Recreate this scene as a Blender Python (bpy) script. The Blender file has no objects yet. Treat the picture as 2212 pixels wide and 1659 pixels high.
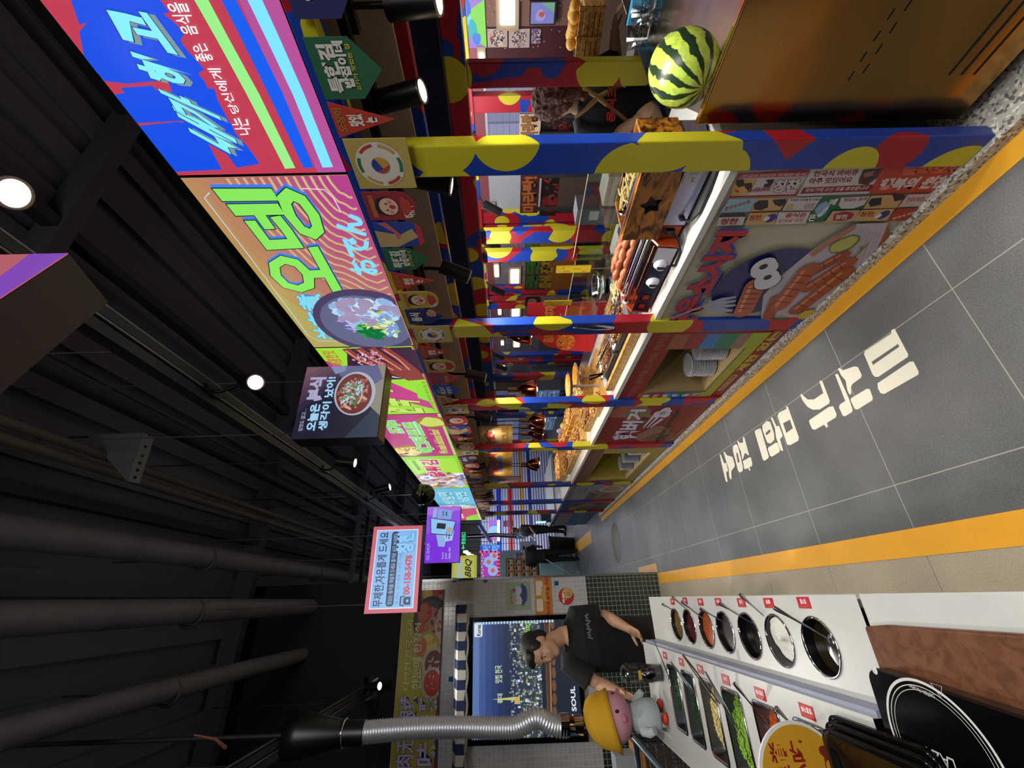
import bpy, bmesh, math, random
from mathutils import Vector, Matrix, Euler
import numpy as np
random.seed(7)
scn = bpy.context.scene
COL = scn.collection
PI = math.pi

# ------------------------------------------------------------------ camera
# The photograph is a portrait shot stored on its side: world "up" points to the left of the frame.
F_PX, CAM_H = 900.0, 1.70
def _cam_axes():
    d = Vector(((366.0-829.5)/F_PX, -(1107.0-1106.0)/F_PX, -1.0)).normalized()
    r = math.radians(1.55)
    h = Vector((math.cos(r), math.sin(r), 0))
    up = h.cross(d).normalized()
    if up.y < 0: up = -up
    return Matrix((d.cross(up), d, up))          # upright-camera coordinates -> world
RW = _cam_axes()
cam_d = bpy.data.cameras.new('camera'); cam = bpy.data.objects.new('camera', cam_d); COL.objects.link(cam)
cam_d.sensor_fit = 'HORIZONTAL'; cam_d.sensor_width = 36.0; cam_d.lens = 36.0*F_PX/2212.0
cam_d.clip_start = 0.02; cam_d.clip_end = 200
# photo x axis = upright "down", photo y-down = upright "left"
cx = RW @ Vector((0, -1, 0)); cy = RW @ Vector((1, 0, 0)); cz = RW @ Vector((0, 0, 1))
cam.matrix_world = Matrix(((cx.x, cy.x, cz.x, 0), (cx.y, cy.y, cz.y, 0), (cx.z, cy.z, cz.z, CAM_H), (0, 0, 0, 1)))
scn.camera = cam
def P(x, y, ax, val):
    """photo point (2212x1659 frame) -> world point on the plane axis = val"""
    r = RW @ Vector(((1659-y-829.5)/F_PX, -(x-1106)/F_PX, -1.0))
    o = Vector((0, 0, CAM_H)); i = 'XYZ'.index(ax)
    return o + r*((val-o[i])/r[i])

# ------------------------------------------------------------------ view, world, big lights
scn.view_settings.view_transform = 'Standard'
try: scn.view_settings.look = 'None'
except Exception: pass
scn.view_settings.gamma = 1.0; scn.view_settings.use_curve_mapping = False
scn.view_settings.exposure = 0.0
w = bpy.data.worlds.new('hall_air'); scn.world = w; w.use_nodes = True
w.node_tree.nodes['Background'].inputs[0].default_value = (0.16, 0.19, 0.30, 1)
w.node_tree.nodes['Background'].inputs[1].default_value = 0.24
def area(name, loc, size, power, color=(1, .93, .82), aim=None, sy=None, spread=None):
    l = bpy.data.lights.new(name, 'AREA'); l.energy = power; l.color = color
    l.shape = 'RECTANGLE' if sy else 'SQUARE'; l.size = size
    if sy: l.size_y = sy
    if spread: l.spread = math.radians(spread)
    o = bpy.data.objects.new(name, l); COL.objects.link(o); o.location = loc
    if aim is not None: o.rotation_euler = (Vector(aim)-Vector(loc)).to_track_quat('-Z', 'Y').to_euler()
    return o
def spot(name, loc, aim, power, angle=60, color=(1, .94, .85), blend=.6, rad=.03):
    l = bpy.data.lights.new(name, 'SPOT'); l.energy = power; l.color = color
    l.spot_size = math.radians(angle); l.spot_blend = blend; l.shadow_soft_size = rad
    o = bpy.data.objects.new(name, l); COL.objects.link(o); o.location = loc
    o.rotation_euler = (Vector(aim)-Vector(loc)).to_track_quat('-Z', 'Y').to_euler()
    return o
# unseen area lights added to brighten the hall and the stall
LIGHTS_DONE = True
area('hall_fill', (0.3, -1.4, 3.6), 1.4, 80, (1, .97, .93), aim=(0.5, 1.8, 0.5))
area('hall_fill', (0.6, 9.5, 3.9), 2.5, 60, (.85, .9, 1), aim=(0.6, 9.5, 0.0))
area('hall_fill', (1.6, 14.5, 3.6), 3.0, 170, (.9, .92, 1), aim=(1.8, 15.0, 0.6))
area('stall_fill', (3.2, 2.5, 2.9), .8, 95, (1, .93, .85), aim=(3.2, 2.5, 0), sy=6)

# ------------------------------------------------------------------ colours and materials
def lin(c):
    if isinstance(c, str):
        c = c.lstrip('#'); c = [int(c[i:i+2], 16)/255 for i in (0, 2, 4)]
    return tuple(v/12.92 if v <= .04045 else ((v+.055)/1.055)**2.4 for v in c[:3]) + (1.0,)
_M = {}
def M(col, rough=.5, metal=0.0, emit=0.0, alpha=None, trans=0.0, bump=None, key=None, var=0.0, vscale=8.0, coat=0.0):
    k = key or (str(col), rough, metal, emit, alpha, trans, bump, var, vscale, coat)
    if k in _M: return _M[k]
    m = bpy.data.materials.new('mat_%d' % len(_M)); m.use_nodes = True; nt = m.node_tree
    b = nt.nodes['Principled BSDF']; c = lin(col)
    if emit:
        b.inputs['Base Color'].default_value = (0.02, 0.02, 0.02, 1)
        b.inputs['Emission Color'].default_value = c; b.inputs['Emission Strength'].default_value = emit
        b.inputs['Roughness'].default_value = .35
    else:
        b.inputs['Base Color'].default_value = c
        b.inputs['Roughness'].default_value = rough; b.inputs['Metallic'].default_value = metal
    if coat: b.inputs['Coat Weight'].default_value = coat
    if trans:
        b.inputs['Transmission Weight'].default_value = trans; b.inputs['IOR'].default_value = 1.45
    if alpha is not None: b.inputs['Alpha'].default_value = alpha
    if var or bump:
        g = nt.nodes.new('ShaderNodeNewGeometry'); n = nt.nodes.new('ShaderNodeTexNoise')
        n.inputs['Scale'].default_value = vscale; n.inputs['Detail'].default_value = 5
        nt.links.new(g.outputs['Position'], n.inputs['Vector'])
        if var and not emit:
            r = nt.nodes.new('ShaderNodeValToRGB')
            r.color_ramp.elements[0].position = .3; r.color_ramp.elements[1].position = .7
            r.color_ramp.elements[0].color = tuple(v*(1-var) for v in c[:3])+(1,)
            r.color_ramp.elements[1].color = tuple(min(1, v*(1+var)) for v in c[:3])+(1,)
            nt.links.new(n.outputs['Fac'], r.inputs[0]); nt.links.new(r.outputs[0], b.inputs['Base Color'])
        if bump:
            bp = nt.nodes.new('ShaderNodeBump'); bp.inputs['Strength'].default_value = bump
            bp.inputs['Distance'].default_value = .005
            nt.links.new(n.outputs['Fac'], bp.inputs['Height']); nt.links.new(bp.outputs[0], b.inputs['Normal'])
    _M[k] = m; return m
def glass(col='#ffffff', a=.12, rough=.05):
    k = ('glass', col, a)
    if k in _M: return _M[k]
    m = bpy.data.materials.new('mat_glass'); m.use_nodes = True; nt = m.node_tree
    for n in list(nt.nodes): nt.nodes.remove(n)
    o = nt.nodes.new('ShaderNodeOutputMaterial'); mx = nt.nodes.new('ShaderNodeMixShader')
    t = nt.nodes.new('ShaderNodeBsdfTransparent'); g = nt.nodes.new('ShaderNodeBsdfGlossy')
    t.inputs[0].default_value = lin(col); g.inputs['Roughness'].default_value = rough
    mx.inputs[0].default_value = a
    nt.links.new(t.outputs[0], mx.inputs[1]); nt.links.new(g.outputs[0], mx.inputs[2]); nt.links.new(mx.outputs[0], o.inputs[0])
    _M[k] = m; return m
def nm(key, build):
    if key in _M: return _M[key]
    m = bpy.data.materials.new('mat_'+key); m.use_nodes = True
    build(m.node_tree, m.node_tree.nodes['Principled BSDF']); _M[key] = m; return m
def N(nt, t, **kw):
    n = nt.nodes.new(t)
    for k, v in kw.items():
        if k.startswith('i_'): n.inputs[int(k[2:])].default_value = v
        else: setattr(n, k, v)
    return n
def math_(nt, op, a, b=None):
    n = nt.nodes.new('ShaderNodeMath'); n.operation = op
    for i, v in enumerate((a, b)):
        if v is None: continue
        if isinstance(v, (int, float)): n.inputs[i].default_value = v
        else: nt.links.new(v, n.inputs[i])
    return n.outputs[0]
def mix(nt, f, a, b):
    n = nt.nodes.new('ShaderNodeMix'); n.data_type = 'RGBA'
    for s, v in ((0, f), (6, a), (7, b)):
        if isinstance(v, (int, float)): n.inputs[s].default_value = v
        elif isinstance(v, tuple): n.inputs[s].default_value = v
        else: nt.links.new(v, n.inputs[s])
    return n.outputs[2]
RED, BLU, YEL = '#9c1828', '#153a98', '#b9b024'
def _confetti(nt, b):
    # flat discs of red, blue and yellow film wrapped round posts and beams
    g = N(nt, 'ShaderNodeNewGeometry')
    def disc(scale, thr, seed, keep):
        mp = N(nt, 'ShaderNodeMapping'); mp.inputs['Location'].default_value = (seed, seed*1.7, seed*.6)
        nt.links.new(g.outputs['Position'], mp.inputs['Vector'])
        v = N(nt, 'ShaderNodeTexVoronoi'); v.inputs['Scale'].default_value = scale; v.inputs['Randomness'].default_value = .8
        nt.links.new(mp.outputs[0], v.inputs['Vector'])
        s = N(nt, 'ShaderNodeSeparateColor'); nt.links.new(v.outputs['Color'], s.inputs[0])
        on = math_(nt, 'LESS_THAN', v.outputs['Distance'], thr)
        return math_(nt, 'MULTIPLY', on, math_(nt, 'GREATER_THAN', s.outputs[0], keep)), s
    base, s0 = disc(3.2, 9.0, 3.1, .5)
    c = mix(nt, base, lin(BLU), lin(RED))
    a, s1 = disc(4.4, .52, 11.3, .5); c = mix(nt, a, c, lin(BLU))
    a, s2 = disc(4.0, .50, 5.7, .6); c = mix(nt, a, c, lin(RED))
    a, s3 = disc(4.2, .53, 27.9, .42); c = mix(nt, a, c, lin(YEL))
    nt.links.new(c, b.inputs['Base Color']); b.inputs['Roughness'].default_value = .38
CONF = nm('confetti', _confetti)
def _floor(nt, b):
    g = N(nt, 'ShaderNodeNewGeometry'); s = N(nt, 'ShaderNodeSeparateXYZ'); nt.links.new(g.outputs['Position'], s.inputs[0])
    n1 = N(nt, 'ShaderNodeTexNoise'); n1.inputs['Scale'].default_value = 2.2; n1.inputs['Detail'].default_value = 6
    n2 = N(nt, 'ShaderNodeTexNoise'); n2.inputs['Scale'].default_value = 160; n2.inputs['Detail'].default_value = 3
    nt.links.new(g.outputs['Position'], n1.inputs['Vector']); nt.links.new(g.outputs['Position'], n2.inputs['Vector'])
    f = math_(nt, 'ADD', math_(nt, 'MULTIPLY', n1.outputs['Fac'], .55), math_(nt, 'MULTIPLY', n2.outputs['Fac'], .45))
    r = N(nt, 'ShaderNodeValToRGB'); r.color_ramp.elements[0].position = .33; r.color_ramp.elements[1].position = .68
    r.color_ramp.elements[0].color = lin('#474849'); r.color_ramp.elements[1].color = lin('#6b6c6c')
    nt.links.new(f, r.inputs[0])
    r2 = N(nt, 'ShaderNodeValToRGB'); r2.color_ramp.elements[0].position = .33; r2.color_ramp.elements[1].position = .68
    r2.color_ramp.elements[0].color = lin('#8a8270'); r2.color_ramp.elements[1].color = lin('#aca391')
    nt.links.new(f, r2.inputs[0])
    left = math_(nt, 'LESS_THAN', s.outputs[0], .115)
    c = mix(nt, left, r.outputs[0], r2.outputs[0])
    def joint(o, per, off, w):
        q = math_(nt, 'ADD', o, 60.0*per-off); q = math_(nt, 'MODULO', q, per)
        return math_(nt, 'LESS_THAN', q, w)
    row = math_(nt, 'MODULO', math_(nt, 'FLOOR', math_(nt, 'DIVIDE', math_(nt, 'ADD', s.outputs[0], 60*.6-.392), .6)), 2.0)
    j = math_(nt, 'MAXIMUM', joint(s.outputs[0], .6, .392, .004), joint(s.outputs[1], .6, 1.24, .004))
    jc = mix(nt, left, lin('#a3a39b'), lin('#5d5548'))
    c = mix(nt, math_(nt, 'MULTIPLY', j, .75), c, jc)
    nt.links.new(c, b.inputs['Base Color']); b.inputs['Roughness'].default_value = .42
FLOORM = nm('floor_tile', _floor)
def _tile(colA, colB, grout, size, rough, var=.0):
    def f(nt, b):
        g = N(nt, 'ShaderNodeNewGeometry'); s = N(nt, 'ShaderNodeSeparateXYZ'); nt.links.new(g.outputs['Position'], s.inputs[0])
        u = math_(nt, 'ADD', math_(nt, 'ADD', s.outputs[0], s.outputs[1]), 50.0)
        fu = math_(nt, 'MODULO', u, size); fz = math_(nt, 'MODULO', math_(nt, 'ADD', s.outputs[2], 10*size), size)
        gr = math_(nt, 'MAXIMUM', math_(nt, 'LESS_THAN', fu, size*.07), math_(nt, 'LESS_THAN', fz, size*.07))
        cu = math_(nt, 'FLOOR', math_(nt, 'DIVIDE', u, size)); cz = math_(nt, 'FLOOR', math_(nt, 'DIVIDE', s.outputs[2], size))
        cv = N(nt, 'ShaderNodeCombineXYZ'); nt.links.new(cu, cv.inputs[0]); nt.links.new(cz, cv.inputs[1])
        wn = N(nt, 'ShaderNodeTexWhiteNoise'); nt.links.new(cv.outputs[0], wn.inputs['Vector'])
        c = mix(nt, wn.outputs['Value'], lin(colA), lin(colB)); c = mix(nt, gr, c, lin(grout))
        nt.links.new(c, b.inputs['Base Color'])
        rr = math_(nt, 'ADD', rough, math_(nt, 'MULTIPLY', gr, .5)); nt.links.new(rr, b.inputs['Roughness'])
        bp = N(nt, 'ShaderNodeBump'); bp.inputs['Strength'].default_value = .5; bp.inputs['Distance'].default_value = .002
        h = math_(nt, 'SUBTRACT', math_(nt, 'MULTIPLY', wn.outputs['Value'], .3), gr)
        nt.links.new(h, bp.inputs['Height']); nt.links.new(bp.outputs[0], b.inputs['Normal'])
    return f
TILEW = nm('tile_white', _tile('#b4b6bd', '#c0c2c8', '#d2d4da', .0475, .16))
TILEG = nm('tile_green', _tile('#1d2f2a', '#26392f', '#b0b8b0', .0475, .18))
def _terrazzo(nt, b):
    g = N(nt, 'ShaderNodeNewGeometry'); v = N(nt, 'ShaderNodeTexVoronoi'); v.inputs['Scale'].default_value = 110
    nt.links.new(g.outputs['Position'], v.inputs['Vector'])
    s = N(nt, 'ShaderNodeSeparateColor'); nt.links.new(v.outputs['Color'], s.inputs[0])
    r = N(nt, 'ShaderNodeValToRGB'); r.color_ramp.interpolation = 'CONSTANT'
    r.color_ramp.elements[0].color = lin('#5f5d58'); r.color_ramp.elements[1].position = .18
    r.color_ramp.elements[1].color = lin('#a3a19a'); e = r.color_ramp.elements.new(.75); e.color = lin('#c9c6bd')
    nt.links.new(s.outputs[0], r.inputs[0]); nt.links.new(r.outputs[0], b.inputs['Base Color']); b.inputs['Roughness'].default_value = .5
TERR = nm('terrazzo', _terrazzo)
def _wood(c1, c2, sc, rough=.45, dirv=(1, 8, 8)):
    def f(nt, b):
        g = N(nt, 'ShaderNodeNewGeometry'); mp = N(nt, 'ShaderNodeMapping'); mp.inputs['Scale'].default_value = dirv
        nt.links.new(g.outputs['Position'], mp.inputs['Vector'])
        n = N(nt, 'ShaderNodeTexNoise'); n.inputs['Scale'].default_value = sc; n.inputs['Detail'].default_value = 4; n.inputs['Distortion'].default_value = 1.2
        nt.links.new(mp.outputs[0], n.inputs['Vector'])
        r = N(nt, 'ShaderNodeValToRGB'); r.color_ramp.elements[0].position = .38; r.color_ramp.elements[1].position = .6
        r.color_ramp.elements[0].color = lin(c1); r.color_ramp.elements[1].color = lin(c2)
        nt.links.new(n.outputs['Fac'], r.inputs[0]); nt.links.new(r.outputs[0], b.inputs['Base Color']); b.inputs['Roughness'].default_value = rough
    return f
WOODB = nm('wood_burnt', _wood('#3a1c08', '#b2711f', 3.0, .35, (9, 3, 9)))
WOODL = nm('wood_light', _wood('#a9762f', '#d8ad62', 6.0, .5, (2, 8, 8)))
LEATH = nm('brown_board', _wood('#593622', '#6f4730', 34.0, .42, (1, 1, 1)))
def _melon(nt, b):
    tc = N(nt, 'ShaderNodeTexCoord'); s = N(nt, 'ShaderNodeSeparateXYZ'); nt.links.new(tc.outputs['Object'], s.inputs[0])
    a = math_(nt, 'ARCTAN2', s.outputs[1], s.outputs[0])
    n = N(nt, 'ShaderNodeTexNoise'); n.inputs['Scale'].default_value = 26; n.inputs['Detail'].default_value = 4; nt.links.new(tc.outputs['Object'], n.inputs['Vector'])
    n3 = N(nt, 'ShaderNodeTexNoise'); n3.inputs['Scale'].default_value = 9; n3.inputs['Detail'].default_value = 2; nt.links.new(tc.outputs['Object'], n3.inputs['Vector'])
    w_ = math_(nt, 'SINE', math_(nt, 'ADD', math_(nt, 'MULTIPLY', a, 11.0), math_(nt, 'ADD', math_(nt, 'MULTIPLY', n.outputs['Fac'], 4.6), math_(nt, 'MULTIPLY', n3.outputs['Fac'], 4.0))))
    r = N(nt, 'ShaderNodeValToRGB'); r.color_ramp.elements[0].position = .62; r.color_ramp.elements[1].position = .70
    r.color_ramp.elements[0].color = lin('#9fb548'); r.color_ramp.elements[1].color = lin('#1c2f1c')
    nt.links.new(math_(nt, 'ADD', math_(nt, 'MULTIPLY', w_, .5), .5), r.inputs[0])
    n2 = N(nt, 'ShaderNodeTexNoise'); n2.inputs['Scale'].default_value = 60; nt.links.new(tc.outputs['Object'], n2.inputs['Vector'])
    r2 = N(nt, 'ShaderNodeValToRGB'); r2.color_ramp.elements[0].position = .35; r2.color_ramp.elements[1].position = .55
    r2.color_ramp.elements[0].color = (.55, .6, .5, 1); r2.color_ramp.elements[1].color = (1, 1, 1, 1)
    nt.links.new(n2.outputs['Fac'], r2.inputs[0])
    mm = N(nt, 'ShaderNodeMix'); mm.data_type = 'RGBA'; mm.blend_type = 'MULTIPLY'; mm.inputs[0].default_value = .6
    nt.links.new(r.outputs[0], mm.inputs[6]); nt.links.new(r2.outputs[0], mm.inputs[7])
    nt.links.new(mm.outputs[2], b.inputs['Base Color']); b.inputs['Roughness'].default_value = .3
MELON = nm('melon', _melon)
def _brushed(c, rough, aniso):
    def f(nt, b):
        b.inputs['Base Color'].default_value = lin(c); b.inputs['Metallic'].default_value = 1
        g = N(nt, 'ShaderNodeNewGeometry'); mp = N(nt, 'ShaderNodeMapping'); mp.inputs['Scale'].default_value = (1.6, 1.2, 1.6)
        nt.links.new(g.outputs['Position'], mp.inputs['Vector'])
        n = N(nt, 'ShaderNodeTexNoise'); n.inputs['Scale'].default_value = 1.5; nt.links.new(mp.outputs[0], n.inputs['Vector'])
        bp = N(nt, 'ShaderNodeBump'); bp.inputs['Strength'].default_value = .35; bp.inputs['Distance'].default_value = .03
        nt.links.new(n.outputs['Fac'], bp.inputs['Height']); nt.links.new(bp.outputs[0], b.inputs['Normal'])
        b.inputs['Roughness'].default_value = rough
    return f
BRONZE = nm('bronze', _brushed('#94703f', .2, 0))
STEEL = M('#b9bcc0', .22, 1.0)
STEELD = M('#8c9096', .3, 1.0)
CHROME = M('#d8dadd', .08, 1.0)
BLACK = M('#0b0b0d', .4)
BLACKG = M('#060608', .12)
DARK = M('#17171a', .6)
WHITE = M('#d8d8d6', .45)
QUARTZ = M('#c3c4c2', .3, var=.05, vscale=6)

# ------------------------------------------------------------------ mesh builder
class MB:
    def __init__(s): s.v = []; s.f = []; s.mi = []; s.mats = []; s.sm = []
    def mat(s, m):
        if m not in s.mats: s.mats.append(m)
        s.cur = s.mats.index(m); return s
    def add(s, vs, fs, m=None, smooth=False):
        if m is not None: s.mat(m)
        n = len(s.v); s.v += [tuple(v) for v in vs]
        for f in fs: s.f.append([n+i for i in f]); s.mi.append(s.cur); s.sm.append(smooth)
        return s
    def box(s, lo, hi, m=None, rot=0, piv=None):
        x0, y0, z0 = lo; x1, y1, z1 = hi
        vs = [Vector(p) for p in ((x0,y0,z0),(x1,y0,z0),(x1,y1,z0),(x0,y1,z0),(x0,y0,z1),(x1,y0,z1),(x1,y1,z1),(x0,y1,z1))]
        if rot:
            pv = Vector(piv or ((x0+x1)/2, (y0+y1)/2, 0)); R = Matrix.Rotation(rot, 3, 'Z')
            vs = [R @ (v-pv)+pv for v in vs]
        return s.add(vs, [(0,3,2,1),(4,5,6,7),(0,1,5,4),(1,2,6,5),(2,3,7,6),(3,0,4,7)], m)
    def obox(s, c, sz, R, m=None):
        c = Vector(c); hx, hy, hz = [q/2 for q in sz]
        vs = [c + R @ Vector(p) for p in ((-hx,-hy,-hz),(hx,-hy,-hz),(hx,hy,-hz),(-hx,hy,-hz),(-hx,-hy,hz),(hx,-hy,hz),(hx,hy,hz),(-hx,hy,hz))]
        return s.add(vs, [(0,3,2,1),(4,5,6,7),(0,1,5,4),(1,2,6,5),(2,3,7,6),(3,0,4,7)], m)
    def rings(s, rings, m=None, smooth=True, cap=True, closed=False):
        n = len(rings[0]); vs = [p for r in rings for p in r]; fs = []
        L = len(rings)
        for i in range(L-1 if not closed else L):
            a = i*n; b = ((i+1) % L)*n
            for j in range(n): fs.append((a+j, a+(j+1) % n, b+(j+1) % n, b+j))
        s.add(vs, fs, m, smooth)
        if cap and not closed:
            s.add(rings[0], [tuple(range(n))[::-1]], None, False); s.add(rings[-1], [tuple(range(n))], None, False)
        return s
    def cyl(s, p0, p1, r0, r1=None, n=16, m=None, cap=True):
        p0 = Vector(p0); p1 = Vector(p1); r1 = r0 if r1 is None else r1
        q = (p1-p0).to_track_quat('Z', 'Y').to_matrix()
        R = lambda p, r: [p + q @ Vector((r*math.cos(2*PI*k/n), r*math.sin(2*PI*k/n), 0)) for k in range(n)]
        return s.rings([R(p0, r0), R(p1, r1)], m, True, cap)
    def tube(s, pts, r, n=8, m=None, closed=False):
        pts = [Vector(p) for p in pts]; rr = r if isinstance(r, (list, tuple)) else [r]*len(pts); rings = []
        up = None
        for i, p in enumerate(pts):
            if closed: t = pts[(i+1) % len(pts)]-pts[i-1]
            else: t = pts[min(i+1, len(pts)-1)]-pts[max(i-1, 0)]
            t.normalize()
            if up is None: up = t.orthogonal().normalized()
            up = (up - t*up.dot(t)).normalized(); sd = t.cross(up)
            rings.append([p + (up*math.cos(2*PI*k/n)+sd*math.sin(2*PI*k/n))*rr[i] for k in range(n)])
        return s.rings(rings, m, True, True, closed)
    def lathe(s, prof, o=(0, 0, 0), n=24, m=None, axis=None, smooth=True, cap=False):
        o = Vector(o); q = Matrix.Identity(3) if axis is None else Vector(axis).to_track_quat('Z', 'Y').to_matrix()
        rings = [[o + q @ Vector((r*math.cos(2*PI*k/n), r*math.sin(2*PI*k/n), z)) for k in range(n)] for r, z in prof]
        return s.rings(rings, m, smooth, cap)
    def ball(s, c, r, m=None, n=14, k=9, rot=None):
        if not isinstance(r, (tuple, list)): r = (r, r, r)
        c = Vector(c); rings = []
        for i in range(k+1):
            a = PI*i/k; a = min(max(a, .02), PI-.02)
            ring = [Vector((r[0]*math.sin(a)*math.cos(2*PI*j/n), r[1]*math.sin(a)*math.sin(2*PI*j/n), -r[2]*math.cos(a))) for j in range(n)]
            rings.append([c + (rot @ p if rot else p) for p in ring])
        return s.rings(rings, m, True, True)
    def prism(s, poly, z0, z1, m=None, fr=None):
        fr = fr or (lambda x, y, z: (x, y, z)); n = len(poly)
        vs = [fr(x, y, z0) for x, y in poly]+[fr(x, y, z1) for x, y in poly]
        return s.add(vs, [tuple(range(n))[::-1], tuple(range(n, 2*n))]+[(i, (i+1) % n, n+(i+1) % n, n+i) for i in range(n)], m)
    def build(s, name, parent=None, loc=None):
        me = bpy.data.meshes.new(name); off = Vector((0, 0, 0))
        if parent is not None: off = parent_world(parent)
        elif loc is not None: off = Vector(loc)
        me.from_pydata([tuple(Vector(v)-off) for v in s.v], [], s.f)
        for m in s.mats: me.materials.append(m)
        me.polygons.foreach_set('material_index', s.mi); me.polygons.foreach_set('use_smooth', s.sm)
        me.update(); o = bpy.data.objects.new(name, me); COL.objects.link(o)
        if parent is not None: o.parent = parent
        elif loc is not None: o.location = off
        return o
def parent_world(o):
    v = Vector((0, 0, 0))
    while o is not None: v += Vector(o.location); o = o.parent
    return v
def tag(o, label=None, cat=None, group=None, kind=None):
    if label: o['label'] = label
    if cat: o['category'] = cat
    if group: o['group'] = group
    if kind: o['kind'] = kind
    return o
def empty(name, loc, label, cat, group=None):
    o = bpy.data.objects.new(name, None); COL.objects.link(o); o.location = loc; o.empty_display_size = .05
    return tag(o, label, cat, group)
def copy_tree(o, parent=None, loc=None, rot=None, label=None, group=None):
    c = o.copy(); COL.objects.link(c)
    if parent is not None: c.parent = parent
    if loc is not None: c.location = loc
    if rot is not None: c.rotation_euler = rot
    if label: c['label'] = label
    if group: c['group'] = group
    for ch in list(o.children):
        copy_tree(ch, c)
    return c
def struct(o): o['kind'] = 'structure'; return o
def bevel(o, w=.004, n=2):
    md = o.modifiers.new('bevel', 'BEVEL'); md.width = w; md.segments = n; md.limit_method = 'ANGLE'; return o

# ------------------------------------------------------------------ lettering and flat artwork (signs, posters)
_T = {}
def text_raw(st, off):
    k = (st, off)
    if k in _T: return _T[k]
    c = bpy.data.curves.new('tmp', 'FONT'); c.body = st; c.offset = off; c.resolution_u = 2; c.size = 1
    o = bpy.data.objects.new('tmp', c); COL.objects.link(o)
    dg = bpy.context.evaluated_depsgraph_get(); dg.update()
    me = bpy.data.meshes.new_from_object(o.evaluated_get(dg))
    vs = np.array([v.co[:2] for v in me.vertices]) if len(me.vertices) else np.zeros((0, 2))
    fs = [tuple(p.vertices) for p in me.polygons]
    bpy.data.objects.remove(o); bpy.data.curves.remove(c); bpy.data.meshes.remove(me)
    _T[k] = (vs, fs); return _T[k]
class Art:
    """flat artwork on a panel; u to the right, v up, both in 0..1 of the panel"""
    def __init__(s, w, h, glow=0.0, rough=.5):
        s.w = w; s.h = h; s.L = []; s.glow = glow; s.rough = rough; s.k = 0
    def m(s, col): return col if not isinstance(col, str) else M(col, s.rough, emit=s.glow)
    def raw(s, vs, fs, col):
        W, H = s.w, s.h; vs = [(float(a), float(b)) for a, b in vs]
        if any(a < 0 or a > W or b < 0 or b > H for a, b in vs):     # keep everything on the board
            nv = []; nf = []
            for f in fs:
                p = [vs[i] for i in f]
                for ax_, lim, sg in ((0, 0, 1), (0, W, -1), (1, 0, 1), (1, H, -1)):
                    q = []
                    for i in range(len(p)):
                        a, b = p[i-1], p[i]; da = (a[ax_]-lim)*sg; db = (b[ax_]-lim)*sg
                        if (da >= 0) != (db >= 0):
                            t = da/(da-db); q.append((a[0]+(b[0]-a[0])*t, a[1]+(b[1]-a[1])*t))
                        if db >= 0: q.append(b)
                    p = q
                    if len(p) < 3: break
                if len(p) >= 3: nf.append(tuple(range(len(nv), len(nv)+len(p)))); nv += p
            vs, fs = nv, nf
            if not fs: return s
        if getattr(s, 'hole', None):                                  # the board has an opening here
            u0, v0, u1, v1 = s.hole; nv = []; nf = []
            def cut(p, ax_, lim, sg):
                q = []
                for i in range(len(p)):
                    a, b = p[i-1], p[i]; da = (a[ax_]-lim)*sg; db = (b[ax_]-lim)*sg
                    if (da >= 0) != (db >= 0):
                        t = da/(da-db); q.append((a[0]+(b[0]-a[0])*t, a[1]+(b[1]-a[1])*t))
                    if db >= 0: q.append(b)
                return q
            for f in fs:
                p = [vs[i] for i in f]
                parts = [cut(p, 0, u0, -1), cut(p, 0, u1, 1)]
                mid = cut(p, 0, u0, 1); mid = cut(mid, 0, u1, -1) if len(mid) > 2 else []
                if len(mid) > 2: parts += [cut(mid, 1, v0, -1), cut(mid, 1, v1, 1)]
                for q in parts:
                    if len(q) > 2: nf.append(tuple(range(len(nv), len(nv)+len(q)))); nv += q
            vs, fs = nv, nf
            if not fs: return s
        s.L.append((vs, fs, s.m(col), s.k)); s.k += 1; return s
    def poly(s, pts, col): return s.raw([(x*s.w, y*s.h) for x, y in pts], [tuple(range(len(pts)))], col)
    def rect(s, x0, y0, x1, y1, col): return s.poly([(x0, y0), (x1, y0), (x1, y1), (x0, y1)], col)
    def rects(s, lst, col):
        vs = []; fs = []
        for x0, y0, x1, y1 in lst:
            n = len(vs); vs += [(x0*s.w, y0*s.h), (x1*s.w, y0*s.h), (x1*s.w, y1*s.h), (x0*s.w, y1*s.h)]; fs.append((n, n+1, n+2, n+3))
        return s.raw(vs, fs, col)
    def ell(s, cx, cy, rx, ry, col, n=28, rot=0):
        c_, s_ = math.cos(rot), math.sin(rot)          # rx, ry as fractions of width
        pts = []
        for k in range(n):
            a = 2*PI*k/n; x = rx*s.w*math.cos(a); y = ry*s.w*math.sin(a)
            pts.append((cx*s.w+x*c_-y*s_, cy*s.h+x*s_+y*c_))
        return s.raw(pts, [tuple(range(n))], col)
    def rrect(s, x0, y0, x1, y1, r, col):
        pts = []; r *= s.w
        for cx_, cy_, a0 in ((x1*s.w-r, y1*s.h-r, 0), (x0*s.w+r, y1*s.h-r, 90), (x0*s.w+r, y0*s.h+r, 180), (x1*s.w-r, y0*s.h+r, 270)):
            for k in range(6):
                a = math.radians(a0+18*k); pts.append((cx_+r*math.cos(a), cy_+r*math.sin(a)))
        return s.raw(pts, [tuple(range(len(pts)))], col)
    def line(s, pts, wd, col, closed=False):
        pts = [Vector((x*s.w, y*s.h)) for x, y in pts]; wd *= s.w; vs = []; fs = []
        n = len(pts)
        for i, p in enumerate(pts):
            t = (pts[(i+1) % n]-pts[i-1]) if closed else (pts[min(i+1, n-1)]-pts[max(i-1, 0)])
            t.normalize(); q = Vector((-t.y, t.x))*wd/2; vs += [tuple(p+q), tuple(p-q)]
        for i in range(n if closed else n-1):
            j = (i+1) % n; fs.append((2*i, 2*i+1, 2*j+1, 2*j))
        return s.raw(vs, fs, col)
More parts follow.
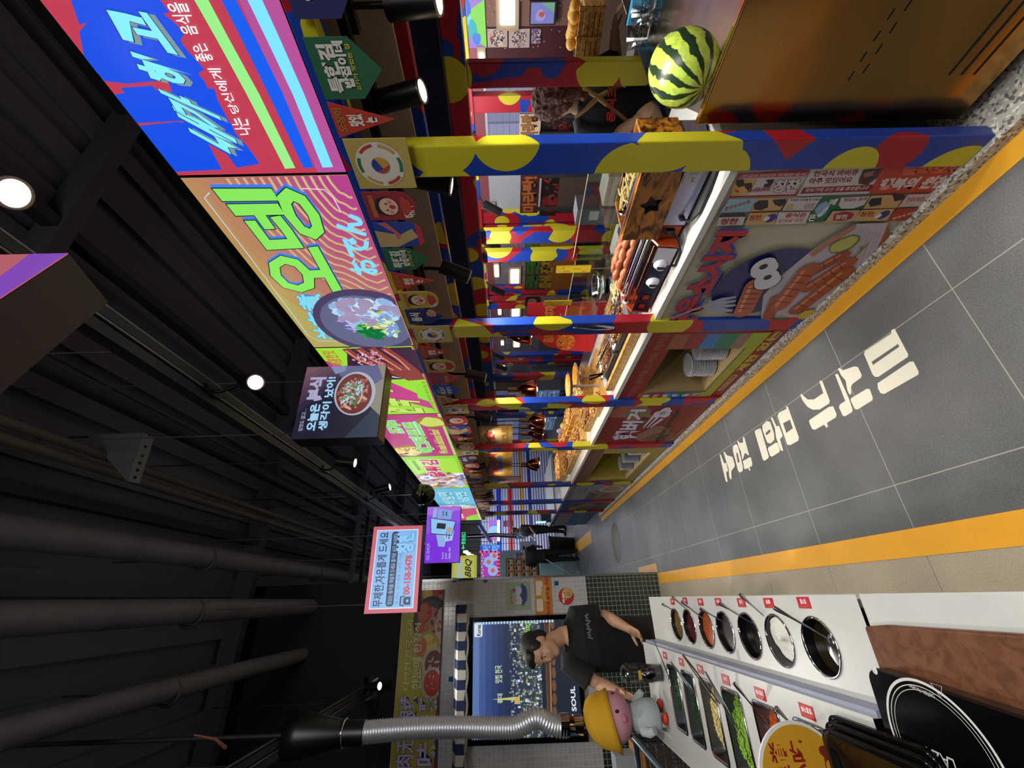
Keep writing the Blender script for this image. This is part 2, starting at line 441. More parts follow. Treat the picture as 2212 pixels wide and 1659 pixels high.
    def text(s, st, x0, y0, x1, y1, col, bold=.02, out=None, ow=.03, shear=0.0, rot=0, sh=None):
        bv, _ = text_raw(st, bold)
        if len(bv) == 0: return s
        lo = bv.min(0); hi = bv.max(0); sz = np.maximum(hi-lo, 1e-4)
        def put(off, c, dx=0, dy=0):
            vs, fs = text_raw(st, off); q = (vs-lo)/sz
            W = (x1-x0)*s.w; Hh = (y1-y0)*s.h
            if rot:                                          # run of text turned by 90 degrees counter-clockwise
                X = x0*s.w + (1-q[:, 1])*W; Y = y0*s.h + q[:, 0]*Hh
            else:
                X = x0*s.w + q[:, 0]*W + (q[:, 1]-.5)*Hh*shear; Y = y0*s.h + q[:, 1]*Hh
            s.raw([(a+dx*s.h, b+dy*s.h) for a, b in zip(X, Y)], fs, c)
        if sh: put(bold+(ow if out else 0), sh[0], sh[1], sh[2])
        if out: put(bold+ow, out)
        put(bold, col); return s
    def blob(s, cx, cy, rx, ry, col, seed=0, n=22, j=.18):
        rn = random.Random(seed); ph = [rn.random()*6.28 for _ in range(4)]
        pts = []
        for k in range(n):
            a = 2*PI*k/n; q = 1+j*(math.sin(3*a+ph[0])*.5+math.sin(5*a+ph[1])*.3+math.sin(8*a+ph[2])*.2)
            pts.append((cx*s.w+rx*s.w*q*math.cos(a), cy*s.h+ry*s.w*q*math.sin(a)))
        return s.raw(pts, [tuple(range(n))], col)
    def scatter(s, cx, cy, rx, ry, cols, n, size, seed=0, asp=1.6):
        rn = random.Random(seed)
        for c in cols:
            vs = []; fs = []
            for _ in range(n//len(cols)):
                a = rn.random()*6.28; q = math.sqrt(rn.random()); x = cx*s.w+rx*s.w*q*math.cos(a); y = cy*s.h+ry*s.w*q*math.sin(a)
                t = rn.random()*3.14; r = size*s.w*(.5+rn.random()); m0 = len(vs)
                for k in range(8):
                    b = 2*PI*k/8; ex = r*asp*math.cos(b); ey = r*math.sin(b)/asp
                    vs.append((x+ex*math.cos(t)-ey*math.sin(t), y+ex*math.sin(t)+ey*math.cos(t)))
                fs.append(tuple(range(m0, m0+8)))
            s.raw(vs, fs, c)
        return s
    def put(s, mb, o, xd, yd, lift=.0012, step=.00025):
        o = Vector(o); xd = Vector(xd).normalized(); yd = Vector(yd).normalized(); n = xd.cross(yd)
        for vs, fs, m, k in s.L:
            e = n*(lift+step*k); mb.add([o+xd*a+yd*b+e for a, b in vs], fs, m)
        return mb
def panel(name, art, o, xd, yd, thick=.02, side=None, label=None, cat=None, group=None, parent=None, face='#888888', step=.00025):
    """a board of real thickness with artwork on its face; o = lower-left corner of the face"""
    o = Vector(o); xd = Vector(xd).normalized(); yd = Vector(yd).normalized(); n = xd.cross(yd)
    mb = MB(); c = o + xd*art.w/2 + yd*art.h/2 - n*thick/2
    R = Matrix((xd, yd, n)).transposed()
    mb.obox(c, (art.w, art.h, thick), R, side or DARK)
    art.put(mb, o, xd, yd, step=step)
    ob = mb.build(name, parent=parent, loc=None if parent is not None else o)
    if label: tag(ob, label, cat, group)
    return ob
XN, YN = (0, -1, 0), (0, 0, 1)          # artwork on planes facing the aisle (-X)
# ------------------------------------------------------------------ artwork traced in the plane it hangs in
class TArt(Art):
    """artwork whose shapes are measured in the photograph and projected onto the panel's own plane"""
    def __init__(s, ax, val, o, w, h, glow=0.0, rough=.5, z=(0, 0, 1)):
        super().__init__(w, h, glow, rough); s.ax = ax; s.val = val; s.o = Vector(o); s.z = z
        s.xd = Vector(XN) if ax == 'X' else (Vector((1, 0, 0)) if ax == 'Y' else Vector((-1, 0, 0)))
        s.yd = Vector(YN) if ax != 'Z' else Vector((0, -1, 0))
    def Z(s, x0, y0, k): s.z = (x0, y0, k); return s
    def w2(s, p):
        v = P(s.z[0]+p[0]/s.z[2], s.z[1]+p[1]/s.z[2], s.ax, s.val)-s.o
        return v.dot(s.xd), v.dot(s.yd)
    def tp(s, pts, col): return s.raw([s.w2(p) for p in pts], [tuple(range(len(pts)))], col)
    def tl(s, pts, wd, col, closed=False):
        return s.line([(a/s.w, b/s.h) for a, b in (s.w2(p) for p in pts)], wd/s.w, col, closed)
    def tt(s, st, tl, tr, br, bl, col, bold=.02, out=None, ow=.03, sh=None, shc='#888888'):
        bv, _ = text_raw(st, bold); lo = bv.min(0); sz = np.maximum(bv.max(0)-lo, 1e-4)
        c = [Vector(s.w2(p)) for p in (bl, br, tr, tl)]
        def put(off, colr, d=(0, 0)):
            vs, fs = text_raw(st, off); q = (vs-lo)/sz
            pts = [c[0]*(1-u)*(1-v)+c[1]*u*(1-v)+c[2]*u*v+c[3]*(1-u)*v for u, v in q]
            s.raw([(p.x+d[0], p.y+d[1]) for p in pts], fs, colr)
        if sh: put(bold+(ow if out else 0), shc, sh)
        if out: put(bold+ow, out)
        put(bold, col); return s
    def circ3(s, p1, p2, p3, col, k=1.0, n=40):
        (ax, ay), (bx, by), (cx_, cy_) = [s.w2(p) for p in (p1, p2, p3)]
        d = 2*(ax*(by-cy_)+bx*(cy_-ay)+cx_*(ay-by))
        ux = ((ax**2+ay**2)*(by-cy_)+(bx**2+by**2)*(cy_-ay)+(cx_**2+cy_**2)*(ay-by))/d
        uy = ((ax**2+ay**2)*(cx_-bx)+(bx**2+by**2)*(ax-cx_)+(cx_**2+cy_**2)*(bx-ax))/d
        r = math.hypot(ax-ux, ay-uy)*k
        pts = [(ux+r*math.cos(2*PI*i/n), uy+r*math.sin(2*PI*i/n)) for i in range(n)]
        pts = [(min(max(x, .002), s.w-.002), min(max(y, .002), s.h-.002)) for x, y in pts]
        return s.raw(pts, [tuple(range(n))], col)
    def caps(s, p, q, r, col, col2=None, slits=0, scol='#5c1f12'):
        a = Vector(s.w2(p)); b = Vector(s.w2(q)); t = (b-a).normalized(); n_ = Vector((-t.y, t.x)); pts = []
        for k in range(9): g = PI/2-PI*k/8; pts.append(b+t*math.cos(g)*r+n_*math.sin(g)*r)
        for k in range(9): g = -PI/2-PI*k/8; pts.append(a+t*math.cos(g)*r+n_*math.sin(g)*r)
        s.raw([tuple(x) for x in pts], [tuple(range(18))], col)
        if col2: s.raw([tuple(x) for x in (a+n_*r*.25, b+n_*r*.25, b+n_*r*.62, a+n_*r*.62)], [(0, 1, 2, 3)], col2)
        for i in range(slits):
            m_ = a+(b-a)*((i+.7)/(slits+.4)); u = m_-n_*r*.75-t*r*.2; v = m_+n_*r*.75+t*r*.2
            d = t*r*.06; s.raw([tuple(x) for x in (u-d, u+d, v+d, v-d)], [(0, 1, 2, 3)], scol)
        return s

# ------------------------------------------------------------------ the room shell
fl = MB().box((-6, -3, -.1), (9, 20, 0), FLOORM).build('floor'); struct(fl)
def _deck(nt, b):
    b.inputs['Base Color'].default_value = lin('#50505c'); b.inputs['Roughness'].default_value = .75
DECK = nm('deck', _deck)
mb = MB().box((-6, -3, 4.75), (9, 20, 4.85), DECK)
for k in range(38): mb.box((-5.6+k*.38, -3, 4.70), (-5.6+k*.38+.16, 20, 4.75), DECK)
struct(mb.build('ceiling'))
mb = MB()
for y in (-1.5, 1.9, 5.0, 8.1, 11.3, 14.5): mb.box((-6, y, 4.52), (9, y+.10, 4.70), M('#3a3a44', .7))
struct(mb.build('trim_1'))
mb = MB()
for x in (-2.2, .62, 2.2, 3.4): mb.box((x, -3, 4.54), (x+.07, 20, 4.64), M('#1b1b1f', .7))
struct(mb.build('trim_2'))
struct(MB().box((-6, -3.1, 0), (9, -3, 4.75), M('#2c2b30', .8)).build('wall_front'))
struct(MB().box((-6.1, -3, 0), (-6, 20, 4.75), M('#2c2b30', .8)).build('wall_left'))
struct(MB().box((9, -3, 0), (9.1, 20, 4.75), M('#2b2b33', .8)).build('wall_right'))
# tiled partition with the city screen
WY = 5.35
mb = MB(); mb.box((-5, WY, .845), (.215, WY+.22, 2.95), TILEW); mb.box((-5, WY-.001, 0), (.216, WY+.221, .845), TILEG)
mb.box((.205, WY-.006, 0), (.228, WY+.226, 2.95), STEELD)
for px, py in ((982, 1253), (1048, 1254), (990, 1306), (974, 1467), (1110, 1521), (1255, 1531), (1202, 1260)):
    c = P(px, py, 'Y', WY); mb.box((c.x-.023, WY-.0025, c.z-.023), (c.x+.023, WY+.002, c.z+.023), M('#1f4f8c', .15))
struct(mb.build('wall_back'))
struct(MB().box((-5, WY+.02, 2.95), (.215, WY+.2, 3.15), M('#0f0f12', .8)).box((-5, WY+.02, 3.3), (.215, WY+.2, 4.7), M('#0f0f12', .8)).box((-5, WY+.02, 3.15), (-.9, WY+.2, 3.3), M('#0f0f12', .8)).box((-.7, WY+.02, 3.15), (.215, WY+.2, 3.3), M('#0f0f12', .8)).build('wall_upper'))
# striped metal wall at the far end of the hall
def _stripes(nt, b):
    g = N(nt, 'ShaderNodeNewGeometry'); s = N(nt, 'ShaderNodeSeparateXYZ'); nt.links.new(g.outputs['Position'], s.inputs[0])
    r = N(nt, 'ShaderNodeValToRGB'); r.color_ramp.interpolation = 'CONSTANT'; e = r.color_ramp.elements
    W_ = lin('#a9aed0'); seq = [(0, '#a9aed0'), (.12, '#2b2c8c'), (.17, '#a9aed0'), (.28, '#c08a30'), (.34, '#a9aed0'), (.5, '#b3242c'), (.58, '#a9aed0'), (.72, '#2f3fb4'), (.82, '#a9aed0')]
    e[0].color = lin(seq[0][1]); e[1].position = seq[1][0]; e[1].color = lin(seq[1][1])
    for p, c in seq[2:]: n = e.new(p); n.color = lin(c)
    nt.links.new(math_(nt, 'DIVIDE', math_(nt, 'SUBTRACT', s.outputs[2], .6), 2.0), r.inputs[0])
    nt.links.new(r.outputs[0], b.inputs['Base Color']); b.inputs['Roughness'].default_value = .35
    bp = N(nt, 'ShaderNodeBump'); bp.inputs['Strength'].default_value = .6; bp.inputs['Distance'].default_value = .03
    nt.links.new(math_(nt, 'SINE', math_(nt, 'MULTIPLY', s.outputs[2], 60.0)), bp.inputs['Height']); nt.links.new(bp.outputs[0], b.inputs['Normal'])
STRIPE = nm('stripes', _stripes)
struct(MB().box((-1.0, 17.0, 0), (6.0, 17.2, 2.85), STRIPE).build('wall_far'))
struct(MB().box((-1.0, 17.02, 2.85), (9.0, 17.2, 4.7), M('#131318', .8)).build('wall_far_upper'))
struct(MB().box((-2.5, 12.5, 0), (1.15, 12.7, 2.45), M('#7fa3a8', .6)).build('wall_shop'))
# pink-brown neighbour stalls behind the island (right of the photograph)
mb = MB(); mb.box((4.75, -1.5, 1.0), (4.9, 2.25, 1.86), M('#8f6a58', .6, var=.12, vscale=14)); mb.box((4.75, -1.5, 1.86), (4.9, 9, 2.9), M('#8a4a52', .5))
mb.box((4.75, -1.5, 0), (4.9, 9, 1.0), M('#5c4a40', .6)); mb.box((4.74, 1.93, 1.0), (4.755, 2.4, 1.86), M('#3f141b', .5))
mb.box((4.75, 2.4, 1.0), (4.9, 4.1, 1.86), M('#aeb3bd', .3)); mb.box((4.75, 4.1, 1.0), (4.9, 9, 1.86), M('#77707a', .6, var=.3, vscale=18))
struct(mb.build('wall_stalls'))

# floor markings and kerb
YM = M('#d79b28', .38, var=.06, vscale=5)
struct(MB().box((1.225, -3, 0), (1.312, 8.1, .0025), YM).build('trim_3'))
mb = MB().box((.105, -3, 0), (.213, 5.33, .0025), YM); mb.box((.213, 5.33, 0), (.32, 6.1, .0025), YM); mb.box((.23, 5.36, 0), (.32, 5.6, .0024), YM)
struct(mb.build('trim_4'))
struct(MB().box((1.305, -3, 0), (2.45, 8.0, .048), TERR).build('trim_5'))
mb = MB()
for k in range(9): mb.prism([(1.5+k*.34, 14.9), (1.67+k*.34, 14.9), (1.87+k*.34, 15.4), (1.7+k*.34, 15.4)], 0, .003, YM)
mb.prism([(1.0, 9.3), (1.25, 9.3), (1.25, 13.5), (1.0, 13.5)], 0, .0025, YM)
struct(mb.build('trim_6'))
# painted words on the floor, characters drawn as the photograph shows them
FT = TArt('Z', 0.0, (3, 6, 0), 6, 6, rough=.35).Z(1500, 700, 4.022)
CW = '#d9d6c6'
FT.tp([(1712, 52), (1740, 40), (1752, 62), (1858, 262), (1855, 285), (1600, 458), (1572, 460), (1550, 440), (1474, 262), (1482, 235), (1712, 82)], CW)
FT.tp([(1540, 328), (1770, 172), (1782, 196), (1553, 356)], M('#5a5b5a', .42))
FT.tp([(1592, 515), (1870, 328), (1905, 325), (1950, 415), (1945, 440), (1650, 608), (1618, 600), (1596, 560)], CW)
FT.tp([(1250, 392), (1262, 380), (1290, 402), (1390, 368), (1420, 372), (1455, 440), (1450, 465), (1375, 520), (1362, 545), (1364, 605), (1350, 614), (1330, 575), (1315, 490), (1275, 445)], CW)
FT.tp([(1224, 440), (1240, 430), (1252, 440), (1345, 650), (1377, 745), (1370, 765), (1310, 802), (1290, 795), (1258, 725), (1264, 700), (1312, 668)], CW)
FT.tp([(1362, 645), (1500, 562), (1525, 565), (1552, 640), (1548, 662), (1420, 742), (1395, 738), (1360, 665)], CW)
FT.tp([(1088, 500), (1102, 488), (1115, 500), (1178, 665), (1172, 690), (1090, 742), (1030, 744), (985, 720), (945, 668), (922, 618), (930, 604), (948, 622), (985, 655), (1040, 655), (1122, 600)], CW)
FT.tp([(1000, 835), (1170, 720), (1208, 714), (1238, 785), (1232, 810), (1155, 858), (1162, 890), (1148, 902), (1134, 880), (1126, 875), (1050, 918), (1025, 912), (1000, 855)], CW)
FT.tp([(800, 712), (815, 720), (910, 985), (905, 1012), (835, 1052), (808, 1048), (724, 800), (735, 770), (800, 738)], CW)
FT.tp([(772, 862), (832, 830), (858, 905), (800, 946)], M('#5a5b5a', .42))
FT.tp([(666, 815), (680, 810), (715, 888), (738, 884), (770, 968), (765, 980), (745, 1000), (774, 1098), (762, 1104), (748, 1090), (712, 985), (700, 900)], CW)
FT.tp([(592, 880), (630, 842), (660, 850), (695, 950), (697, 1005), (665, 1038), (635, 1030), (595, 925)], CW)
FT.tp([(622, 945), (655, 915), (664, 925), (662, 938), (632, 965), (622, 960)], M('#5a5b5a', .42))
FT.tp([(645, 1072), (710, 1030), (728, 1035), (745, 1095), (740, 1112), (678, 1152), (660, 1145), (642, 1090)], CW)
FT.tp([(530, 925), (572, 905), (582, 915), (650, 1150), (645, 1165), (612, 1188), (598, 1180), (528, 945)], CW)
FT.tp([(424, 985), (432, 980), (438, 990), (478, 1135), (472, 1142), (460, 1130), (440, 1120), (425, 1175), (416, 1172), (408, 1110), (385, 1060), (374, 1018), (382, 1012), (395, 1032), (425, 1030)], CW)
FT.tp([(338, 1060), (365, 1042), (382, 1060), (425, 1240), (422, 1275), (400, 1290), (382, 1275), (338, 1100)], CW)
FT.tp([(366, 1120), (378, 1118), (395, 1195), (390, 1205), (378, 1200)], M('#5a5b5a', .42))
FT.tp([(424, 1190), (488, 1155), (496, 1165), (508, 1215), (500, 1235), (480, 1245), (490, 1270), (480, 1275), (470, 1250), (445, 1262), (436, 1255)], CW)
FT.tp([(222, 1135), (232, 1132), (262, 1210), (280, 1205), (295, 1265), (292, 1280), (278, 1285), (292, 1368), (284, 1374), (274, 1360), (250, 1260)], CW)
FT.tp([(256, 1112), (266, 1110), (285, 1140), (335, 1155), (355, 1225), (352, 1240), (325, 1275), (326, 1345), (316, 1350), (305, 1320), (300, 1250), (278, 1190)], CW)
allL = FT.L; i0 = 0
for n_, s_ in ((3, 'largest, nearest the camera'), (3, 'second from the camera'), (2, 'third from the camera, with an open curve'), (3, 'fourth, a block with a square hole'), (4, 'fifth, with a round shape between bars'), (4, 'sixth, narrow, with an oval ring'), (2, 'smallest, farthest from the camera')):
    FT.L = allL[i0:i0+n_]; i0 += n_; mb = MB(); FT.put(mb, (3, 6, 0), (-1, 0, 0), (0, -1, 0), lift=.0004, step=.00012)
    tag(mb.build('floor_character', loc=(.9, 1.2+.3*i0/3, 0)), 'white Korean character painted on the aisle floor, '+s_, 'floor marking', 'characters painted on the floor')
mb = MB(); c = P(1331, 1172, 'Z', 0); mb.lathe([(.0, .003), (.30, .003), (.31, 0)], (c.x, c.y, 0), 32, M('#5e5a50', .5, .4, var=.3, vscale=30)); tag(mb.build('manhole_cover', loc=(c.x, c.y, 0)), 'round dark metal cover set in the floor at the end of the aisle', 'manhole cover')

# ------------------------------------------------------------------ the island: posts, beams, signs
POSTY = [.912, 1.925, 2.955, 4.02, 5.60, 6.72, 7.62]
PXF = 1.322
post_words = ['nearest to the camera, beside the bronze cabinet', 'between the sausage poster and the plate shelf', 'between the first plate shelf and the hamburger poster',
              'between the hamburger poster and the far plate shelf', 'between the far plate shelf and the noodle poster', 'just beyond the noodle poster', 'at the far corner of the counter row']
for i, y in enumerate(POSTY):
    wd = .115
    mb = MB().box((PXF, y-wd/2, .048), (PXF+.055, y+wd/2, 2.16), CONF)
    o = bevel(mb.build('post', loc=(PXF+.03, y, .048)), .006)
    tag(o, 'red, blue and yellow patterned front post, ' + post_words[i], 'post', 'patterned posts along the counter front')
# beam under the lit signs
o = bevel(MB().box((PXF+.004, -2.5, 2.165), (PXF+.075, 8.1, 2.232), CONF).build('beam', loc=(PXF, 3, 2.155)), .004)
tag(o, 'long patterned beam running under the lit menu signs', 'beam')
# cream valance and inner beam behind the pennants
o = MB().box((1.62, -1.0, 2.03), (1.635, 7.9, 2.30), M('#b29e80', .7)).build('valance', loc=(1.5, 3, 2.03)); tag(o, 'cream cloth valance hanging behind the pennants', 'valance')
o = bevel(MB().box((1.66, -1.5, 1.99), (1.70, 8.0, 2.06), CONF).build('beam', loc=(1.56, 3, 1.97)), .004); tag(o, 'thin patterned rail behind the cream valance', 'beam')
R2X = 2.36
o = bevel(MB().box((R2X, -1.5, 1.862), (R2X+.09, 8.0, 1.965), CONF).build('beam', loc=(R2X, 3, 1.86)), .004); tag(o, 'patterned beam joining the rear posts below the dark hood', 'beam')
row2 = [(2.39, 1.18, .12), (2.39, 2.262, .12), (2.39, 2.46, .11), (2.39, 3.36, .12), (2.39, 4.50, .12), (2.39, 5.7, .12), (2.39, 6.9, .12)]
rw = ['beside the watermelon counter', 'behind the wooden-fronted machine', 'behind the orange sausage grill', 'next to the front post with the tongs', 'behind the red pizza board', 'behind the copper lamps', 'at the far end of the row']
for (x, y, wd), s_ in zip(row2, rw):
    o = bevel(MB().box((x, y-wd/2, .048), (x+.05, y+wd/2, 1.86 if x < 2.4 else 2.0), CONF).build('post', loc=(x, y, .048)), .006)
    tag(o, 'patterned rear post of the island, ' + s_, 'post', 'patterned posts in the rear row')
row3 = [(3.75, 2.07, .14), (3.75, 3.27, .13), (3.75, 3.42, .1), (3.75, 4.50, .13), (3.75, 4.66, .10), (3.75, 4.84, .12), (3.75, 6.25, .10), (3.75, 6.48, .14), (3.75, 8.0, .14)]
for k, (x, y, wd) in enumerate(row3):
    o = bevel(MB().box((x, y-wd/2, 0), (x+.08, y+wd/2, 2.05), CONF).build('post', loc=(x, y, 0)), .006)
    tag(o, 'patterned post of the neighbouring stall, %s counted from the camera' % ['first', 'second', 'third', 'fourth', 'fifth', 'sixth', 'seventh', 'eighth', 'ninth'][k], 'post', 'patterned posts of the neighbouring stall')
o = bevel(MB().box((3.74, -1, 1.92), (3.84, 9.0, 2.05), CONF).build('beam', loc=(3.74, 3, 1.92)), .004); tag(o, 'patterned beam on the posts of the neighbouring stall', 'beam')
# dark navy hood boxes over the staff side
for y0, y1, s_ in ((-1.0, 1.72, 'nearest'), (1.74, 3.1, 'second'), (3.12, 4.4, 'third'), (4.42, 6.6, 'farthest')):
    mb = MB().box((2.28, y0, 1.965), (2.60, y1, 2.33), M('#1a2440', .3)); mb.box((2.275, y0, 1.96), (2.29, y1, 1.968), M('#8c8f98', .3, 1))
    tag(mb.build('hood', loc=(2.28, y0, 1.965)), s_+' glossy navy hood panel under the stall roof', 'hood', 'navy hood panels')
mb = MB().box((1.43, -1.5, 2.34), (2.9, 8.0, 2.38), M('#15161b', .7)); tag(mb.build('canopy', loc=(1.4, 3, 2.3)), 'dark flat roof over the island behind the signs', 'canopy')
for y0, y1, s_ in ((-.9, 2.6, 'near'), (2.62, 6.9, 'far')):
    mb = MB().box((1.475, y0, 2.13), (1.505, y1, 2.155), BLACK); mb.box((1.48, y0, 2.122), (1.50, y1, 2.13), STEELD)
    tag(mb.build('light_track', loc=(1.67, y0, 2.02)), s_+' black light rail under the stall roof', 'light track')

# lit menu signs -----------------------------------------------------------------------------------
SX, SZ0, SH = 1.33, 2.235, .575
def sign(y0, y1, glow, fn, label, side='#1a1418'):
    w_ = y1-y0; a = TArt('X', SX, (SX, y1, SZ0), w_, SH, glow=glow, rough=.3); fn(a)
    mb = MB().box((SX, y0+.004, SZ0), (SX+.09, y1-.004, SZ0+SH), M(side, .4))
    a.put(mb, a.o, XN, YN); o = mb.build('menu_sign', loc=(SX, (y0+y1)/2, SZ0)); tag(o, label, 'sign', 'lit menu signs over the counter'); return o
G = 1.0
def s0(a):
    a.rect(0, 0, 1, 1, '#c23a52'); 
    a.rect(0, .0, 1, .34, '#b9488f') if False else None
    a.rect(.0, 0, 1, .17, '#b5509a')
    a.Z(240, 0, 4.424)
    B_ = '#0a4fe8'
    a.tp([(255, 1200), (640, 1160), (760, 1180), (930, 1370), (1060, 1618), (620, 1640)], B_)
    a.tp([(5, 905), (130, 885), (95, 835), (395, 815), (440, 860), (620, 880), (700, 1150), (215, 1175)], B_)
    a.tp([(-300, 300), (-100, 60), (200, 20), (560, 240), (640, 560), (560, 760), (150, 795), (-60, 770), (-250, 560)], B_)
    a.tp([(-380, 0), (-120, -60), (450, -40), (560, 120), (0, 160), (-300, 230)], B_)
    a.tp([(640, 240), (700, 330), (665, 375), (720, 465), (895, 655), (835, 695), (900, 780), (925, 840), (990, 845), (1020, 950), (1100, 1100), (1160, 1200), (1190, 1270), (1310, 1400), (1422, 1560), (1205, 1598), (1110, 1470), (900, 1350), (700, 1180), (560, 800), (480, 500), (200, 200), (300, 40), (420, 60)], B_)
    a.tp([(790, -20), (925, -20), (1110, 330), (1420, 900), (1762, 1600), (1665, 1608), (1300, 900), (1000, 350)], '#9bf28c')
    a.tp([(1050, -20), (1190, -20), (1370, 330), (1640, 880), (1938, 1595), (1842, 1600), (1500, 880), (1230, 330)], '#0a5cf0')
    a.tp([(1300, -20), (1440, -20), (1600, 330), (1850, 900), (2122, 1590), (2022, 1595), (1740, 900), (1470, 330)], '#7fe6ff')
    C_ = '#86f0ff'; O_ = '#0b1c66'
    k = dict(bold=.045, out=O_, ow=.016, sh=(-.006, -.014), shc='#7d97a0')
    a.tt('내', (690, 1215), (585, 1000), (1190, 1320), (1280, 1540), C_, **k)
    a.tt('가', (585, 1040), (425, 795), (1025, 1075), (1130, 1270), C_, **k)
    a.tt('하', (300, 715), (165, 430), (760, 630), (860, 860), C_, **k)
    a.tt('고', (140, 400), (-60, 40), (350, 110), (650, 515), C_, **k)
    a.tt('나는', (1230, 1280), (1110, 1110), (1310, 1120), (1350, 1270), '#ffffff', bold=.012)
    a.tt('당신에게', (1160, 1075), (925, 640), (1050, 640), (1240, 1070), '#ffffff', bold=.012)
    a.tt('좋은', (830, 575), (780, 420), (900, 390), (1000, 575), '#ffffff', bold=.012)
    a.tt('음식을', (700, 320), (520, 10), (730, 10), (850, 320), '#ffffff', bold=.012)
sign(-.30, .945, G, s0, 'red and blue lit sign with big slanted pale cyan Korean letters and stripes')
def s1(a):
    cols = ['#b7a85c', '#b8a45a', '#b98f55', '#b96c55', '#b84f5e', '#b1458a']
    a.rect(0, 0, 1, 1, '#b5a75c')
    for k in range(14):                      # yellow gives way to magenta towards the lower right corner (printed colours)
        t = k/13; c = [int(p*(1-t)+q*t) for p, q in zip((0xb8, 0x96, 0x55), (0xb4, 0x40, 0x88))]
        r = 1.04-.066*k
        pts = [(1, 0)]+[(1-r*math.cos(PI/2*j/14), r*.98*math.sin(PI/2*j/14)*1.1) for j in range(15)]
        pts = [(max(0, x), min(1, max(0, y))) for x, y in pts]
        a.poly(pts, '#%02x%02x%02x' % tuple(c))
    for k in range(13):
        pts = [(1-(.08+.045*k)*math.cos(PI/2*j/12)*(1+.05*math.sin(j*1.3)), .02+(.10+.05*k)*math.sin(PI/2*j/12)) for j in range(13)]
        a.line([p for p in pts if p[0] > .36], .009, '#cdb681')
    a.Z(400, 370, 4.424)
    a.tl([(240, 190), (190, 240), (620, 800), (1180, 1560), (1280, 1610), (1500, 1615)], .004, '#c9dcea')
    a.tl([(1120, 150), (1330, 160), (1420, 240), (1490, 370)], .004, '#e8d8ea')
    k = dict(bold=.03, out='#14201c', ow=.012, sh=(.012, -.004), shc='#3c7df0')
    a.tt('뎅', (735, 740), (258, 140), (1150, 140), (1440, 700), '#88ea5c', **k)
    a.tt('오', (930, 1170), (700, 770), (1270, 700), (1535, 1180), '#88ea5c', **k)
    a.tt('おでん', (1600, 975), (1400, 390), (1680, 390), (1860, 975), '#7fe0ff', bold=.035)
    a.tt('关东煮', (1270, 1600), (1040, 1160), (1290, 1150), (1530, 1590), '#7fdcf5', bold=.03, out='#3f86c8', ow=.02)
    a.Z(400, 370, 4.424)
    a.circ3((1560, 1110), (1900, 1150), (1530, 1640), '#4a3c60'); a.circ3((1580, 1150), (1900, 1200), (1540, 1620), '#5f6486', .94)
    c = a.w2((1800, 1420)); cu, cv = c[0]/a.w, c[1]/a.h
    a.scatter(cu+.01, cv+.13, .10, .06, ['#8f8fd8', '#c9a8dc', '#6e5fb0', '#b0b8e0'], 130, .016, 3, 2.4)
    a.scatter(cu-.06, cv+.02, .07, .07, ['#1f8f4a', '#45c070', '#0f6f3a'], 80, .022, 4, 1.6)
    a.scatter(cu-.01, cv-.06, .05, .04, ['#d85a6c', '#e88a80'], 40, .016, 5)
    a.scatter(cu+.02, cv-.02, .06, .06, ['#c8dc5c', '#e0ea90', '#a8c040'], 70, .016, 6, 2.4)
    a.scatter(cu+.08, cv+.02, .09, .16, ['#b6d3f2', '#c8dcf4', '#90b4e0', '#a090b0'], 120, .022, 7, 1.2)
    a.scatter(cu-.04, cv-.13, .09, .04, ['#9ac27a', '#d0e8c0', '#7a9ad8'], 40, .016, 8)
sign(.955, 2.05, G, s1, 'yellow and magenta lit sign with big green letters above a bowl of noodles and vegetables')
def s2(a):
    a.rect(0, 0, 1, 1, '#9be035'); a.rect(0, 0, 1, .02, '#b03070')
    a.poly([(0, .05), (.24, .02), (.70, .42), (1, .66), (1, 0), (.95, 0)], '#c0448c') if False else None
    a.poly([(.08, .06), (.30, .10), (.66, .58), (.86, 1), (.55, 1), (.30, .55)], '#c43e86')
    a.blob(.80, .30, .20, .30, '#3f2038', 2); a.ell(.80, .30, .19, .15, '#d9e8f4'); a.blob(.81, .31, .18, .13, '#4a2238', 5)
    a.poly([(.62, .03), (.99, .03), (.99, .72), (.74, .72)], '#3a1c34')
    for k in range(4): a.line([(.99, .70-.13*k), (.86, .62-.14*k), (.70, .36-.09*k), (.58, .18-.04*k)], .05, '#8c3a34'); a.line([(.97, .71-.13*k), (.86, .64-.14*k), (.72, .42-.09*k)], .014, '#d08a70')
    a.scatter(.86, .52, .10, .10, ['#e0c0d8', '#c080a0'], 60, .008, 4)
    a.text('한국', .04, .20, .30, .82, '#c2e86a', .05, '#7a1c3c', .02, .25)
    a.text('식닭발', .33, .46, .78, .95, '#c2e86a', .05, '#7a1c3c', .02, .2)
    a.text('매콤한맛', .80, .82, .98, .96, '#c07a40', .03)
    a.poly([(.2, .02), (.56, .02), (.52, .16), (.30, .20)], '#8fe02c')
    a.text('한번 맛보면 자꾸만 생각나는 맛', .04, .03, .56, .075, '#7a4a2a', .01)
    a.blob(.13, .93, .12, .06, '#c86048', 3)
sign(2.06, 3.05, G, s2, 'lime green lit sign with a magenta brush stroke and glazed chicken feet')
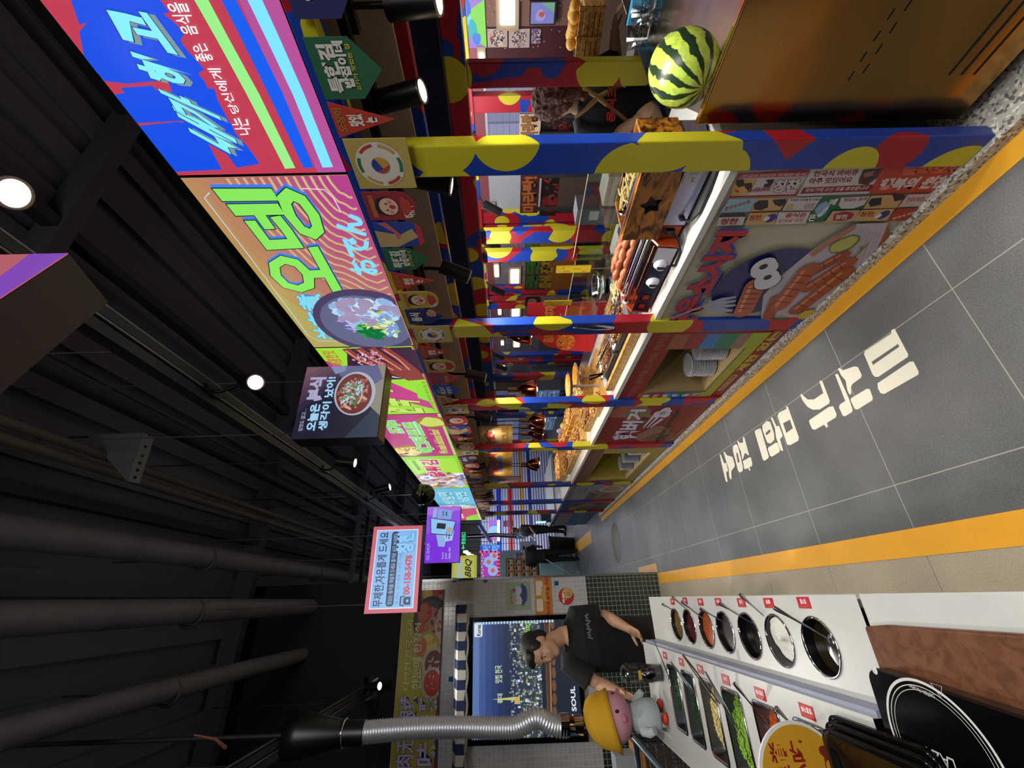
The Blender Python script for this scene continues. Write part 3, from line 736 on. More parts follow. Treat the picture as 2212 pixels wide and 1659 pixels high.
def s3(a):
    a.rect(0, 0, 1, 1, '#b83a7c'); a.rect(0, 0, 1, .045, '#b8cc74')
    a.blob(.16, .78, .15, .17, '#a07838', 3); a.blob(.15, .80, .125, .13, '#e0d070', 5); a.scatter(.15, .80, .10, .12, ['#5a2038', '#e8f0b0', '#c08040'], 40, .013, 2)
    a.text('에그타르트', .10, .34, .86, .62, '#86d850', .05, '#bff0ff', .035)
    a.text('조개파', .62, .63, .93, .88, '#86d850', .05, '#bff0ff', .035)
    a.rect(.66, .92, .94, .945, '#e8c8dc')
    a.text('We make delicious food', .06, .12, .68, .28, '#c8e85c', .018, shear=.3)
    a.blob(.84, .16, .12, .12, '#a06838', 6); a.blob(.84, .17, .095, .09, '#c8d860', 8)
sign(3.06, 4.14, G, s3, 'magenta lit sign with green outlined letters and English script reading We make delicious food')
def s4(a):
    a.rect(0, 0, 1, 1, '#8ed034'); a.rrect(.03, .06, .93, .94, .02, '#a6e03c')
    a.blob(.30, .42, .26, .30, '#b08468', 2); a.scatter(.30, .42, .24, .26, ['#d0b8b0', '#8a5a48', '#e8d8d8', '#a8b4d0'], 110, .03, 8)
    a.text('닭튀김', .42, .38, .92, .72, '#c02c5c', .05, '#f8f8ff', .03, .1)
    a.ell(.40, .80, .06, .06, '#e8f0ff'); a.text('닭', .37, .75, .43, .86, '#2c3f9c', .03); a.rects([(.64, .80, .90, .86)], '#6a9a2c')
    a.rects([(.30, .02, .36, .09), (.42, .02, .48, .09)], '#2c90d8'); a.rects([(.36, .02, .42, .09)], '#c04060')
sign(4.15, 5.55, G, s4, 'lime lit sign with fried chicken and magenta letters, fifth along the row')
def s5(a):
    a.rect(0, 0, 1, 1, '#6cb8dc'); a.poly([(0, 0), (.28, 0), (.34, 1), (0, 1)], '#58a0cc')
    a.text('비빔면', .30, .46, .86, .84, '#a4e0e8', .04, '#30558c', .02); a.text('냉면', .40, .12, .84, .42, '#a4e0e8', .04, '#30558c', .02)
    a.blob(.12, .6, .11, .25, '#c8bca0', 3); a.scatter(.12, .6, .1, .2, ['#e8dcc8', '#a08c70', '#c8e8f0'], 40, .02, 4)
sign(5.56, 7.0, G, s5, 'sky blue lit sign with outlined Korean letters near the far end')
def s6(a):
    a.rect(0, 0, 1, 1, '#c43c6c'); a.poly([(0, 0), (.6, 0), (.3, .45), (0, .5)], '#8ed044'); a.rect(0, 0, 1, .05, '#d8d890'); a.poly([(.6, 1), (1, 1), (1, .45)], '#6cb8dc')
    a.text('맛집', .2, .5, .6, .9, '#f0d8e8', .04)
sign(7.01, 8.1, G, s6, 'pink and green lit sign, last of the row')

# pennants hanging from the beam -------------------------------------------------------------------
def taeguk(a, cx, cy, r):
    a.ell(cx, cy, r, r, '#cfc9bd', 40); 
    for k, c in enumerate(['#b02c30', '#1c6b4c', '#b49048', '#b02c30', '#1c6b4c', '#b49048']):
        t0 = math.radians(60*k+8); t1 = math.radians(60*k+52); n_ = 8
        pts = [(cx+r*.93*math.cos(t0+(t1-t0)*i/n_), cy+r*.93*math.sin(t0+(t1-t0)*i/n_)*a.w/a.h) for i in range(n_+1)]
        pts += [(cx+r*.80*math.cos(t1-(t1-t0)*i/n_), cy+r*.80*math.sin(t1-(t1-t0)*i/n_)*a.w/a.h) for i in range(n_+1)]
        a.poly(pts, c)
    a.ell(cx, cy, r*.36, r*.36, '#c0902c', 24)
    a.poly([(cx+r*.36*math.cos(math.radians(30+q*15)), cy+r*.36*math.sin(math.radians(30+q*15))*a.w/a.h) for q in range(13)], '#1c3a8c')
    a.poly([(cx+r*.36*math.cos(math.radians(150+q*15)), cy+r*.36*math.sin(math.radians(150+q*15))*a.w/a.h) for q in range(9)], '#b02c30')
def face(a, cx, cy, r, hair='#171216'):
    a.blob(cx, cy+r*.3*a.w/a.h, r*1.12, r*1.05, hair, 3, j=.08); a.ell(cx, cy, r, r*.92, '#d9b49c')
    q = a.w/a.h
    a.ell(cx-r*.4, cy+r*.2*q, r*.09, r*.13, '#1a1216'); a.ell(cx+r*.35, cy+r*.2*q, r*.09, r*.13, '#1a1216')
    a.ell(cx-r*.62, cy-r*.15*q, r*.2, r*.16, '#cf7f80'); a.ell(cx+r*.6, cy-r*.15*q, r*.2, r*.16, '#cf7f80'); a.ell(cx, cy-r*.35*q, r*.24, r*.3, '#b0303c')
def pen_shape(kind):
    if kind == 'tri': return [(0, 1), (1, 1), (.5, 0)]
    if kind == 'pent': return [(0, 1), (1, 1), (1, .38), (.5, 0), (0, .38)]
    if kind == 'round': return [(0, 1), (1, 1), (1, .3)]+[(.5+.5*math.cos(-PI*k/8), .3+.3*math.sin(-PI*k/8)) for k in range(1, 8)]+[(0, .3)]
    return [(0, 1), (1, 1), (1, 0), (0, 0)]
def pennant(kind, y0, y1, z1, h, col, fn, label, cloth=True, x=1.308):
    a = Art(y1-y0, h, rough=.75); poly = pen_shape(kind); mb = MB()
    o_ = Vector((x, y1, z1-h))
    fr = lambda u, v, z: o_+Vector((z, -u*a.w, v*a.h))
    mb.prism(poly, 0, .003, M(col, .75), fr)
    if fn: fn(a)
    a.put(mb, o_, XN, YN, lift=.0008)
    o = mb.build('pennant', loc=(x, (y0+y1)/2, z1)); tag(o, label, 'pennant', 'pennants hanging along the beam'); return o
def f_green(a):
    a.text('특한김', .12, .62, .9, .86, '#d4d2cc', .06, '#15301f', .012); a.text('밥집이네', .2, .46, .95, .62, '#d4d2cc', .05, '#15301f', .01); a.text('고기가 맛있는 집', .15, .38, .9, .45, '#c2b83a', .02)
def f_tri(a):
    a.text('오징어', .16, .80, .84, .96, '#9c7030', .04); a.text('맛있', .33, .5, .67, .76, '#dcd6cc', .05); a.text('는', .42, .28, .58, .47, '#dcd6cc', .05)
def f_logo(a): taeguk(a, .5, .52, .44)
def f_face(a):
    a.rects([(.10, .80, .9, .9)], '#a8603c'); a.text('떡볶이', .08, .05, .5, .28, '#d8d4cc', .05); a.blob(.5, .2, .32, .16, '#a83a2c', 2); face(a, .5, .54, .30)
def f_blue(a):
    a.poly([(0, 1), (.7, 1), (.5, .5), (.75, .2), (.4, .1), (0, .6)], '#b49c68'); a.poly([(.3, .55), (.6, .6), (1, .9), (1, .7), (.5, .45)], '#c05c60'); a.poly([(.0, .12), (1, .12), (.8, 0), (.2, 0)], '#b03038')
def f_navy(a):
    a.text('음식', .2, .6, .8, .9, '#d4d2cc', .05); a.blob(.75, .3, .25, .2, '#b88a70', 4)
def f_red2(a):
    a.text('맛있는 밥집', .1, .55, .9, .75, '#2c5cb0', .04); a.text('맛있는', .2, .35, .8, .5, '#c0b040', .03)
def f_blue2(a):
    a.text('배고파', .12, .58, .88, .8, '#d4d8e0', .05); a.text('맛있다', .15, .36, .85, .54, '#d4d8e0', .05); a.rects([(.2, .84, .6, .9)], '#9cb43c')
def f_cream(a): a.text('고기', .2, .6, .8, .85, '#b03038', .05); a.text('한국맛', .15, .3, .85, .55, '#b0702c', .04)
kinds = {
 'green': ('pent', '#1f5c3c', f_green, 'green pointed pennant with white letters'),
 'tri': ('tri', '#b03320', f_tri, 'red triangular pennant'),
 'face': ('round', '#8c2430', f_face, 'red pennant with a cartoon face'),
 'blue': ('round', '#1c3f96', f_blue, 'blue and tan picture pennant'),
 'navy': ('pent', '#1d2560', f_navy, 'navy pennant with white letters'),
 'yface': ('round', '#b09a38', f_face, 'yellow pennant with a cartoon face'),
 'red2': ('pent', '#b03338', f_red2, 'red pointed pennant with blue letters'),
 'blue2': ('pent', '#24509c', f_blue2, 'bright blue pennant with rows of white letters'),
 'cream': ('tri', '#b8a468', f_cream, 'cream pennant with red letters')}
for i, y in enumerate(POSTY):
    w_ = .19 if i == 0 else .17
    pennant('rect', y-w_/2, y+w_/2-.01, 2.20, .20, '#b09c50', f_logo, 'swirl emblem square on the post ' + post_words[i].split(',')[0])
bays = [(-.6, .80, ['face', 'cream', 'navy', 'blank', 'green', 'tri']), (1.005, 1.825, ['tri', 'green', 'blue', 'face'][::-1]), (2.02, 2.86, ['tri', 'yface', 'red2', 'blue2', 'cream']),
        (3.06, 3.93, ['face', 'blue', 'tri', 'yface']), (4.12, 5.5, ['navy', 'face', 'tri', 'yface', 'blue', 'face']), (5.7, 6.62, ['yface', 'tri', 'cream', 'blue']), (6.82, 7.52, ['face', 'navy', 'tri'])]
ordw = ['first', 'second', 'third', 'fourth', 'fifth', 'sixth']
bayw = ['nearest bay', 'bay over the grill', 'bay over the trays', 'bay over the copper lamps', 'mustard bay', 'far bay', 'last bay']
for bi, (y0, y1, ks) in enumerate(bays):
    if bi == 1: ks = ['face', 'blue', 'green', 'tri', 'yface', 'navy']
    n_ = len(ks)
    for k, kd in enumerate(ks):
        if bi == 0:
            edges = {'green': (.548, .699), 'tri': (.706, .812), 'navy': (.33, .51), 'blank': None, 'face': (-.2, -.02), 'cream': (.0, .3)}[kd]
            if edges is None: continue
            a0, a1 = edges
        else:
            d = (y1-y0)/n_; a0 = y0+d*k+.006; a1 = a0+d-.012
        sh, col, fn, lab = kinds[kd]
        pennant(sh, a0, a1, 2.205, .185 if kd != 'cream' else .15, col, fn, '%s, %s in the %s' % (lab, ordw[k], bayw[bi]))
# ------------------------------------------------------------------ wall dressings on the tiled partition
def wall_pt(px, py, d=0.0): return P(px, py, 'Y', WY-d)
# striped scalloped awning
root = empty('awning', (-1.4, WY-.001, 2.33), 'navy and white striped scalloped awning on the tiled wall above the city screen', 'awning')
mb = MB(); NV = M('#16214e', .8); CR = M('#b9b8b4', .8); n_ = 40
for k in range(n_):
    x1 = -.045-k*.0845; x0 = x1-.0845; m_ = NV if k % 2 == 0 else CR
    for j in range(4):
        t0, t1 = j/4, (j+1)/4
        z0a = 2.335-.05*t0; z1a = 2.335-.05*t1; ya = WY-.03-.17*t0; yb = WY-.03-.17*t1
        mb.add([(x0, ya, z0a), (x1, ya, z0a), (x1, yb, z1a), (x0, yb, z1a)], [(0, 1, 2, 3)], m_)
    pts = [(x0+(x1-x0)*q/6, 2.285-.07-.02*abs(math.sin(PI*((k*6+q)/18.0)))) for q in range(7)]
    front = [(x0, WY-.20, 2.285), (x1, WY-.20, 2.285)]+[(p[0], WY-.202, p[1]) for p in pts[::-1]]
    mb.add(front, [tuple(range(len(front)))[::-1]], m_)
    mb.add([(a, b-.004, c) for a, b, c in front], [tuple(range(len(front)))], m_)
mb.build('canopy', root)
mb = MB(); pts = []
for k in range(n_*6+1):
    x = -.045-k*.0845/6; pts.append((x, WY-.205, 2.213-.02*abs(math.sin(PI*(k/18.0)))-.002))
for a, b in zip(pts[:-1], pts[1:]):
    mb.add([a, b, (b[0], b[1]-.001, b[2]-.022), (a[0], a[1]-.001, a[2]-.022)], [(0, 1, 2, 3)], M('#8c8480', .8))
mb.build('edge_piping', root)
MB().box((-3.4, WY-.03, 2.30), (-.05, WY-.001, 2.345), CR).build('rail', root)
# yellow picture banner
BX0, BX1, BZ0, BZ1 = -3.2, .115, 2.487, 2.93
a = TArt('Y', WY-.06, (BX0, WY-.06, BZ0), BX1-BX0, BZ1-BZ0, rough=.5)
a.rect(0, 0, 1, 1, '#a39a2c'); a.rect(0, 0, 1, .05, '#70284c')
a.Z(830, 1240, 3.96)
a.tp([(250, 100), (548, 100), (525, 500), (500, 1030), (450, 1075), (400, 830), (290, 640), (260, 400)], '#7d5a38')
def wp(x, y): c = a.w2((x, y)); return c[0]/a.w, c[1]/a.h
for (x, y, r, c, c2) in ((400, 150, .036, '#b09a60', '#c8b03c'), (470, 160, .036, '#a8a090', '#b03820'), (510, 260, .030, '#a09484', '#902818'), (400, 400, .074, '#1c1c20', '#3a3a3e'), (400, 400, .05, '#38383c', '#b07060'),
                         (505, 450, .034, '#b8aca8', '#b04038'), (330, 480, .03, '#909040', '#b04020'), (470, 620, .042, '#b8aab0', '#c89ca0'), (370, 640, .05, '#a08c3c', '#c8b058'), (425, 770, .046, '#a89c94', '#5a2218'), (410, 930, .042, '#a89c94', '#a82818'), (310, 620, .028, '#a0782c', '#b05020'), (345, 330, .03, '#a03020', '#b05030'), (505, 340, .022, '#b0a8a0', '#c09080')):
    u, v = wp(x, y); a.ell(u, v, r, r*.8, c); a.ell(u, v, r*.82, r*.62, c2); a.scatter(u, v, r*.7, r*.5, [c2, c], 10, r*.1, int(x))
LV = '#b0aedc'
k = dict(bold=.02, out='#4a2a6e', ow=.02)
a.tt('限续', (135, 1270), (130, 1040), (285, 1040), (270, 1270), LV, **k); a.tt('肉无', (85, 1660), (110, 1400), (265, 1400), (245, 1660), LV, **k)
a.tt('聚', (300, 1180), (300, 1045), (455, 1045), (455, 1180), LV, **k); a.tt('美味天', (250, 1880), (290, 1215), (450, 1215), (430, 1880), LV, **k)
a.tt('다양한 한국 고기', (165, 990), (205, 395), (255, 395), (215, 990), '#c8c090', bold=.02)
a.tt('한눈에 한정식', (235, 990), (265, 420), (320, 420), (320, 990), '#bcc0a0', bold=.02)
o = panel('banner', a, a.o, (1, 0, 0), YN, .04, label='long yellow banner with lilac Chinese characters and dishes of food, high on the tiled wall', cat='banner')
# city screen
SXL, SXR, SZT, SZB = -1.285, -.175, 2.185, .985
root = empty('wall_screen', (-.73, WY, SZB), 'large black-framed screen showing a city at night, on the tiled wall', 'screen')
mb = MB(); fw = .045
for lo, hi in (((SXL, SZB), (SXR, SZB+fw)), ((SXL, SZT-fw), (SXR, SZT)), ((SXL, SZB+fw), (SXL+fw, SZT-fw)), ((SXR-fw, SZB+fw), (SXR, SZT-fw))):
    mb.box((lo[0], WY-.05, lo[1]), (hi[0], WY-.002, hi[1]), BLACKG)
mb.build('frame', root)
W_, H_ = SXR-SXL-2*fw, SZT-SZB-2*fw
a = TArt('Y', WY-.03, (SXL+fw, WY-.03, SZB+fw), W_, H_, glow=.9, rough=.1)
a.rect(0, 0, 1, 1, '#16233c')
for k, c in enumerate(['#5c78b0', '#405a94', '#344a80', '#2c3f70', '#26365e', '#22304f']): a.rect(0, 1-.07*(k+1)-.02 if k else .93, 1, 1-.06*k, c)
a.rect(0, .30, 1, .56, '#2e3c48'); rn = random.Random(5)
for c, n_ in (('#8fa3b8', 150), ('#5c6c70', 220), ('#b0a478', 140), ('#3c4a3c', 120), ('#d8e0f0', 60)):
    a.rects([(x, y, min(1, x+.006+.018*rn.random()), y+.004+.022*rn.random()) for x, y in ((rn.random()*.98, .34+rn.random()**1.3*.30) for _ in range(n_))], c)
a.poly([(0, 0), (1, 0), (1, .33), (0, .36)], '#1a2434')
for k in range(9): a.ell(.08+.11*k, .245-.004*k, .05, .022, '#6e4c34'); 
a.poly([(0, .275), (1, .235), (1, .247), (0, .29)], '#b07c4c'); a.poly([(0, .31), (1, .285), (1, .29), (0, .316)], '#8c6038')
a.rects([(.03+.012*k, .268-.0004*k, .034+.012*k, .31-.0004*k) for k in range(78)], '#7c5030')
a.poly([(.30, .60), (.315, .82), (.33, .60)], '#c8cc70'); a.rect(.27, .56, .33, .61, '#c8b070')
a.text('맛집 천국', .45, .84-.12, .60, .79, '#c8d8b0', .02, rot=0); a.text('홍대', .28, .72, .36, .77, '#c8d8b0', .02)
a.rrect(.86, .91, .99, .99, .015, '#dfe6ee'); a.text('Korea', .87, .925, .975, .965, '#1c2c50', .03)
a.text('MY SOUL', .06, .04, .40, .085, '#e6eef6', .03); a.text('Nestcy', .84, .42, .99, .50, '#7fd04c', .02); a.text('한국에 온 것을 환영합니다', .60, .015, .98, .045, '#dfe6f0', .015)
a.poly([(0, 0), (.16, 0), (.13, .10), (.04, .14)], '#c88030'); a.rects([(.975, .2+.03*k, .998, .22+.03*k) for k in range(26)], '#b8d4e8')
mb = MB(); mb.box((SXL+fw, WY-.03, SZB+fw), (SXR-fw, WY-.005, SZT-fw), BLACKG); a.put(mb, a.o, (1, 0, 0), YN); mb.build('display', root)
# posters
def wposter(x0, y0, x1, y1, fn, label, name='poster', d=.004):
    p = wall_pt(x1, y1); q = wall_pt(x0, y0); a = TArt('Y', WY-d, (p.x, WY-d, p.z), q.x-p.x, q.z-p.z, rough=.45); fn(a)
    return panel(name, a, a.o, (1, 0, 0), YN, d-.0005, side=WHITE, label=label, cat='poster', group='posters on the tiled wall')
def fa(a):
    a.rect(0, 0, 1, 1, '#8fa38c'); a.blob(.55, .28, .38, .14, '#2c3c78', 2); a.blob(.35, .5, .16, .14, '#c0c4d4', 4); a.blob(.68, .5, .17, .14, '#b0c0dc', 6)
    a.ell(.33, .62, .07, .07, '#b8907c'); a.ell(.70, .64, .07, .07, '#b8907c'); a.blob(.7, .68, .08, .05, '#6c3a2a'); a.text('227개 모임!', .22, .74, .74, .84, '#9c3040', .03); a.rects([(.3, .87, .7, .91)], '#b0a840')
wposter(1093, 1258, 1147, 1317, fa, 'pale green picture poster with drawn figures, topmost of three on the tiled wall')
def fb(a):
    a.rect(0, 0, 1, 1, '#c07a22'); a.rrect(.12, .55, .42, .92, .03, '#d8ccc0'); a.rrect(.50, .50, .86, .92, .03, '#d8ccc0'); a.blob(.55, .42, .2, .1, '#c89a50', 3)
    a.text('맛보고 반하는 치킨', .04, .12, .96, .36, '#a82c2c', .05)
wposter(1153, 1243, 1195, 1331, fb, 'orange food poster with red lettering, between the other two posters')
c = wall_pt(1223, 1288); r = .088
a = Art(2*r, 2*r, rough=.4); a.ell(.5, .5, .5, .5, '#b02c34', 40); a.ell(.68, .42, .31, .36, '#c09c58'); a.ell(.69, .42, .28, .32, '#d0b478'); a.scatter(.69, .42, .2, .25, ['#a05030', '#7a4a2c', '#c89c48'], 24, .03, 3)
a.rects([(.12, .62, .36, .76), (.40, .62, .66, .76)], '#e0d8d0'); a.rects([(.3, .48, .62, .58)], '#d0a84c')
mb = MB().lathe([(.001, 0), (r, 0), (r, .003), (.001, .003)], (c.x, WY, c.z), 40, WHITE, axis=(0, -1, 0)); a.put(mb, (c.x-r, WY-.003, c.z-r), (1, 0, 0), YN)
tag(mb.build('poster', loc=(c.x, WY, c.z)), 'round red sticker with a pizza, lowest of three on the tiled wall', 'poster', 'posters on the tiled wall')

# ------------------------------------------------------------------ seasoning counter in front of the camera
CX = -.016; ZF, ZR = .86, .92; XS_ = -.243
bowlsY = [2.465, 2.29, 2.095, 1.915, 1.726, 1.54, 1.342]; bowlX = -.142
trayY = [2.475, 2.275, 2.065, 1.855, 1.625, 1.40]; TX0, TX1 = -.580, -.315
def plate(mb, x0, x1, y0, y1, z, hole, m):
    """flat cell with a hole: hole is a loop of points ordered counter-clockwise"""
    n = len(hole); cx_ = sum(p[0] for p in hole)/n; cy_ = sum(p[1] for p in hole)/n; out = []
    for hx, hy in hole:
        dx, dy = hx-cx_, hy-cy_; t = 1e9
        if dx > 1e-9: t = min(t, (x1-cx_)/dx)
        if dx < -1e-9: t = min(t, (x0-cx_)/dx)
        if dy > 1e-9: t = min(t, (y1-cy_)/dy)
        if dy < -1e-9: t = min(t, (y0-cy_)/dy)
        out.append((cx_+dx*t, cy_+dy*t))
    vs = [(x, y, z) for x, y in hole]+[(x, y, z) for x, y in out]
    fs = [(i, n+i, n+(i+1) % n, (i+1) % n) for i in range(n)]
    mb.add(vs, fs, m)
    def side(p): return 0 if abs(p[0]-x1) < 1e-6 else 1 if abs(p[1]-y1) < 1e-6 else 2 if abs(p[0]-x0) < 1e-6 else 3
    corner = [(x1, y1), (x0, y1), (x0, y0), (x1, y0)]
    for i in range(n):                                             # fill the corners the ray fan cuts off
        p, q = out[i], out[(i+1) % n]; sp, sq = side(p), side(q)
        if sp != sq:
            pts = [(p[0], p[1], z)]; k_ = sp
            while k_ != sq: pts.append((corner[k_][0], corner[k_][1], z)); k_ = (k_+1) % 4
            pts.append((q[0], q[1], z))
            if len(pts) < 6: mb.add(pts, [tuple(range(len(pts)))], None)
def circ(cx_, cy_, r, n=36): return [(cx_+r*math.cos(2*PI*k/n), cy_+r*math.sin(2*PI*k/n)) for k in range(n)]
def rrect_pts(x0, y0, x1, y1, r, q=5):
    pts = []
    for cx_, cy_, a0 in ((x1-r, y1-r, 0), (x0+r, y1-r, 90), (x0+r, y0+r, 180), (x1-r, y0+r, 270)):
        for k in range(q+1): t = math.radians(a0+90*k/q); pts.append((cx_+r*math.cos(t), cy_+r*math.sin(t)))
    return pts
root = empty('seasoning_counter', (-.3, 2.0, 0), 'white stepped counter of sauce bowls and garnish trays in front of the man', 'counter')
mb = MB(); ys = [2.885]+[(a_+b_)/2 for a_, b_ in zip(bowlsY[:-1], bowlsY[1:])]+[1.145]
for k, y in enumerate(bowlsY): plate(mb, XS_, CX, ys[k+1], ys[k], ZF, circ(bowlX, y, .070), QUARTZ)
mb.box((CX-.004, 1.145, ZF-.03), (CX, 2.885, ZF-.0002), QUARTZ); mb.box((XS_, 2.875, ZF-.03), (CX, 2.885, ZF-.0002), QUARTZ)
mb.build('front_worktop', root)
mb = MB(); ys = [2.95]+[(a_+b_)/2 for a_, b_ in zip(trayY[:-1], trayY[1:])]+[1.145]
for k, y in enumerate(trayY): plate(mb, -.70, XS_-.012, ys[k+1], ys[k], ZR, rrect_pts(TX0+.012, y-.068, TX1-.012, y+.068, .02), QUARTZ)
mb.box((XS_-.014, 1.145, ZR-.012), (XS_-.012, 2.95, ZR-.0003), QUARTZ); mb.box((-.70, 2.93, ZR-.06), (XS_-.012, 2.95, ZR-.0003), QUARTZ)
mb.build('rear_worktop', root)
mb = MB().box((XS_-.014, 1.145, ZF-.01), (XS_, 2.93, ZR-.012), M('#8f97ad', .45)); mb.build('step', root)
mb = MB(); mb.box((CX-.03, 1.15, 0), (CX-.012, 2.86, ZF-.03), WHITE); mb.box((-.69, 1.15, 0), (-.672, 2.92, ZR-.06), WHITE); mb.box((-.672, 2.86, 0), (CX-.03, 2.875, ZF-.04), WHITE); mb.box((-.672, 1.15, 0), (CX-.03, 1.165, ZF-.04), WHITE)
mb.box((-.672, 1.165, .5), (CX-.03, 2.86, .52), WHITE)
mb.build('cabinet', root)
sauces = [('#6a5226', 'olive brown paste'), ('#4a1512', 'dark red sauce'), ('#9a4a1e', 'orange brown sauce'), ('#261214', 'dark plum sauce'), ('#0e0f10', 'black soy sauce'), ('#dcd8d0', 'white sugar'), ('#1c160a', 'amber oil')]
bword = ['farthest bowl', 'second farthest bowl', 'third farthest bowl', 'middle bowl', 'third nearest bowl', 'second nearest bowl', 'nearest bowl']
for k, y in enumerate(bowlsY):
    r = .074; rt = empty('sauce_bowl', (bowlX, y, ZF), 'round steel bowl of %s sunk in the counter, %s' % (sauces[k][1], bword[k]), 'bowl', 'round sauce bowls in the front worktop')
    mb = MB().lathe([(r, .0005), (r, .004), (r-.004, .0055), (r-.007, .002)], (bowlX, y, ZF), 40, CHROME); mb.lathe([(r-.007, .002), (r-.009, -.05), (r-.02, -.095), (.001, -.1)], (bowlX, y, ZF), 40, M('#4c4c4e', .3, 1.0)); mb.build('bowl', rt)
    mb = MB(); R = r-.0095
    if k == 5:
        rings = []; rn = random.Random(3)
        for q in range(9):
            rr = R*q/8 if q else .001; rings.append([(bowlX+rr*math.cos(t), y+rr*math.sin(t), ZF-.034+(.034*max(0, math.cos(t-.2)*.5+.5)+.006*rn.random())*(1-.25*(q/8)**3)) for t in (2*PI*j/28 for j in range(28))])
        mb.rings(rings, M('#cfccc6', .8, bump=.6, vscale=60), True, False)
    else:
        dz = (-.014, -.014, -.012, -.014, -.022, 0, -.026)[k]
        mb.lathe([(.001, dz+.001), (R*.6, dz+.002*(k < 4)), (R, dz)], (bowlX, y, ZF), 32, M(sauces[k][0], .10 if k > 3 else .28, bump=(.2 if k < 3 else None), vscale=40))
    mb.build('sauce' if k != 5 else 'sugar', rt)
fills = [('#22461e', 'chopped green herbs'), ('#1d3c1a', 'dark green herbs'), ('#c9b878', 'pale chopped garlic'), ('#76a030', 'bright green sliced chilli'), ('#b04a12', 'orange chilli powder'), ('#b09a70', 'tan crushed nuts')]
for k, y in enumerate(trayY):
    rt = empty('garnish_tray', ((TX0+TX1)/2, y, ZR), 'steel tray of %s in the raised worktop' % fills[k][1], 'tray', 'oblong garnish trays in the rear worktop')
    mb = MB(); L = []
    for d, z in ((0, .001), (.0, .004), (.006, .006), (.012, .003), (.016, -.03), (.026, -.075), (.06, -.08)):
        L.append([(x, yy, ZR+z) for x, yy in rrect_pts(TX0+d, y-.078+d, TX1-d, y+.078-d, max(.004, .022-d*.3))])
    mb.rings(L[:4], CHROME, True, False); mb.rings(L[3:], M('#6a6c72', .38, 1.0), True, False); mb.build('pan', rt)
    mb = MB(); nx, ny = 34, 18; rn = random.Random(k+1); vs = []; hgt = -.014 if k in (0, 1) else .010
    for i in range(nx+1):
        for j in range(ny+1):
            u, v = i/nx, j/ny; x = TX0+.018+(TX1-TX0-.036)*u; yy = y-.058+.116*v
            e = min(u, 1-u, .3)*3.2*min(v*1.6, 1-v*.3, .5)*1.9; e = min(1, e)
            slope = (v if k in (2, 3, 4, 5) else 1-v)
            vs.append((x, yy, ZR-.050+(hgt+.050)*(.45+.55*(1-slope))*e+.006*rn.random()))
    fs = [(i*(ny+1)+j, (i+1)*(ny+1)+j, (i+1)*(ny+1)+j+1, i*(ny+1)+j+1) for i in range(nx) for j in range(ny)]
    mb.add(vs, fs, M(fills[k][0], .6, var=.45, vscale=55 if k < 4 else 120, bump=.8), True)
    # bits lying on the heap
    for q in range(150 if k in (0, 1, 2, 3) else 30):
        u, v = rn.random()*.9+.05, rn.random()*.8+.1; i = int(u*nx)*(ny+1)+int(v*ny); px, py, pz = vs[i]
        s_ = .0045 if k != 2 else .006
        if k == 3: 
            t = rn.random()*6.28; mb.tube([(px+.008*math.cos(t+.8*w_), py+.008*math.sin(t+.8*w_), pz+.006) for w_ in range(5)], .0022, 5, M('#86b43a', .35))
        else: mb.ball((px, py, pz+.002), (s_*(.5+rn.random()), s_*(.5+rn.random()), s_*.5), M(fills[k][0], .5), 6, 4)
    o = mb.build('garnish', rt); o['kind'] = 'stuff'
# red name cards
cardt = ['된장', '고추장', '쌈장', '춘장', '간장', '설탕', '참기름']; card2 = ['파', '고수', '마늘', '고추', '고춧가루', '땅콩가루']
Zc = lambda p: (1390+p[0]/4.265, 1270+p[1]/4.265)
def card(px, z, txt, L, label, grp):
    c = P(*Zc(px), 'Z', z); a = Art(L, L*.52, rough=.35); a.rect(0, 0, 1, 1, '#b01c2c'); a.text(txt, .25 if len(txt) < 4 else .12, .18, .75 if len(txt) < 4 else .88, .62, '#e8e4e0', .03)
    a.line([(.15+.7*q/8, .70+.16*math.sin(PI*q/8)) for q in range(9)], .015, '#c8803c')
    mb = MB().box((c.x-L*.26, c.y-L/2, z+.0005), (c.x+L*.26, c.y+L/2, z+.002), M('#b01c2c', .35)); a.put(mb, (c.x+L*.26, c.y-L/2, z+.002), (0, 1, 0), (-1, 0, 0), lift=.0002, step=.0001)
    tag(mb.build('name_card', loc=(c.x, c.y, z)), label, 'name card', grp)
for k, p in enumerate(((270, 126), (385, 120), (528, 130), (692, 130), (905, 135), (1157, 138), (1480, 135))):
    card(p, ZF, cardt[k], .056, 'small red name card on the white worktop by the %s' % bword[k], 'red cards by the sauce bowls')
for k, p in enumerate(((200, 622), (350, 682), (525, 748), (760, 845), (1078, 975), (1510, 1138))):
    card(p, ZR, card2[k], .060, 'small red name card beside the tray of %s' % fills[k][1], 'red cards by the garnish trays')
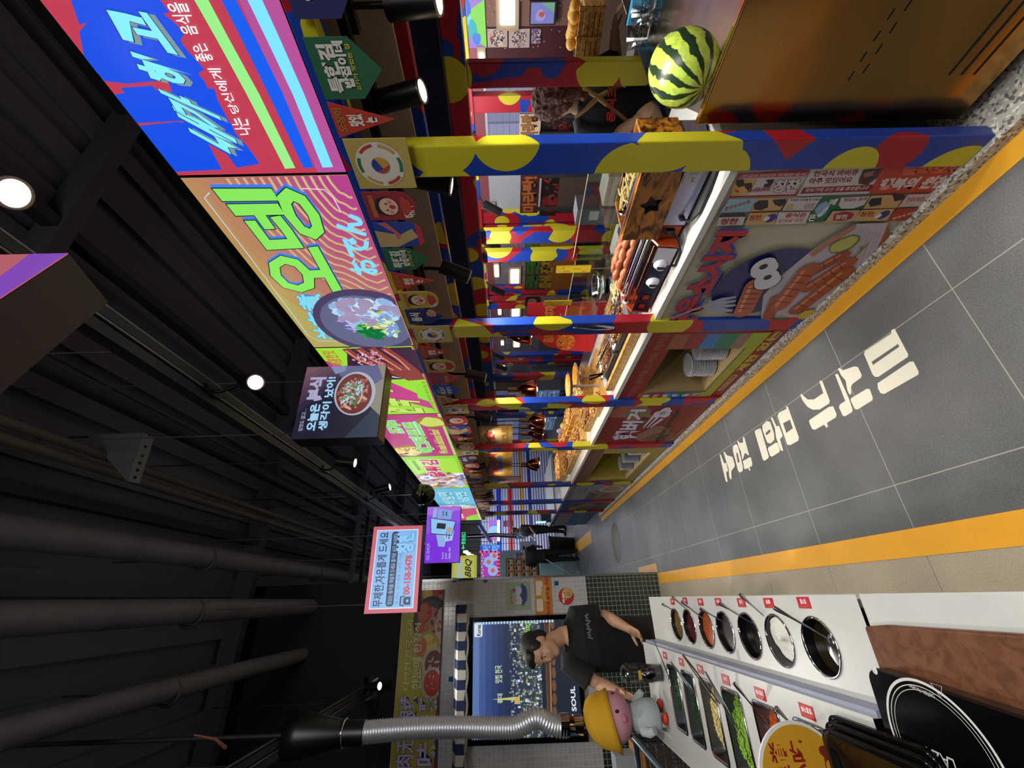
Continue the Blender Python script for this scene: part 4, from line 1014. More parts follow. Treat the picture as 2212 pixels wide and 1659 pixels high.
# ladles and tongs resting in the bowls and trays
def spoon(end, tip, z1, z0, label, kind='ladle', col=STEEL):
    e = P(*Zc(end), 'Z', z1); t = P(*Zc(tip), 'Z', z0); d = (t-e)
    m_ = e+d*.5+Vector((0, 0, .004)); mb = MB()
    if kind == 'tongs':
        n2 = d.cross(Vector((0, 0, 1))).normalized()
        for sg in (-1, 1):
            pts = [e+n2*sg*.003, e+d*.35+n2*sg*.010, e+d*.75+n2*sg*.014+Vector((0, 0, .002)), t+n2*sg*.012]
            for p, q in zip(pts[:-1], pts[1:]):
                R = (q-p).to_track_quat('Y', 'Z').to_matrix(); mb.obox((p+q)/2, (.010, (q-p).length, .002), R, col)
    else:
        mb.tube([e, e+d*.08, e+d*.3, e+d*.7, t], [.0062, .0068, .0035, .0026, .003], 8, col)
        mb.ball(t, (.02, .02, .008), col, 10, 6)
    o = mb.build('tongs' if kind == 'tongs' else 'ladle', loc=e); tag(o, label, 'tongs' if kind == 'tongs' else 'ladle')
for k, (e, t) in enumerate((((175, 150), (330, 235)), ((268, 82), (440, 235)), ((350, 125), (600, 322)), ((520, 188), (805, 348)), ((700, 140), (1020, 335)), ((890, 60), (1195, 335)), ((1200, 180), (1735, 485)))):
    spoon(e, t, .935, ZF-.03, 'steel ladle standing in the %s of the counter' % bword[k])
spoon((100, 490), (300, 970), 1.0, ZR-.02, 'steel tongs leaning in the farthest green herb tray', 'tongs'); spoon((250, 680), (520, 1040), .99, ZR-.02, 'steel tongs lying across the dark green herb tray', 'tongs')
spoon((360, 615), (740, 1130), 1.0, ZR-.01, 'steel tongs leaning in the pale garlic tray', 'tongs'); spoon((570, 770), (975, 1500), .99, ZR-.02, 'long steel tongs in the bright green chilli tray', 'tongs')
spoon((835, 875), (1200, 1330), .985, ZR-.03, 'thin steel spoon leaning in the orange powder tray'); spoon((1225, 1105), (1520, 1440), .99, ZR-.03, 'flat handled steel spoon in the crushed nut tray')

# second counter nearest the camera, brown board, induction hob, tray stack, oval card
o = bevel(MB().box((-.75, -.6, .80), (CX+.002, 1.136, .86), QUARTZ).build('worktop', loc=(-.3, .6, .80))); 
root = empty('counter', (-.4, .3, 0), 'white quartz-topped counter nearest the camera with the hob on it', 'counter'); o.parent = root; o.location = Vector((-.3, .6, .80))-Vector((-.4, .3, 0))
MB().box((-.74, -.59, 0), (CX-.01, 1.142, .80), M('#7f8290', .5)).build('cabinet', root)
bp = [(-.082, 1.122), (-.076, 1.06), (-.075, .72), (-.09, .3), (-.62, .3), (-.62, 1.122)]
o = bevel(MB().prism(bp, .861, .885, LEATH).build('brown_board', loc=(-.3, .9, .86)), .006, 3); tag(o, 'brown mottled board lying on the nearest counter under the hob', 'board')
A = P(1866, 1436, 'Z', .925); B = P(1921, 1610, 'Z', .925); e1 = (B-A).normalized(); D = P(2212, 1550, 'Z', .925); e2 = (D-A).normalized()
def hp(u, v, z=.925): q = A+e1*u+e2*v; return (q.x, q.y, z)
root = empty('induction_hob', (A.x, A.y, .886), 'black glass induction hob with a white ring, lying on the brown board', 'hob')
def hob_loop(d, z):
    pts = []; L1, L2 = .42, .46; r = .03
    for (cu, cv, a0) in ((r, r, 180), (L1-r, r, 270), (L1-r, L2-r, 0), (r, L2-r, 90)):
        for k in range(6): t = math.radians(a0+18*k); pts.append(hp(cu+(r-d)*math.cos(t), cv+(r-d)*math.sin(t), z))
    return pts
mb = MB().rings([hob_loop(.004, .8865), hob_loop(0, .892), hob_loop(0, .918), hob_loop(.003, .925)], BLACKG, False, True); mb.build('glass_body', root)
mb = MB()
def hring(cu, cv, r0, r1, m_, z=.9254, n=80):
    vs = [hp(cu+r*math.cos(2*PI*k/n), cv+r*math.sin(2*PI*k/n), z) for r in (r0, r1) for k in range(n)]
    mb.add(vs, [(k, (k+1) % n, n+(k+1) % n, n+k) for k in range(n)], m_)
ctr = P(2040, 1630, 'Z', .925)
# solve the ring centre in hob coordinates
det = e1.x*e2.y-e1.y*e2.x; dx_, dy_ = ctr.x-A.x, ctr.y-A.y; hu = (dx_*e2.y-dy_*e2.x)/det; hv = (e1.x*dy_-e1.y*dx_)/det
WL = M('#c9cbc6', .3)
hring(hu, hv, .108, .113, WL); hring(hu, hv, .101, .1025, WL); hring(hu, hv, .094, .095, WL)
mb.build('white_ring', root)
mb = MB(); yv = Vector(e1); xv = -Vector(e2)
def hobtext(st, px, py, L, Hh, bold=.01):
    a = Art(L, Hh, rough=.3); a.text(st, 0, 0, 1, 1, WL, bold); q = P(px, py, 'Z', .925)
    X = (P(px-40, py, 'Z', .925)-q).normalized(); Y = Vector((0, 0, 1)).cross(X); a.put(mb, (q.x, q.y, .9254), X, Y, lift=.0001, step=.0001)
# lettering reads from the far side of the hob
q0 = P(2060, 1640, 'Z', .925); q1 = P(2000, 1612, 'Z', .925); X = (q1-q0).normalized(); Y = Vector((0, 0, 1)).cross(X)
a = Art(.062, .020, rough=.3); a.text('LAZO', 0, 0, 1, 1, WL, .01); a.put(mb, (q0.x, q0.y, .9254), X, Y, lift=.0001, step=.0001)
mb.build('maker_lettering', root); mb = MB()
q0 = P(2018, 1500, 'Z', .925); q1 = P(1940, 1468, 'Z', .925); X = (q1-q0).normalized(); Y = Vector((0, 0, 1)).cross(X)
a = Art(.052, .007, rough=.3); a.text('CAUTION : Hot surface', 0, 0, 1, 1, WL, .005); a.put(mb, (q0.x, q0.y, .9254), X, Y, lift=.0001, step=.0001)
mb.build('caution_lettering', root); mb = MB()
tri = [P(x, y, 'Z', .9254) for x, y in ((2010, 1475), (2033, 1508), (2034, 1483))]; tri = [Vector(t) for t in tri]
mb.tube(tri, .0006, 5, WL, closed=True)
mb.build('warning_triangle', root)
hv2 = P(1889, 1449, 'Z', .926); MB().lathe([(.001, .0012), (.006, .001), (.007, 0)], (hv2.x, hv2.y, .9254), 16, M('#dddddd', .3, .2)).build('touch_button', root)
# stack of black trays
for k in range(6):
    z = ZR+.001+k*.012; dx_, dy_ = -.004*k+.006*(k % 2), -.010*k
    mb = MB(); L = []
    x0, x1, y0, y1 = -.66+dx_, -.272+dx_, .985+dy_, 1.285+dy_
    z_ = z if True else 0
    for d, zz in ((.05, .0), (.02, .001), (.012, .005), (.0, .007), (.0, .0105), (.014, .0095), (.022, .003), (.06, .002)):
        L.append([(x, yy, z+zz) for x, yy in rrect_pts(x0+d, y0+d, x1-d, y1-d, .03)])
    mb.rings(L, M('#121214', .14, .6), True, True)
    w_ = ['bottom', 'second lowest', 'third lowest', 'fourth lowest', 'second from top', 'top'][k]
    tag(mb.build('black_tray', loc=((x0+x1)/2, (y0+y1)/2, z)), 'shiny black serving tray beside the hob, %s of its stack' % w_, 'tray', 'stack of black trays')
# oval promotional card on a foot
YC = 1.30; c = P(1742, 1690, 'Y', YC); root = empty('oval_card', (c.x, YC+.01, ZR), 'white-edged oval yellow card with a cow and red characters, standing by the trays', 'card')
rx, ry = .115, .106; mb = MB(); pts = [(c.x+rx*math.cos(2*PI*k/48), c.z+ry*math.sin(2*PI*k/48)) for k in range(48)]
mb.add([(x, YC, z) for x, z in pts]+[(x, YC+.006, z) for x, z in pts], [tuple(range(48)), tuple(range(48, 96))[::-1]]+[(k, (k+1) % 48, 48+(k+1) % 48, 48+k) for k in range(48)], M('#dcdcda', .4))
a = Art(2*rx, 2*ry, rough=.4); a.ell(.5, .5, .47, .43, '#c8962a', 48); a.text('里脊', .46, .64, .84, .83, '#8c2018', .02); a.text('小吃', .46, .42, .84, .60, '#8c2018', .02); a.blob(.62, .19, .12, .05, '#7c2c20', 3); a.blob(.74, .22, .05, .04, '#7c2c20', 5); a.rects([(.52, .08, .55, .18), (.66, .08, .69, .18)], '#7c2c20'); a.ell(.62, .19, .05, .04, '#c8962a')
a.put(mb, (c.x-rx, YC, c.z-ry), (1, 0, 0), YN); mb.build('face', root)
MB().cyl((c.x, YC+.01, ZR+.001), (c.x, YC+.01, c.z-ry*.5), .004, m=STEEL).lathe([(.001, .001), (.04, .001), (.04, .006), (.001, .006)], (c.x, YC+.01, ZR), 20, STEEL).build('stand', root)

# cup, doll, mesh trolley, vent hose
c = P(1429, 1453, 'Z', ZR); root = empty('plastic_cup', (c.x, c.y, ZR), 'clear plastic cup half full of black drink, on the white counter by the man', 'cup')
MB().lathe([(.001, .001), (.040, .001), (.043, .01), (.047, .10), (.050, .175), (.052, .178)], (c.x, c.y, ZR), 28, glass('#f2f5f8', .07)).build('cup_body', root)
MB().lathe([(.001, .004), (.037, .004), (.043, .105), (.001, .106)], (c.x, c.y, ZR), 24, M('#07060a', .1)).build('drink', root)
MB().lathe([(.053, .176), (.053, .182), (.048, .195), (.035, .212), (.014, .22), (.001, .221)], (c.x, c.y, ZR), 28, glass('#e8ecf2', .12)).build('lid', root)
MB().box((c.x-.02, c.y-.0485, ZR+.12), (c.x+.02, c.y-.046, ZR+.135), M('#b8922c', .5)).build('label_band', root)
c_ = P(1436, 1546, 'Z', ZR); dx, dy = c_.x, c_.y; before = set(bpy.data.objects)
root = empty('plush_doll', (dx, dy, ZR), 'plush doll with a yellow hat, pink head and white smock, standing on the counter', 'doll')
PINK = M('#c98f9c', .85, bump=.2, vscale=90); YH = M('#c99a1c', .85, bump=.25, vscale=70)
fc = Vector((.75, -.66, 0)).normalized(); sd = Vector((-fc.y, fc.x, 0))
mb = MB().lathe([(.001, .045), (.075, .045), (.095, .06), (.098, .12), (.082, .19), (.055, .225), (.001, .23)], (dx, dy, ZR), 28, M('#a9b4b8', .85, bump=.2, vscale=60)); mb.build('smock', root)
for s_ in (-1, 1):
    q = Vector((dx, dy, ZR))+sd*.045*s_
    MB().cyl(q+Vector((0, 0, .008)), q+Vector((0, 0, .06)), .022, .026, 12, M('#c9c2cc', .8)).build('leg', root)
    MB().ball(q+fc*.03+Vector((0, 0, .018)), (.045, .028, .018), M('#c03c18', .6), 14, 8, Matrix.Rotation(math.atan2(fc.y, fc.x), 3, 'Z')).build('shoe', root)
    q = Vector((dx, dy, ZR+.165))+sd*.085*s_
    MB().tube([q, q+sd*.03*s_+fc*.02-Vector((0, 0, .03)), q+sd*.04*s_+fc*.05-Vector((0, 0, .055))], [.03, .026, .02], 12, M('#b0babd', .85)).build('arm', root)
h = Vector((dx, dy, ZR+.325))
MB().ball(h, (.140, .135, .112), PINK, 28, 18).build('head', root)
for s_ in (-1, 1):
    q = h+fc*.122+sd*.055*s_+Vector((0, 0, .0)); MB().ball(q, (.010, .010, .013), M('#15131a', .2), 12, 8).build('eye', root)
    q = h+fc*.100+sd*.085*s_-Vector((0, 0, .040)); MB().ball(q, (.020, .020, .014), M('#b86a84', .9), 12, 8).build('cheek', root)
mb = MB(); rings = []
for j, (r, z) in enumerate(((.150, -.035), (.165, -.03), (.150, .0), (.143, .04), (.130, .085), (.10, .125), (.055, .150), (.004, .158))):
    rings.append([h+Vector((r*math.cos(t)*(1.04), r*math.sin(t), .03+z))-fc*.02+Vector((0, 0, -.28*(r*math.cos(t)*fc.x+r*math.sin(t)*fc.y)*(1 if j > 0 else 1)*-1)) for t in (2*PI*k/30 for k in range(30))])
mb.rings(rings, YH, True, True); mb.build('hat', root)
for ch in root.children:
    ch.data.transform(Matrix.Diagonal((.82, .82, .82, 1)))
# grey mesh trolley
GM = M('#5b6a78', .35, .7); TX = -.76
A_ = P(1372, 1596, 'X', TX); B_ = P(1452, 1590, 'X', TX); zt, zb, yf = A_.z, B_.z, A_.y
root = empty('mesh_trolley', (TX-.2, 2.2, 0), 'grey steel mesh trolley standing behind the garnish trays', 'trolley')
yn = 1.3; xl = TX-.42
mb = MB()
for z in (zt, zb): mb.tube([(TX, yf, z), (TX, yn, z), (xl, yn, z), (xl, yf, z)], .018, 10, GM, closed=True)
for x, y in ((TX, yf), (xl, yf), (TX, yn), (xl, yn)): mb.cyl((x, y, 0), (x, y, zt), .018, m=GM)
mb.build('frame', root)
mb = MB()
for k in range(28): y = yn+(yf-yn)*(k+.5)/28; mb.cyl((TX, y, zb), (TX, y, zt), .0025, n=5, m=STEELD); mb.cyl((xl, y, zb), (xl, y, zt), .0025, n=5, m=STEELD); mb.cyl((xl, y, zb-.0), (TX, y, zb), .0025, n=5, m=STEELD)
for k in range(5): z = zb+(zt-zb)*(k+.5)/5; mb.cyl((TX, yn, z), (TX, yf, z), .0025, n=5, m=STEELD); mb.cyl((xl, yn, z), (xl, yf, z), .0025, n=5, m=STEELD); mb.cyl((xl, yf, z), (TX, yf, z), .0025, n=5, m=STEELD)
mb.build('wire_mesh', root)
# ribbed vent hose
HX, HY = P(1000, 1574, 'Y', 3.05).x, 3.05; zt = P(785, 1570, 'Y', HY).z; zb = P(1222, 1570, 'Y', HY).z
root = empty('vent_hose', (HX, HY, zb), 'ribbed silver flexible vent hose hanging from the ceiling above the doll', 'vent hose')
mb = MB(); pts = []; rr = []; n_ = 300
for k in range(n_+1):
    t = k/n_; z = zt-(zt-zb)*t; bend = .045*math.exp(-((t-.86)/.07)**2)
    pts.append((HX+bend+.01*math.sin(t*5), HY, z)); rr.append(.052+(.005, .0, -.004, .0)[k % 4])
mb.tube(pts, rr, 20, M('#d8dce4', .38, .85)); mb.build('ribbed_tube', root)
MB().cyl((HX, HY, zt-.01), (HX, HY, zt+.12), .062, m=BLACK).cyl((HX, HY, zt+.10), (HX, HY, 4.7), .012, m=DARK).lathe([(.064, .0), (.075, .05), (.11, .22), (.115, .30), (.012, .31)], (HX, HY, zt+.12), 24, BLACK).lathe([(.064, 0), (.072, .004), (.064, .012)], (HX, HY, zt+.1), 24, CHROME).build('ceiling_collar', root)
mb = MB().cyl((HX-.022, HY, .93), (HX-.022, HY, zb+.02), .018, m=STEEL).cyl((HX+.022, HY, .93), (HX+.022, HY, zb+.02), .018, m=M('#b06c48', .15, 1.0)); mb.cyl((HX, HY, zb-.02), (HX, HY, zb+.03), .058, m=CHROME); mb.cyl((HX, HY, zb-.10), (HX, HY, zb-.05), .045, m=CHROME); mb.box((HX-.05, HY-.03, 0), (HX+.05, HY+.03, .93), STEELD); mb.build('metal_pipes', root)
# carton and papers against the wall behind the trolley
c = P(1392, 1648, 'Y', 4.6); mb = MB().box((c.x-.25, 4.55, 0), (c.x+.11, 4.85, c.z), M('#3c2c22', .7)); mb.box((c.x-.25, 4.55, c.z), (c.x+.11, 4.85, c.z+.06), M('#a8743c', .7)); tag(mb.build('carton', loc=(c.x, 4.7, 0)), 'dark carton with a brown lid by the green tiles', 'carton')
mb = MB().box((c.x-.2, 4.6, c.z+.061), (c.x+.05, 4.8, c.z+.24), M('#9aa4b0', .5)); tag(mb.build('napkin_box', loc=(c.x, 4.7, c.z+.06)), 'grey napkin box standing on the dark carton', 'box')
# ------------------------------------------------------------------ the island counter: worktop, cabinets, posters
XP = 1.345
mb = MB(); mb.box((1.379, .972, .852), (2.05, 7.6, .88), QUARTZ)
BY = [(.972, 1.866), (1.984, 2.896), (3.014, 3.961), (4.079, 5.541), (5.659, 6.661), (6.779, 7.561)]
for y0, y1 in BY: mb.box((XP-.012, y0, .852), (1.379, y1, .88), QUARTZ)
o = mb.build('worktop', loc=(1.6, 3, .85)); tag(o, 'long white worktop carrying the hot food along the patterned posts', 'worktop')
PZ0, PZ1 = .05, .852
def front(y0, y1): return TArt('X', XP, (XP, y1, PZ0), y1-y0, PZ1-PZ0, rough=.4)
def cab(y0, y1, art, label, hole=None, inner='#a8905c'):
    root = empty('counter_cabinet', (XP, (y0+y1)/2, .05), label, 'cabinet', 'cabinets under the long worktop')
    if hole is None:
        mb = MB().box((XP, y0, PZ0), (1.95, y1, PZ1-.001), M('#7c766a', .6)); mb.build('body', root)
        mb = MB().box((XP-.002, y0, PZ0), (XP, y1, PZ1-.001), M('#a09a8c', .5)); art.put(mb, (XP-.002, y1, PZ0), XN, YN); mb.build('poster', root)
        return root
    ya, yb, za, zb = hole; mb = MB(); W_ = M('#7c766a', .6)
    mb.box((XP+.001, y0, PZ0), (1.95, ya, PZ1-.001), W_).box((XP+.001, yb, PZ0), (1.95, y1, PZ1-.001), W_).box((XP+.001, ya, PZ0), (1.95, yb, za), W_).box((XP+.001, ya, zb), (1.95, yb, PZ1-.001), W_)
    mb.build('body', root)
    IN = M(inner, .55); IN2 = M('#b09a6c', .55, var=.08, vscale=4)
    mb = MB().box((1.74, ya+.002, za+.002), (1.76, yb-.002, zb-.002), IN).box((XP+.002, ya+.001, za+.001), (1.74, yb-.001, za+.006), IN2).box((XP+.002, ya+.001, za+.006), (1.74, ya+.006, zb-.001), IN).box((XP+.002, yb-.006, za+.006), (1.74, yb-.001, zb-.001), IN).box((XP+.002, ya+.001, zb-.006), (1.74, yb-.001, zb-.001), IN)
    mb.build('shelf_alcove', root)
    mb = MB(); fw = M('#88837a', .5)
    mb.box((XP-.002, y0, PZ0), (XP, ya, PZ1-.001), fw).box((XP-.002, yb, PZ0), (XP, y1, PZ1-.001), fw).box((XP-.002, ya, PZ0), (XP, yb, za), fw).box((XP-.002, ya, zb), (XP, yb, PZ1-.001), fw)
    art.put(mb, (XP-.002, y1, PZ0), XN, YN); mb.build('poster', root)
    return root
# --- bay 1: newspaper strip and the sausage poster
a = front(*BY[0]); a.rect(0, 0, 1, 1, '#a8a592'); a.Z(1540, 360, 4.424)
a.tp([(150, 290), (265, 50), (930, 20), (2500, -60), (2212, 260), (1500, 480), (1660, 480), (1880, 500), (20, 545)], '#a79a92')
RD = '#96232c'; LW = '#b6b1b4'; DKR = '#7c1a22'
a.tp([(245, 60), (925, 10), (790, 272), (150, 290)], RD); a.tp([(250, 100), (900, 72), (780, 255), (160, 276)], LW); a.tp([(262, 60), (905, 45), (880, 85), (240, 105)], '#a85058')
a.tt('한국식 바비큐 무제한 음식', (290, 68), (890, 50), (870, 78), (270, 100), '#c8b8b8', .015)
a.tp([(235, 112), (420, 110), (330, 262), (165, 275), (190, 170)], '#b8975a'); a.tp([(225, 120), (290, 110), (300, 175), (240, 190), (215, 160)], '#1a1820'); a.tp([(300, 150), (370, 145), (372, 190), (330, 215), (300, 190)], '#1a1820'); a.tp([(205, 200), (250, 225), (245, 240), (215, 235)], '#b03030')
a.tp([(500, 120), (580, 110), (575, 135), (545, 180), (480, 188), (485, 160), (525, 150)], '#15151a')
a.tt('칭찬', (600, 115), (850, 100), (800, 232), (550, 240), LW, .05, '#8a3038', .03)
a.tt('00-158-5478', (335, 198), (545, 183), (530, 222), (320, 235), '#8c2430', .03); a.rects([(0, 0, .001, .001)], LW)
a.tp([(935, 10), (1610, -10), (1500, 245), (800, 272)], LW)
a.tt('한국식 바비큐', (965, 28), (1395, 10), (1370, 72), (950, 85), '#86202c', .03); a.tt('아주 맛있어요', (925, 95), (1340, 82), (1310, 138), (900, 155), '#86202c', .03)
a.tp([(862, 188), (1540, 158), (1490, 222), (825, 246)], DKR); a.tt('맛보기에 오신 것을 환영합니다', (890, 194), (1490, 170), (1465, 208), (870, 230), '#c8bcb4', .02)
a.tp([(1385, 110), (1430, 15), (1600, 0), (1560, 90), (1470, 160), (1380, 150)], '#4a2c2a'); a.tp([(1430, 50), (1540, 20), (1520, 70), (1440, 90)], '#8c5c58')
a.tp([(1620, -20), (2500, -80), (2250, 230), (1480, 248)], '#aa3a2a'); a.tt('행복의 원천', (1620, 100), (2300, 65), (2160, 190), (1550, 215), '#c4b4b4', .05, '#c87860', .02); a.tt('들려오는', (1800, -10), (2400, -50), (2380, 40), (1780, 70), '#c8604c', .05)
# row of small square tiles
a.tp([(150, 295), (405, 288), (345, 416), (58, 428)], '#7fa6b8'); a.tt('한국식 바비큐', (115, 370), (350, 300), (352, 332), (100, 410), '#9a2430', .03)
a.tp([(405, 288), (715, 282), (630, 402), (350, 414)], '#b8955f'); a.tp([(430, 305), (520, 300), (520, 370), (450, 400), (385, 390), (385, 340)], '#1c1c28'); a.tp([(560, 300), (690, 290), (690, 340), (630, 365), (580, 345)], '#1c1c28')
a.tp([(720, 282), (1035, 270), (945, 402), (650, 405)], LW); a.tt('무제한 자유롭게 드세요', (735, 290), (1020, 282), (1010, 305), (725, 312), '#2a2226', .02); a.tt('칭찬', (870, 340), (970, 332), (950, 380), (850, 385), '#b0a0a0', .05, '#8a3038', .03); a.tp([(690, 350), (760, 335), (750, 385), (680, 392)], '#b8975a')
a.tp([(1040, 270), (1510, 255), (1420, 380), (1040, 510), (870, 515), (945, 402)], '#1d5a38')
a.tp([(1190, 345), (1215, 275), (1490, 262), (1430, 345), (1330, 380), (1215, 382)], LW); a.tt('맛있는 음식', (1245, 280), (1470, 270), (1450, 302), (1235, 312), '#8c2430', .03)
a.tt('레', (1110, 290), (1190, 282), (1150, 345), (1090, 350), '#c8d0c8', .04); a.tt('몬', (910, 440), (980, 432), (960, 498), (895, 500), '#c8d0c8', .04)
a.tp([(1000, 340), (1070, 305), (1110, 345), (1060, 430), (990, 470), (960, 390)], '#7a98b8'); a.tt('Sprite', (985, 440), (1085, 345), (1100, 375), (1005, 470), '#e0e8e8', .02)
a.tp([(1500, 255), (1830, 240), (1740, 372), (1420, 382)], '#b8955f'); a.tp([(1500, 280), (1600, 272), (1590, 340), (1490, 362), (1470, 320)], '#1c1c28'); a.tp([(1700, 245), (1820, 242), (1800, 290), (1720, 310)], '#1c1c28')
a.tp([(1850, 240), (2160, 232), (2040, 350), (1750, 365)], '#b4a0a0'); a.tt('한국식 바비큐', (1850, 270), (2010, 262), (2000, 310), (1830, 315), '#86202c', .02)
a.tp([(60, 430), (310, 425), (275, 532), (25, 540)], LW); a.tp([(62, 430), (312, 424), (300, 452), (50, 460)], '#1f1f38'); a.tt('칭찬', (75, 470), (245, 462), (220, 525), (50, 530), '#8c2430', .04)
a.tp([(345, 418), (610, 408), (575, 528), (290, 532)], '#b8955f'); a.tt('칭찬', (345, 435), (460, 430), (450, 485), (325, 490), '#9a3a20', .04); a.ell(*[(lambda q: (q[0]/a.w, q[1]/a.h))(a.w2((540, 465)))][0], .024, .024, '#1c2c78'); a.ell(*[(lambda q: (q[0]/a.w, q[1]/a.h))(a.w2((500, 470)))][0], .013, .013, '#c8c8d8')
a.tp([(620, 408), (920, 402), (870, 515), (580, 526)], LW); a.tt('음식은', (690, 415), (890, 408), (870, 452), (670, 460), '#a02c30', .04); a.tt('행복의 원천', (620, 475), (860, 462), (850, 500), (600, 508), '#b88080', .04)
a.tp([(1130, 395), (1390, 385), (1340, 488), (1050, 505)], '#b0956a'); a.tp([(1140, 425), (1220, 400), (1300, 400), (1335, 430), (1300, 470), (1210, 490), (1130, 485)], '#8c2430'); a.tt('칭찬', (1165, 430), (1275, 425), (1265, 470), (1145, 475), '#c8b8b0', .04)
a.tp([(1400, 385), (1720, 372), (1640, 485), (1330, 492)], '#b8955f'); a.tt('칭찬', (1400, 400), (1530, 395), (1520, 445), (1375, 450), '#9a3a20', .04); a.ell(*[(lambda q: (q[0]/a.w, q[1]/a.h))(a.w2((1610, 430)))][0], .024, .024, '#1c2c78'); a.ell(*[(lambda q: (q[0]/a.w, q[1]/a.h))(a.w2((1560, 440)))][0], .013, .013, '#c8c8d8')
a.tp([(1740, 370), (2030, 360), (1900, 480), (1650, 488)], '#962a2a'); a.tt('한국식 바비큐', (1700, 455), (1960, 375), (1965, 400), (1690, 480), '#c8b4ac', .03)
# headline, plate and sausages
a.tt('구운소시지', (1429.5*4.424-1540*4.424, 707*4.424-360*4.424), (35, 579), (335, 578), (-203, 1504), '#a8202c', .055, '#2438a0', .02, sh=(.008, -.006), shc='#2438a0')
a.circ3((0, 1140), (420, 820), (820, 750), '#1a2060')
a.tp([(1350, 512), (1655, 502), (1655, 600), (1600, 800), (1450, 960), (1050, 1320), (860, 1510), (440, 1500), (470, 1200), (640, 1010), (900, 790), (1150, 620)], '#a8a0ae')
a.tp([(1655, 502), (1660, 620), (1590, 800), (1500, 900), (1530, 780), (1600, 640)], '#8c4a2c'); a.tp([(1350, 512), (1150, 620), (900, 800), (940, 830), (1150, 680), (1340, 560)], '#a0705c')
for q in range(7): a.tl([(1400+q*28, 540+q*10), (1200+q*40, 900+q*20), (1000+q*30, 1300-q*10)], .0015, '#8c8698')
a.tp([(1085, 760), (1105, 705), (1200, 650), (1320, 612), (1385, 625), (1385, 665), (1310, 740), (1200, 788), (1110, 792)], '#5c6a2c'); a.tp([(1100, 755), (1120, 705), (1205, 662), (1310, 625), (1365, 635), (1365, 660), (1300, 728), (1195, 775), (1115, 780)], '#a8a85c')
a.tl([(1470, 690), (1400, 760), (1330, 830)], .006, '#5c7a3c'); a.tl([(1400, 720), (1380, 790)], .005, '#5c7a3c')
S1, S2 = '#9c4a30', '#c07a5c'
a.caps((880, 1000), (1215, 815), 0.032, '#8c4028', S2, 3); a.caps((900, 1120), (1270, 880), 0.036, '#944630', S2, 4); a.caps((790, 1330), (1240, 975), 0.042, '#904228', S2, 5); a.caps((500, 1430), (590, 1220), 0.030, '#8c3c28', None, 3)
a.caps((620, 1290), (890, 945), 0.045, S1, S2, 5); a.caps((275, 1340), (390, 1080), 0.049, S1, S2, 5)
a.tp([(440, 1500), (500, 1430), (600, 1395), (700, 1400), (700, 1440), (620, 1500)], '#3c4a2c'); a.tp([(670, 1490), (740, 1420), (830, 1405), (840, 1440), (780, 1500)], '#8c2c24'); a.tp([(780, 1385), (860, 1330), (990, 1310), (960, 1350), (900, 1395), (800, 1405)], '#b09a38')
FK = '#8f92b4'
a.tl([(-415, 1400), (-150, 1300), (-20, 1245)], .012, FK); a.tp([(-60, 1215), (-20, 1235), (60, 1205), (200, 1186), (205, 1200), (90, 1232), (200, 1224), (205, 1238), (90, 1266), (200, 1266), (205, 1280), (80, 1300), (180, 1320), (170, 1332), (60, 1345), (-40, 1320)], FK)
for (x, y) in ((470, 930), (500, 1045)):
    u = a.w2((x, y)); a.ell(u[0]/a.w, u[1]/a.h, .062/a.w, .062/a.w, '#14141c', 30); a.ell(u[0]/a.w, u[1]/a.h, .057/a.w, .057/a.w, '#bcbccc', 30)
for (x, y) in ((470, 930), (500, 1045)):
    u = a.w2((x-10, y-30)); a.ell(u[0]/a.w, u[1]/a.h, .057/a.w, .057/a.w*.9, '#bcbccc', 30)
for (x, y) in ((460, 900), (500, 1002)):
    u = a.w2((x, y)); a.ell(u[0]/a.w, u[1]/a.h, .018/a.w, .018/a.w, '#101014', 20)
a.tl([(265, 1048), (275, 1060), (290, 1045)], .003, '#14141c'); a.tl([(262, 1080), (262, 1105), (300, 1112), (318, 1100)], .003, '#14141c')
cab(*BY[0], a, 'white cabinet front with a sausage poster and strips of Korean news-style adverts')
# --- bay 2: plate alcove with striped surround
H2 = (2.197, 2.812, .21, .69); a = front(*BY[1]); W2 = a.w; a.hole = (BY[1][1]-H2[1], H2[2]-PZ0, BY[1][1]-H2[0], H2[3]-PZ0)
def U(y): return (BY[1][1]-y)/W2
def V(z): return (z-PZ0)/a.h
a.rect(0, 0, 1, 1, '#7c1c1c'); a.text('맛있는 음식을 드세요 여러분', U(2.88), V(.735), U(2.0), V(.79), '#8c4a3c', .03)
for k, c in enumerate(['#8c5038', '#84242c', '#3468a8', '#1e6a50', '#7c6258']):
    z1 = .71-.098*k; a.rect(U(2.197), V(z1-.098), U(2.03), V(z1), c); a.rect(U(2.896), V(z1-.098), U(2.812), V(z1), c)
a.rect(U(2.896), V(.14), U(2.03), V(.21), '#8a9430'); a.rect(U(2.896), V(.21), U(2.812), V(.24), '#8a9430'); a.rect(U(2.197), V(.21), U(2.03), V(.25), '#8a9430')
a.rect(0, 0, 1, V(.14), '#741414'); a.text('제한 없는', U(2.50), V(.075), U(2.02), V(.135), '#a89a3c', .04); a.rrect(U(2.80), V(.085), U(2.55), V(.125), .012, '#9c8468'); a.text('음식 뷔페', U(2.78), V(.093), U(2.57), V(.118), '#6c3020', .02); a.text('배 불리 마음껏 드세요', U(2.50), V(.055), U(2.03), V(.073), '#3c5078', .02)
for k, ch in enumerate(['를', '아', '빠', '른', '음', '식']): a.text(ch, U(2.885), V(.62-.075*k), U(2.83), V(.67-.075*k), '#b8b4bc', .03)
cab(*BY[1], a, 'red cabinet front with a striped surround and a shelf of plates', H2, '#96825a')
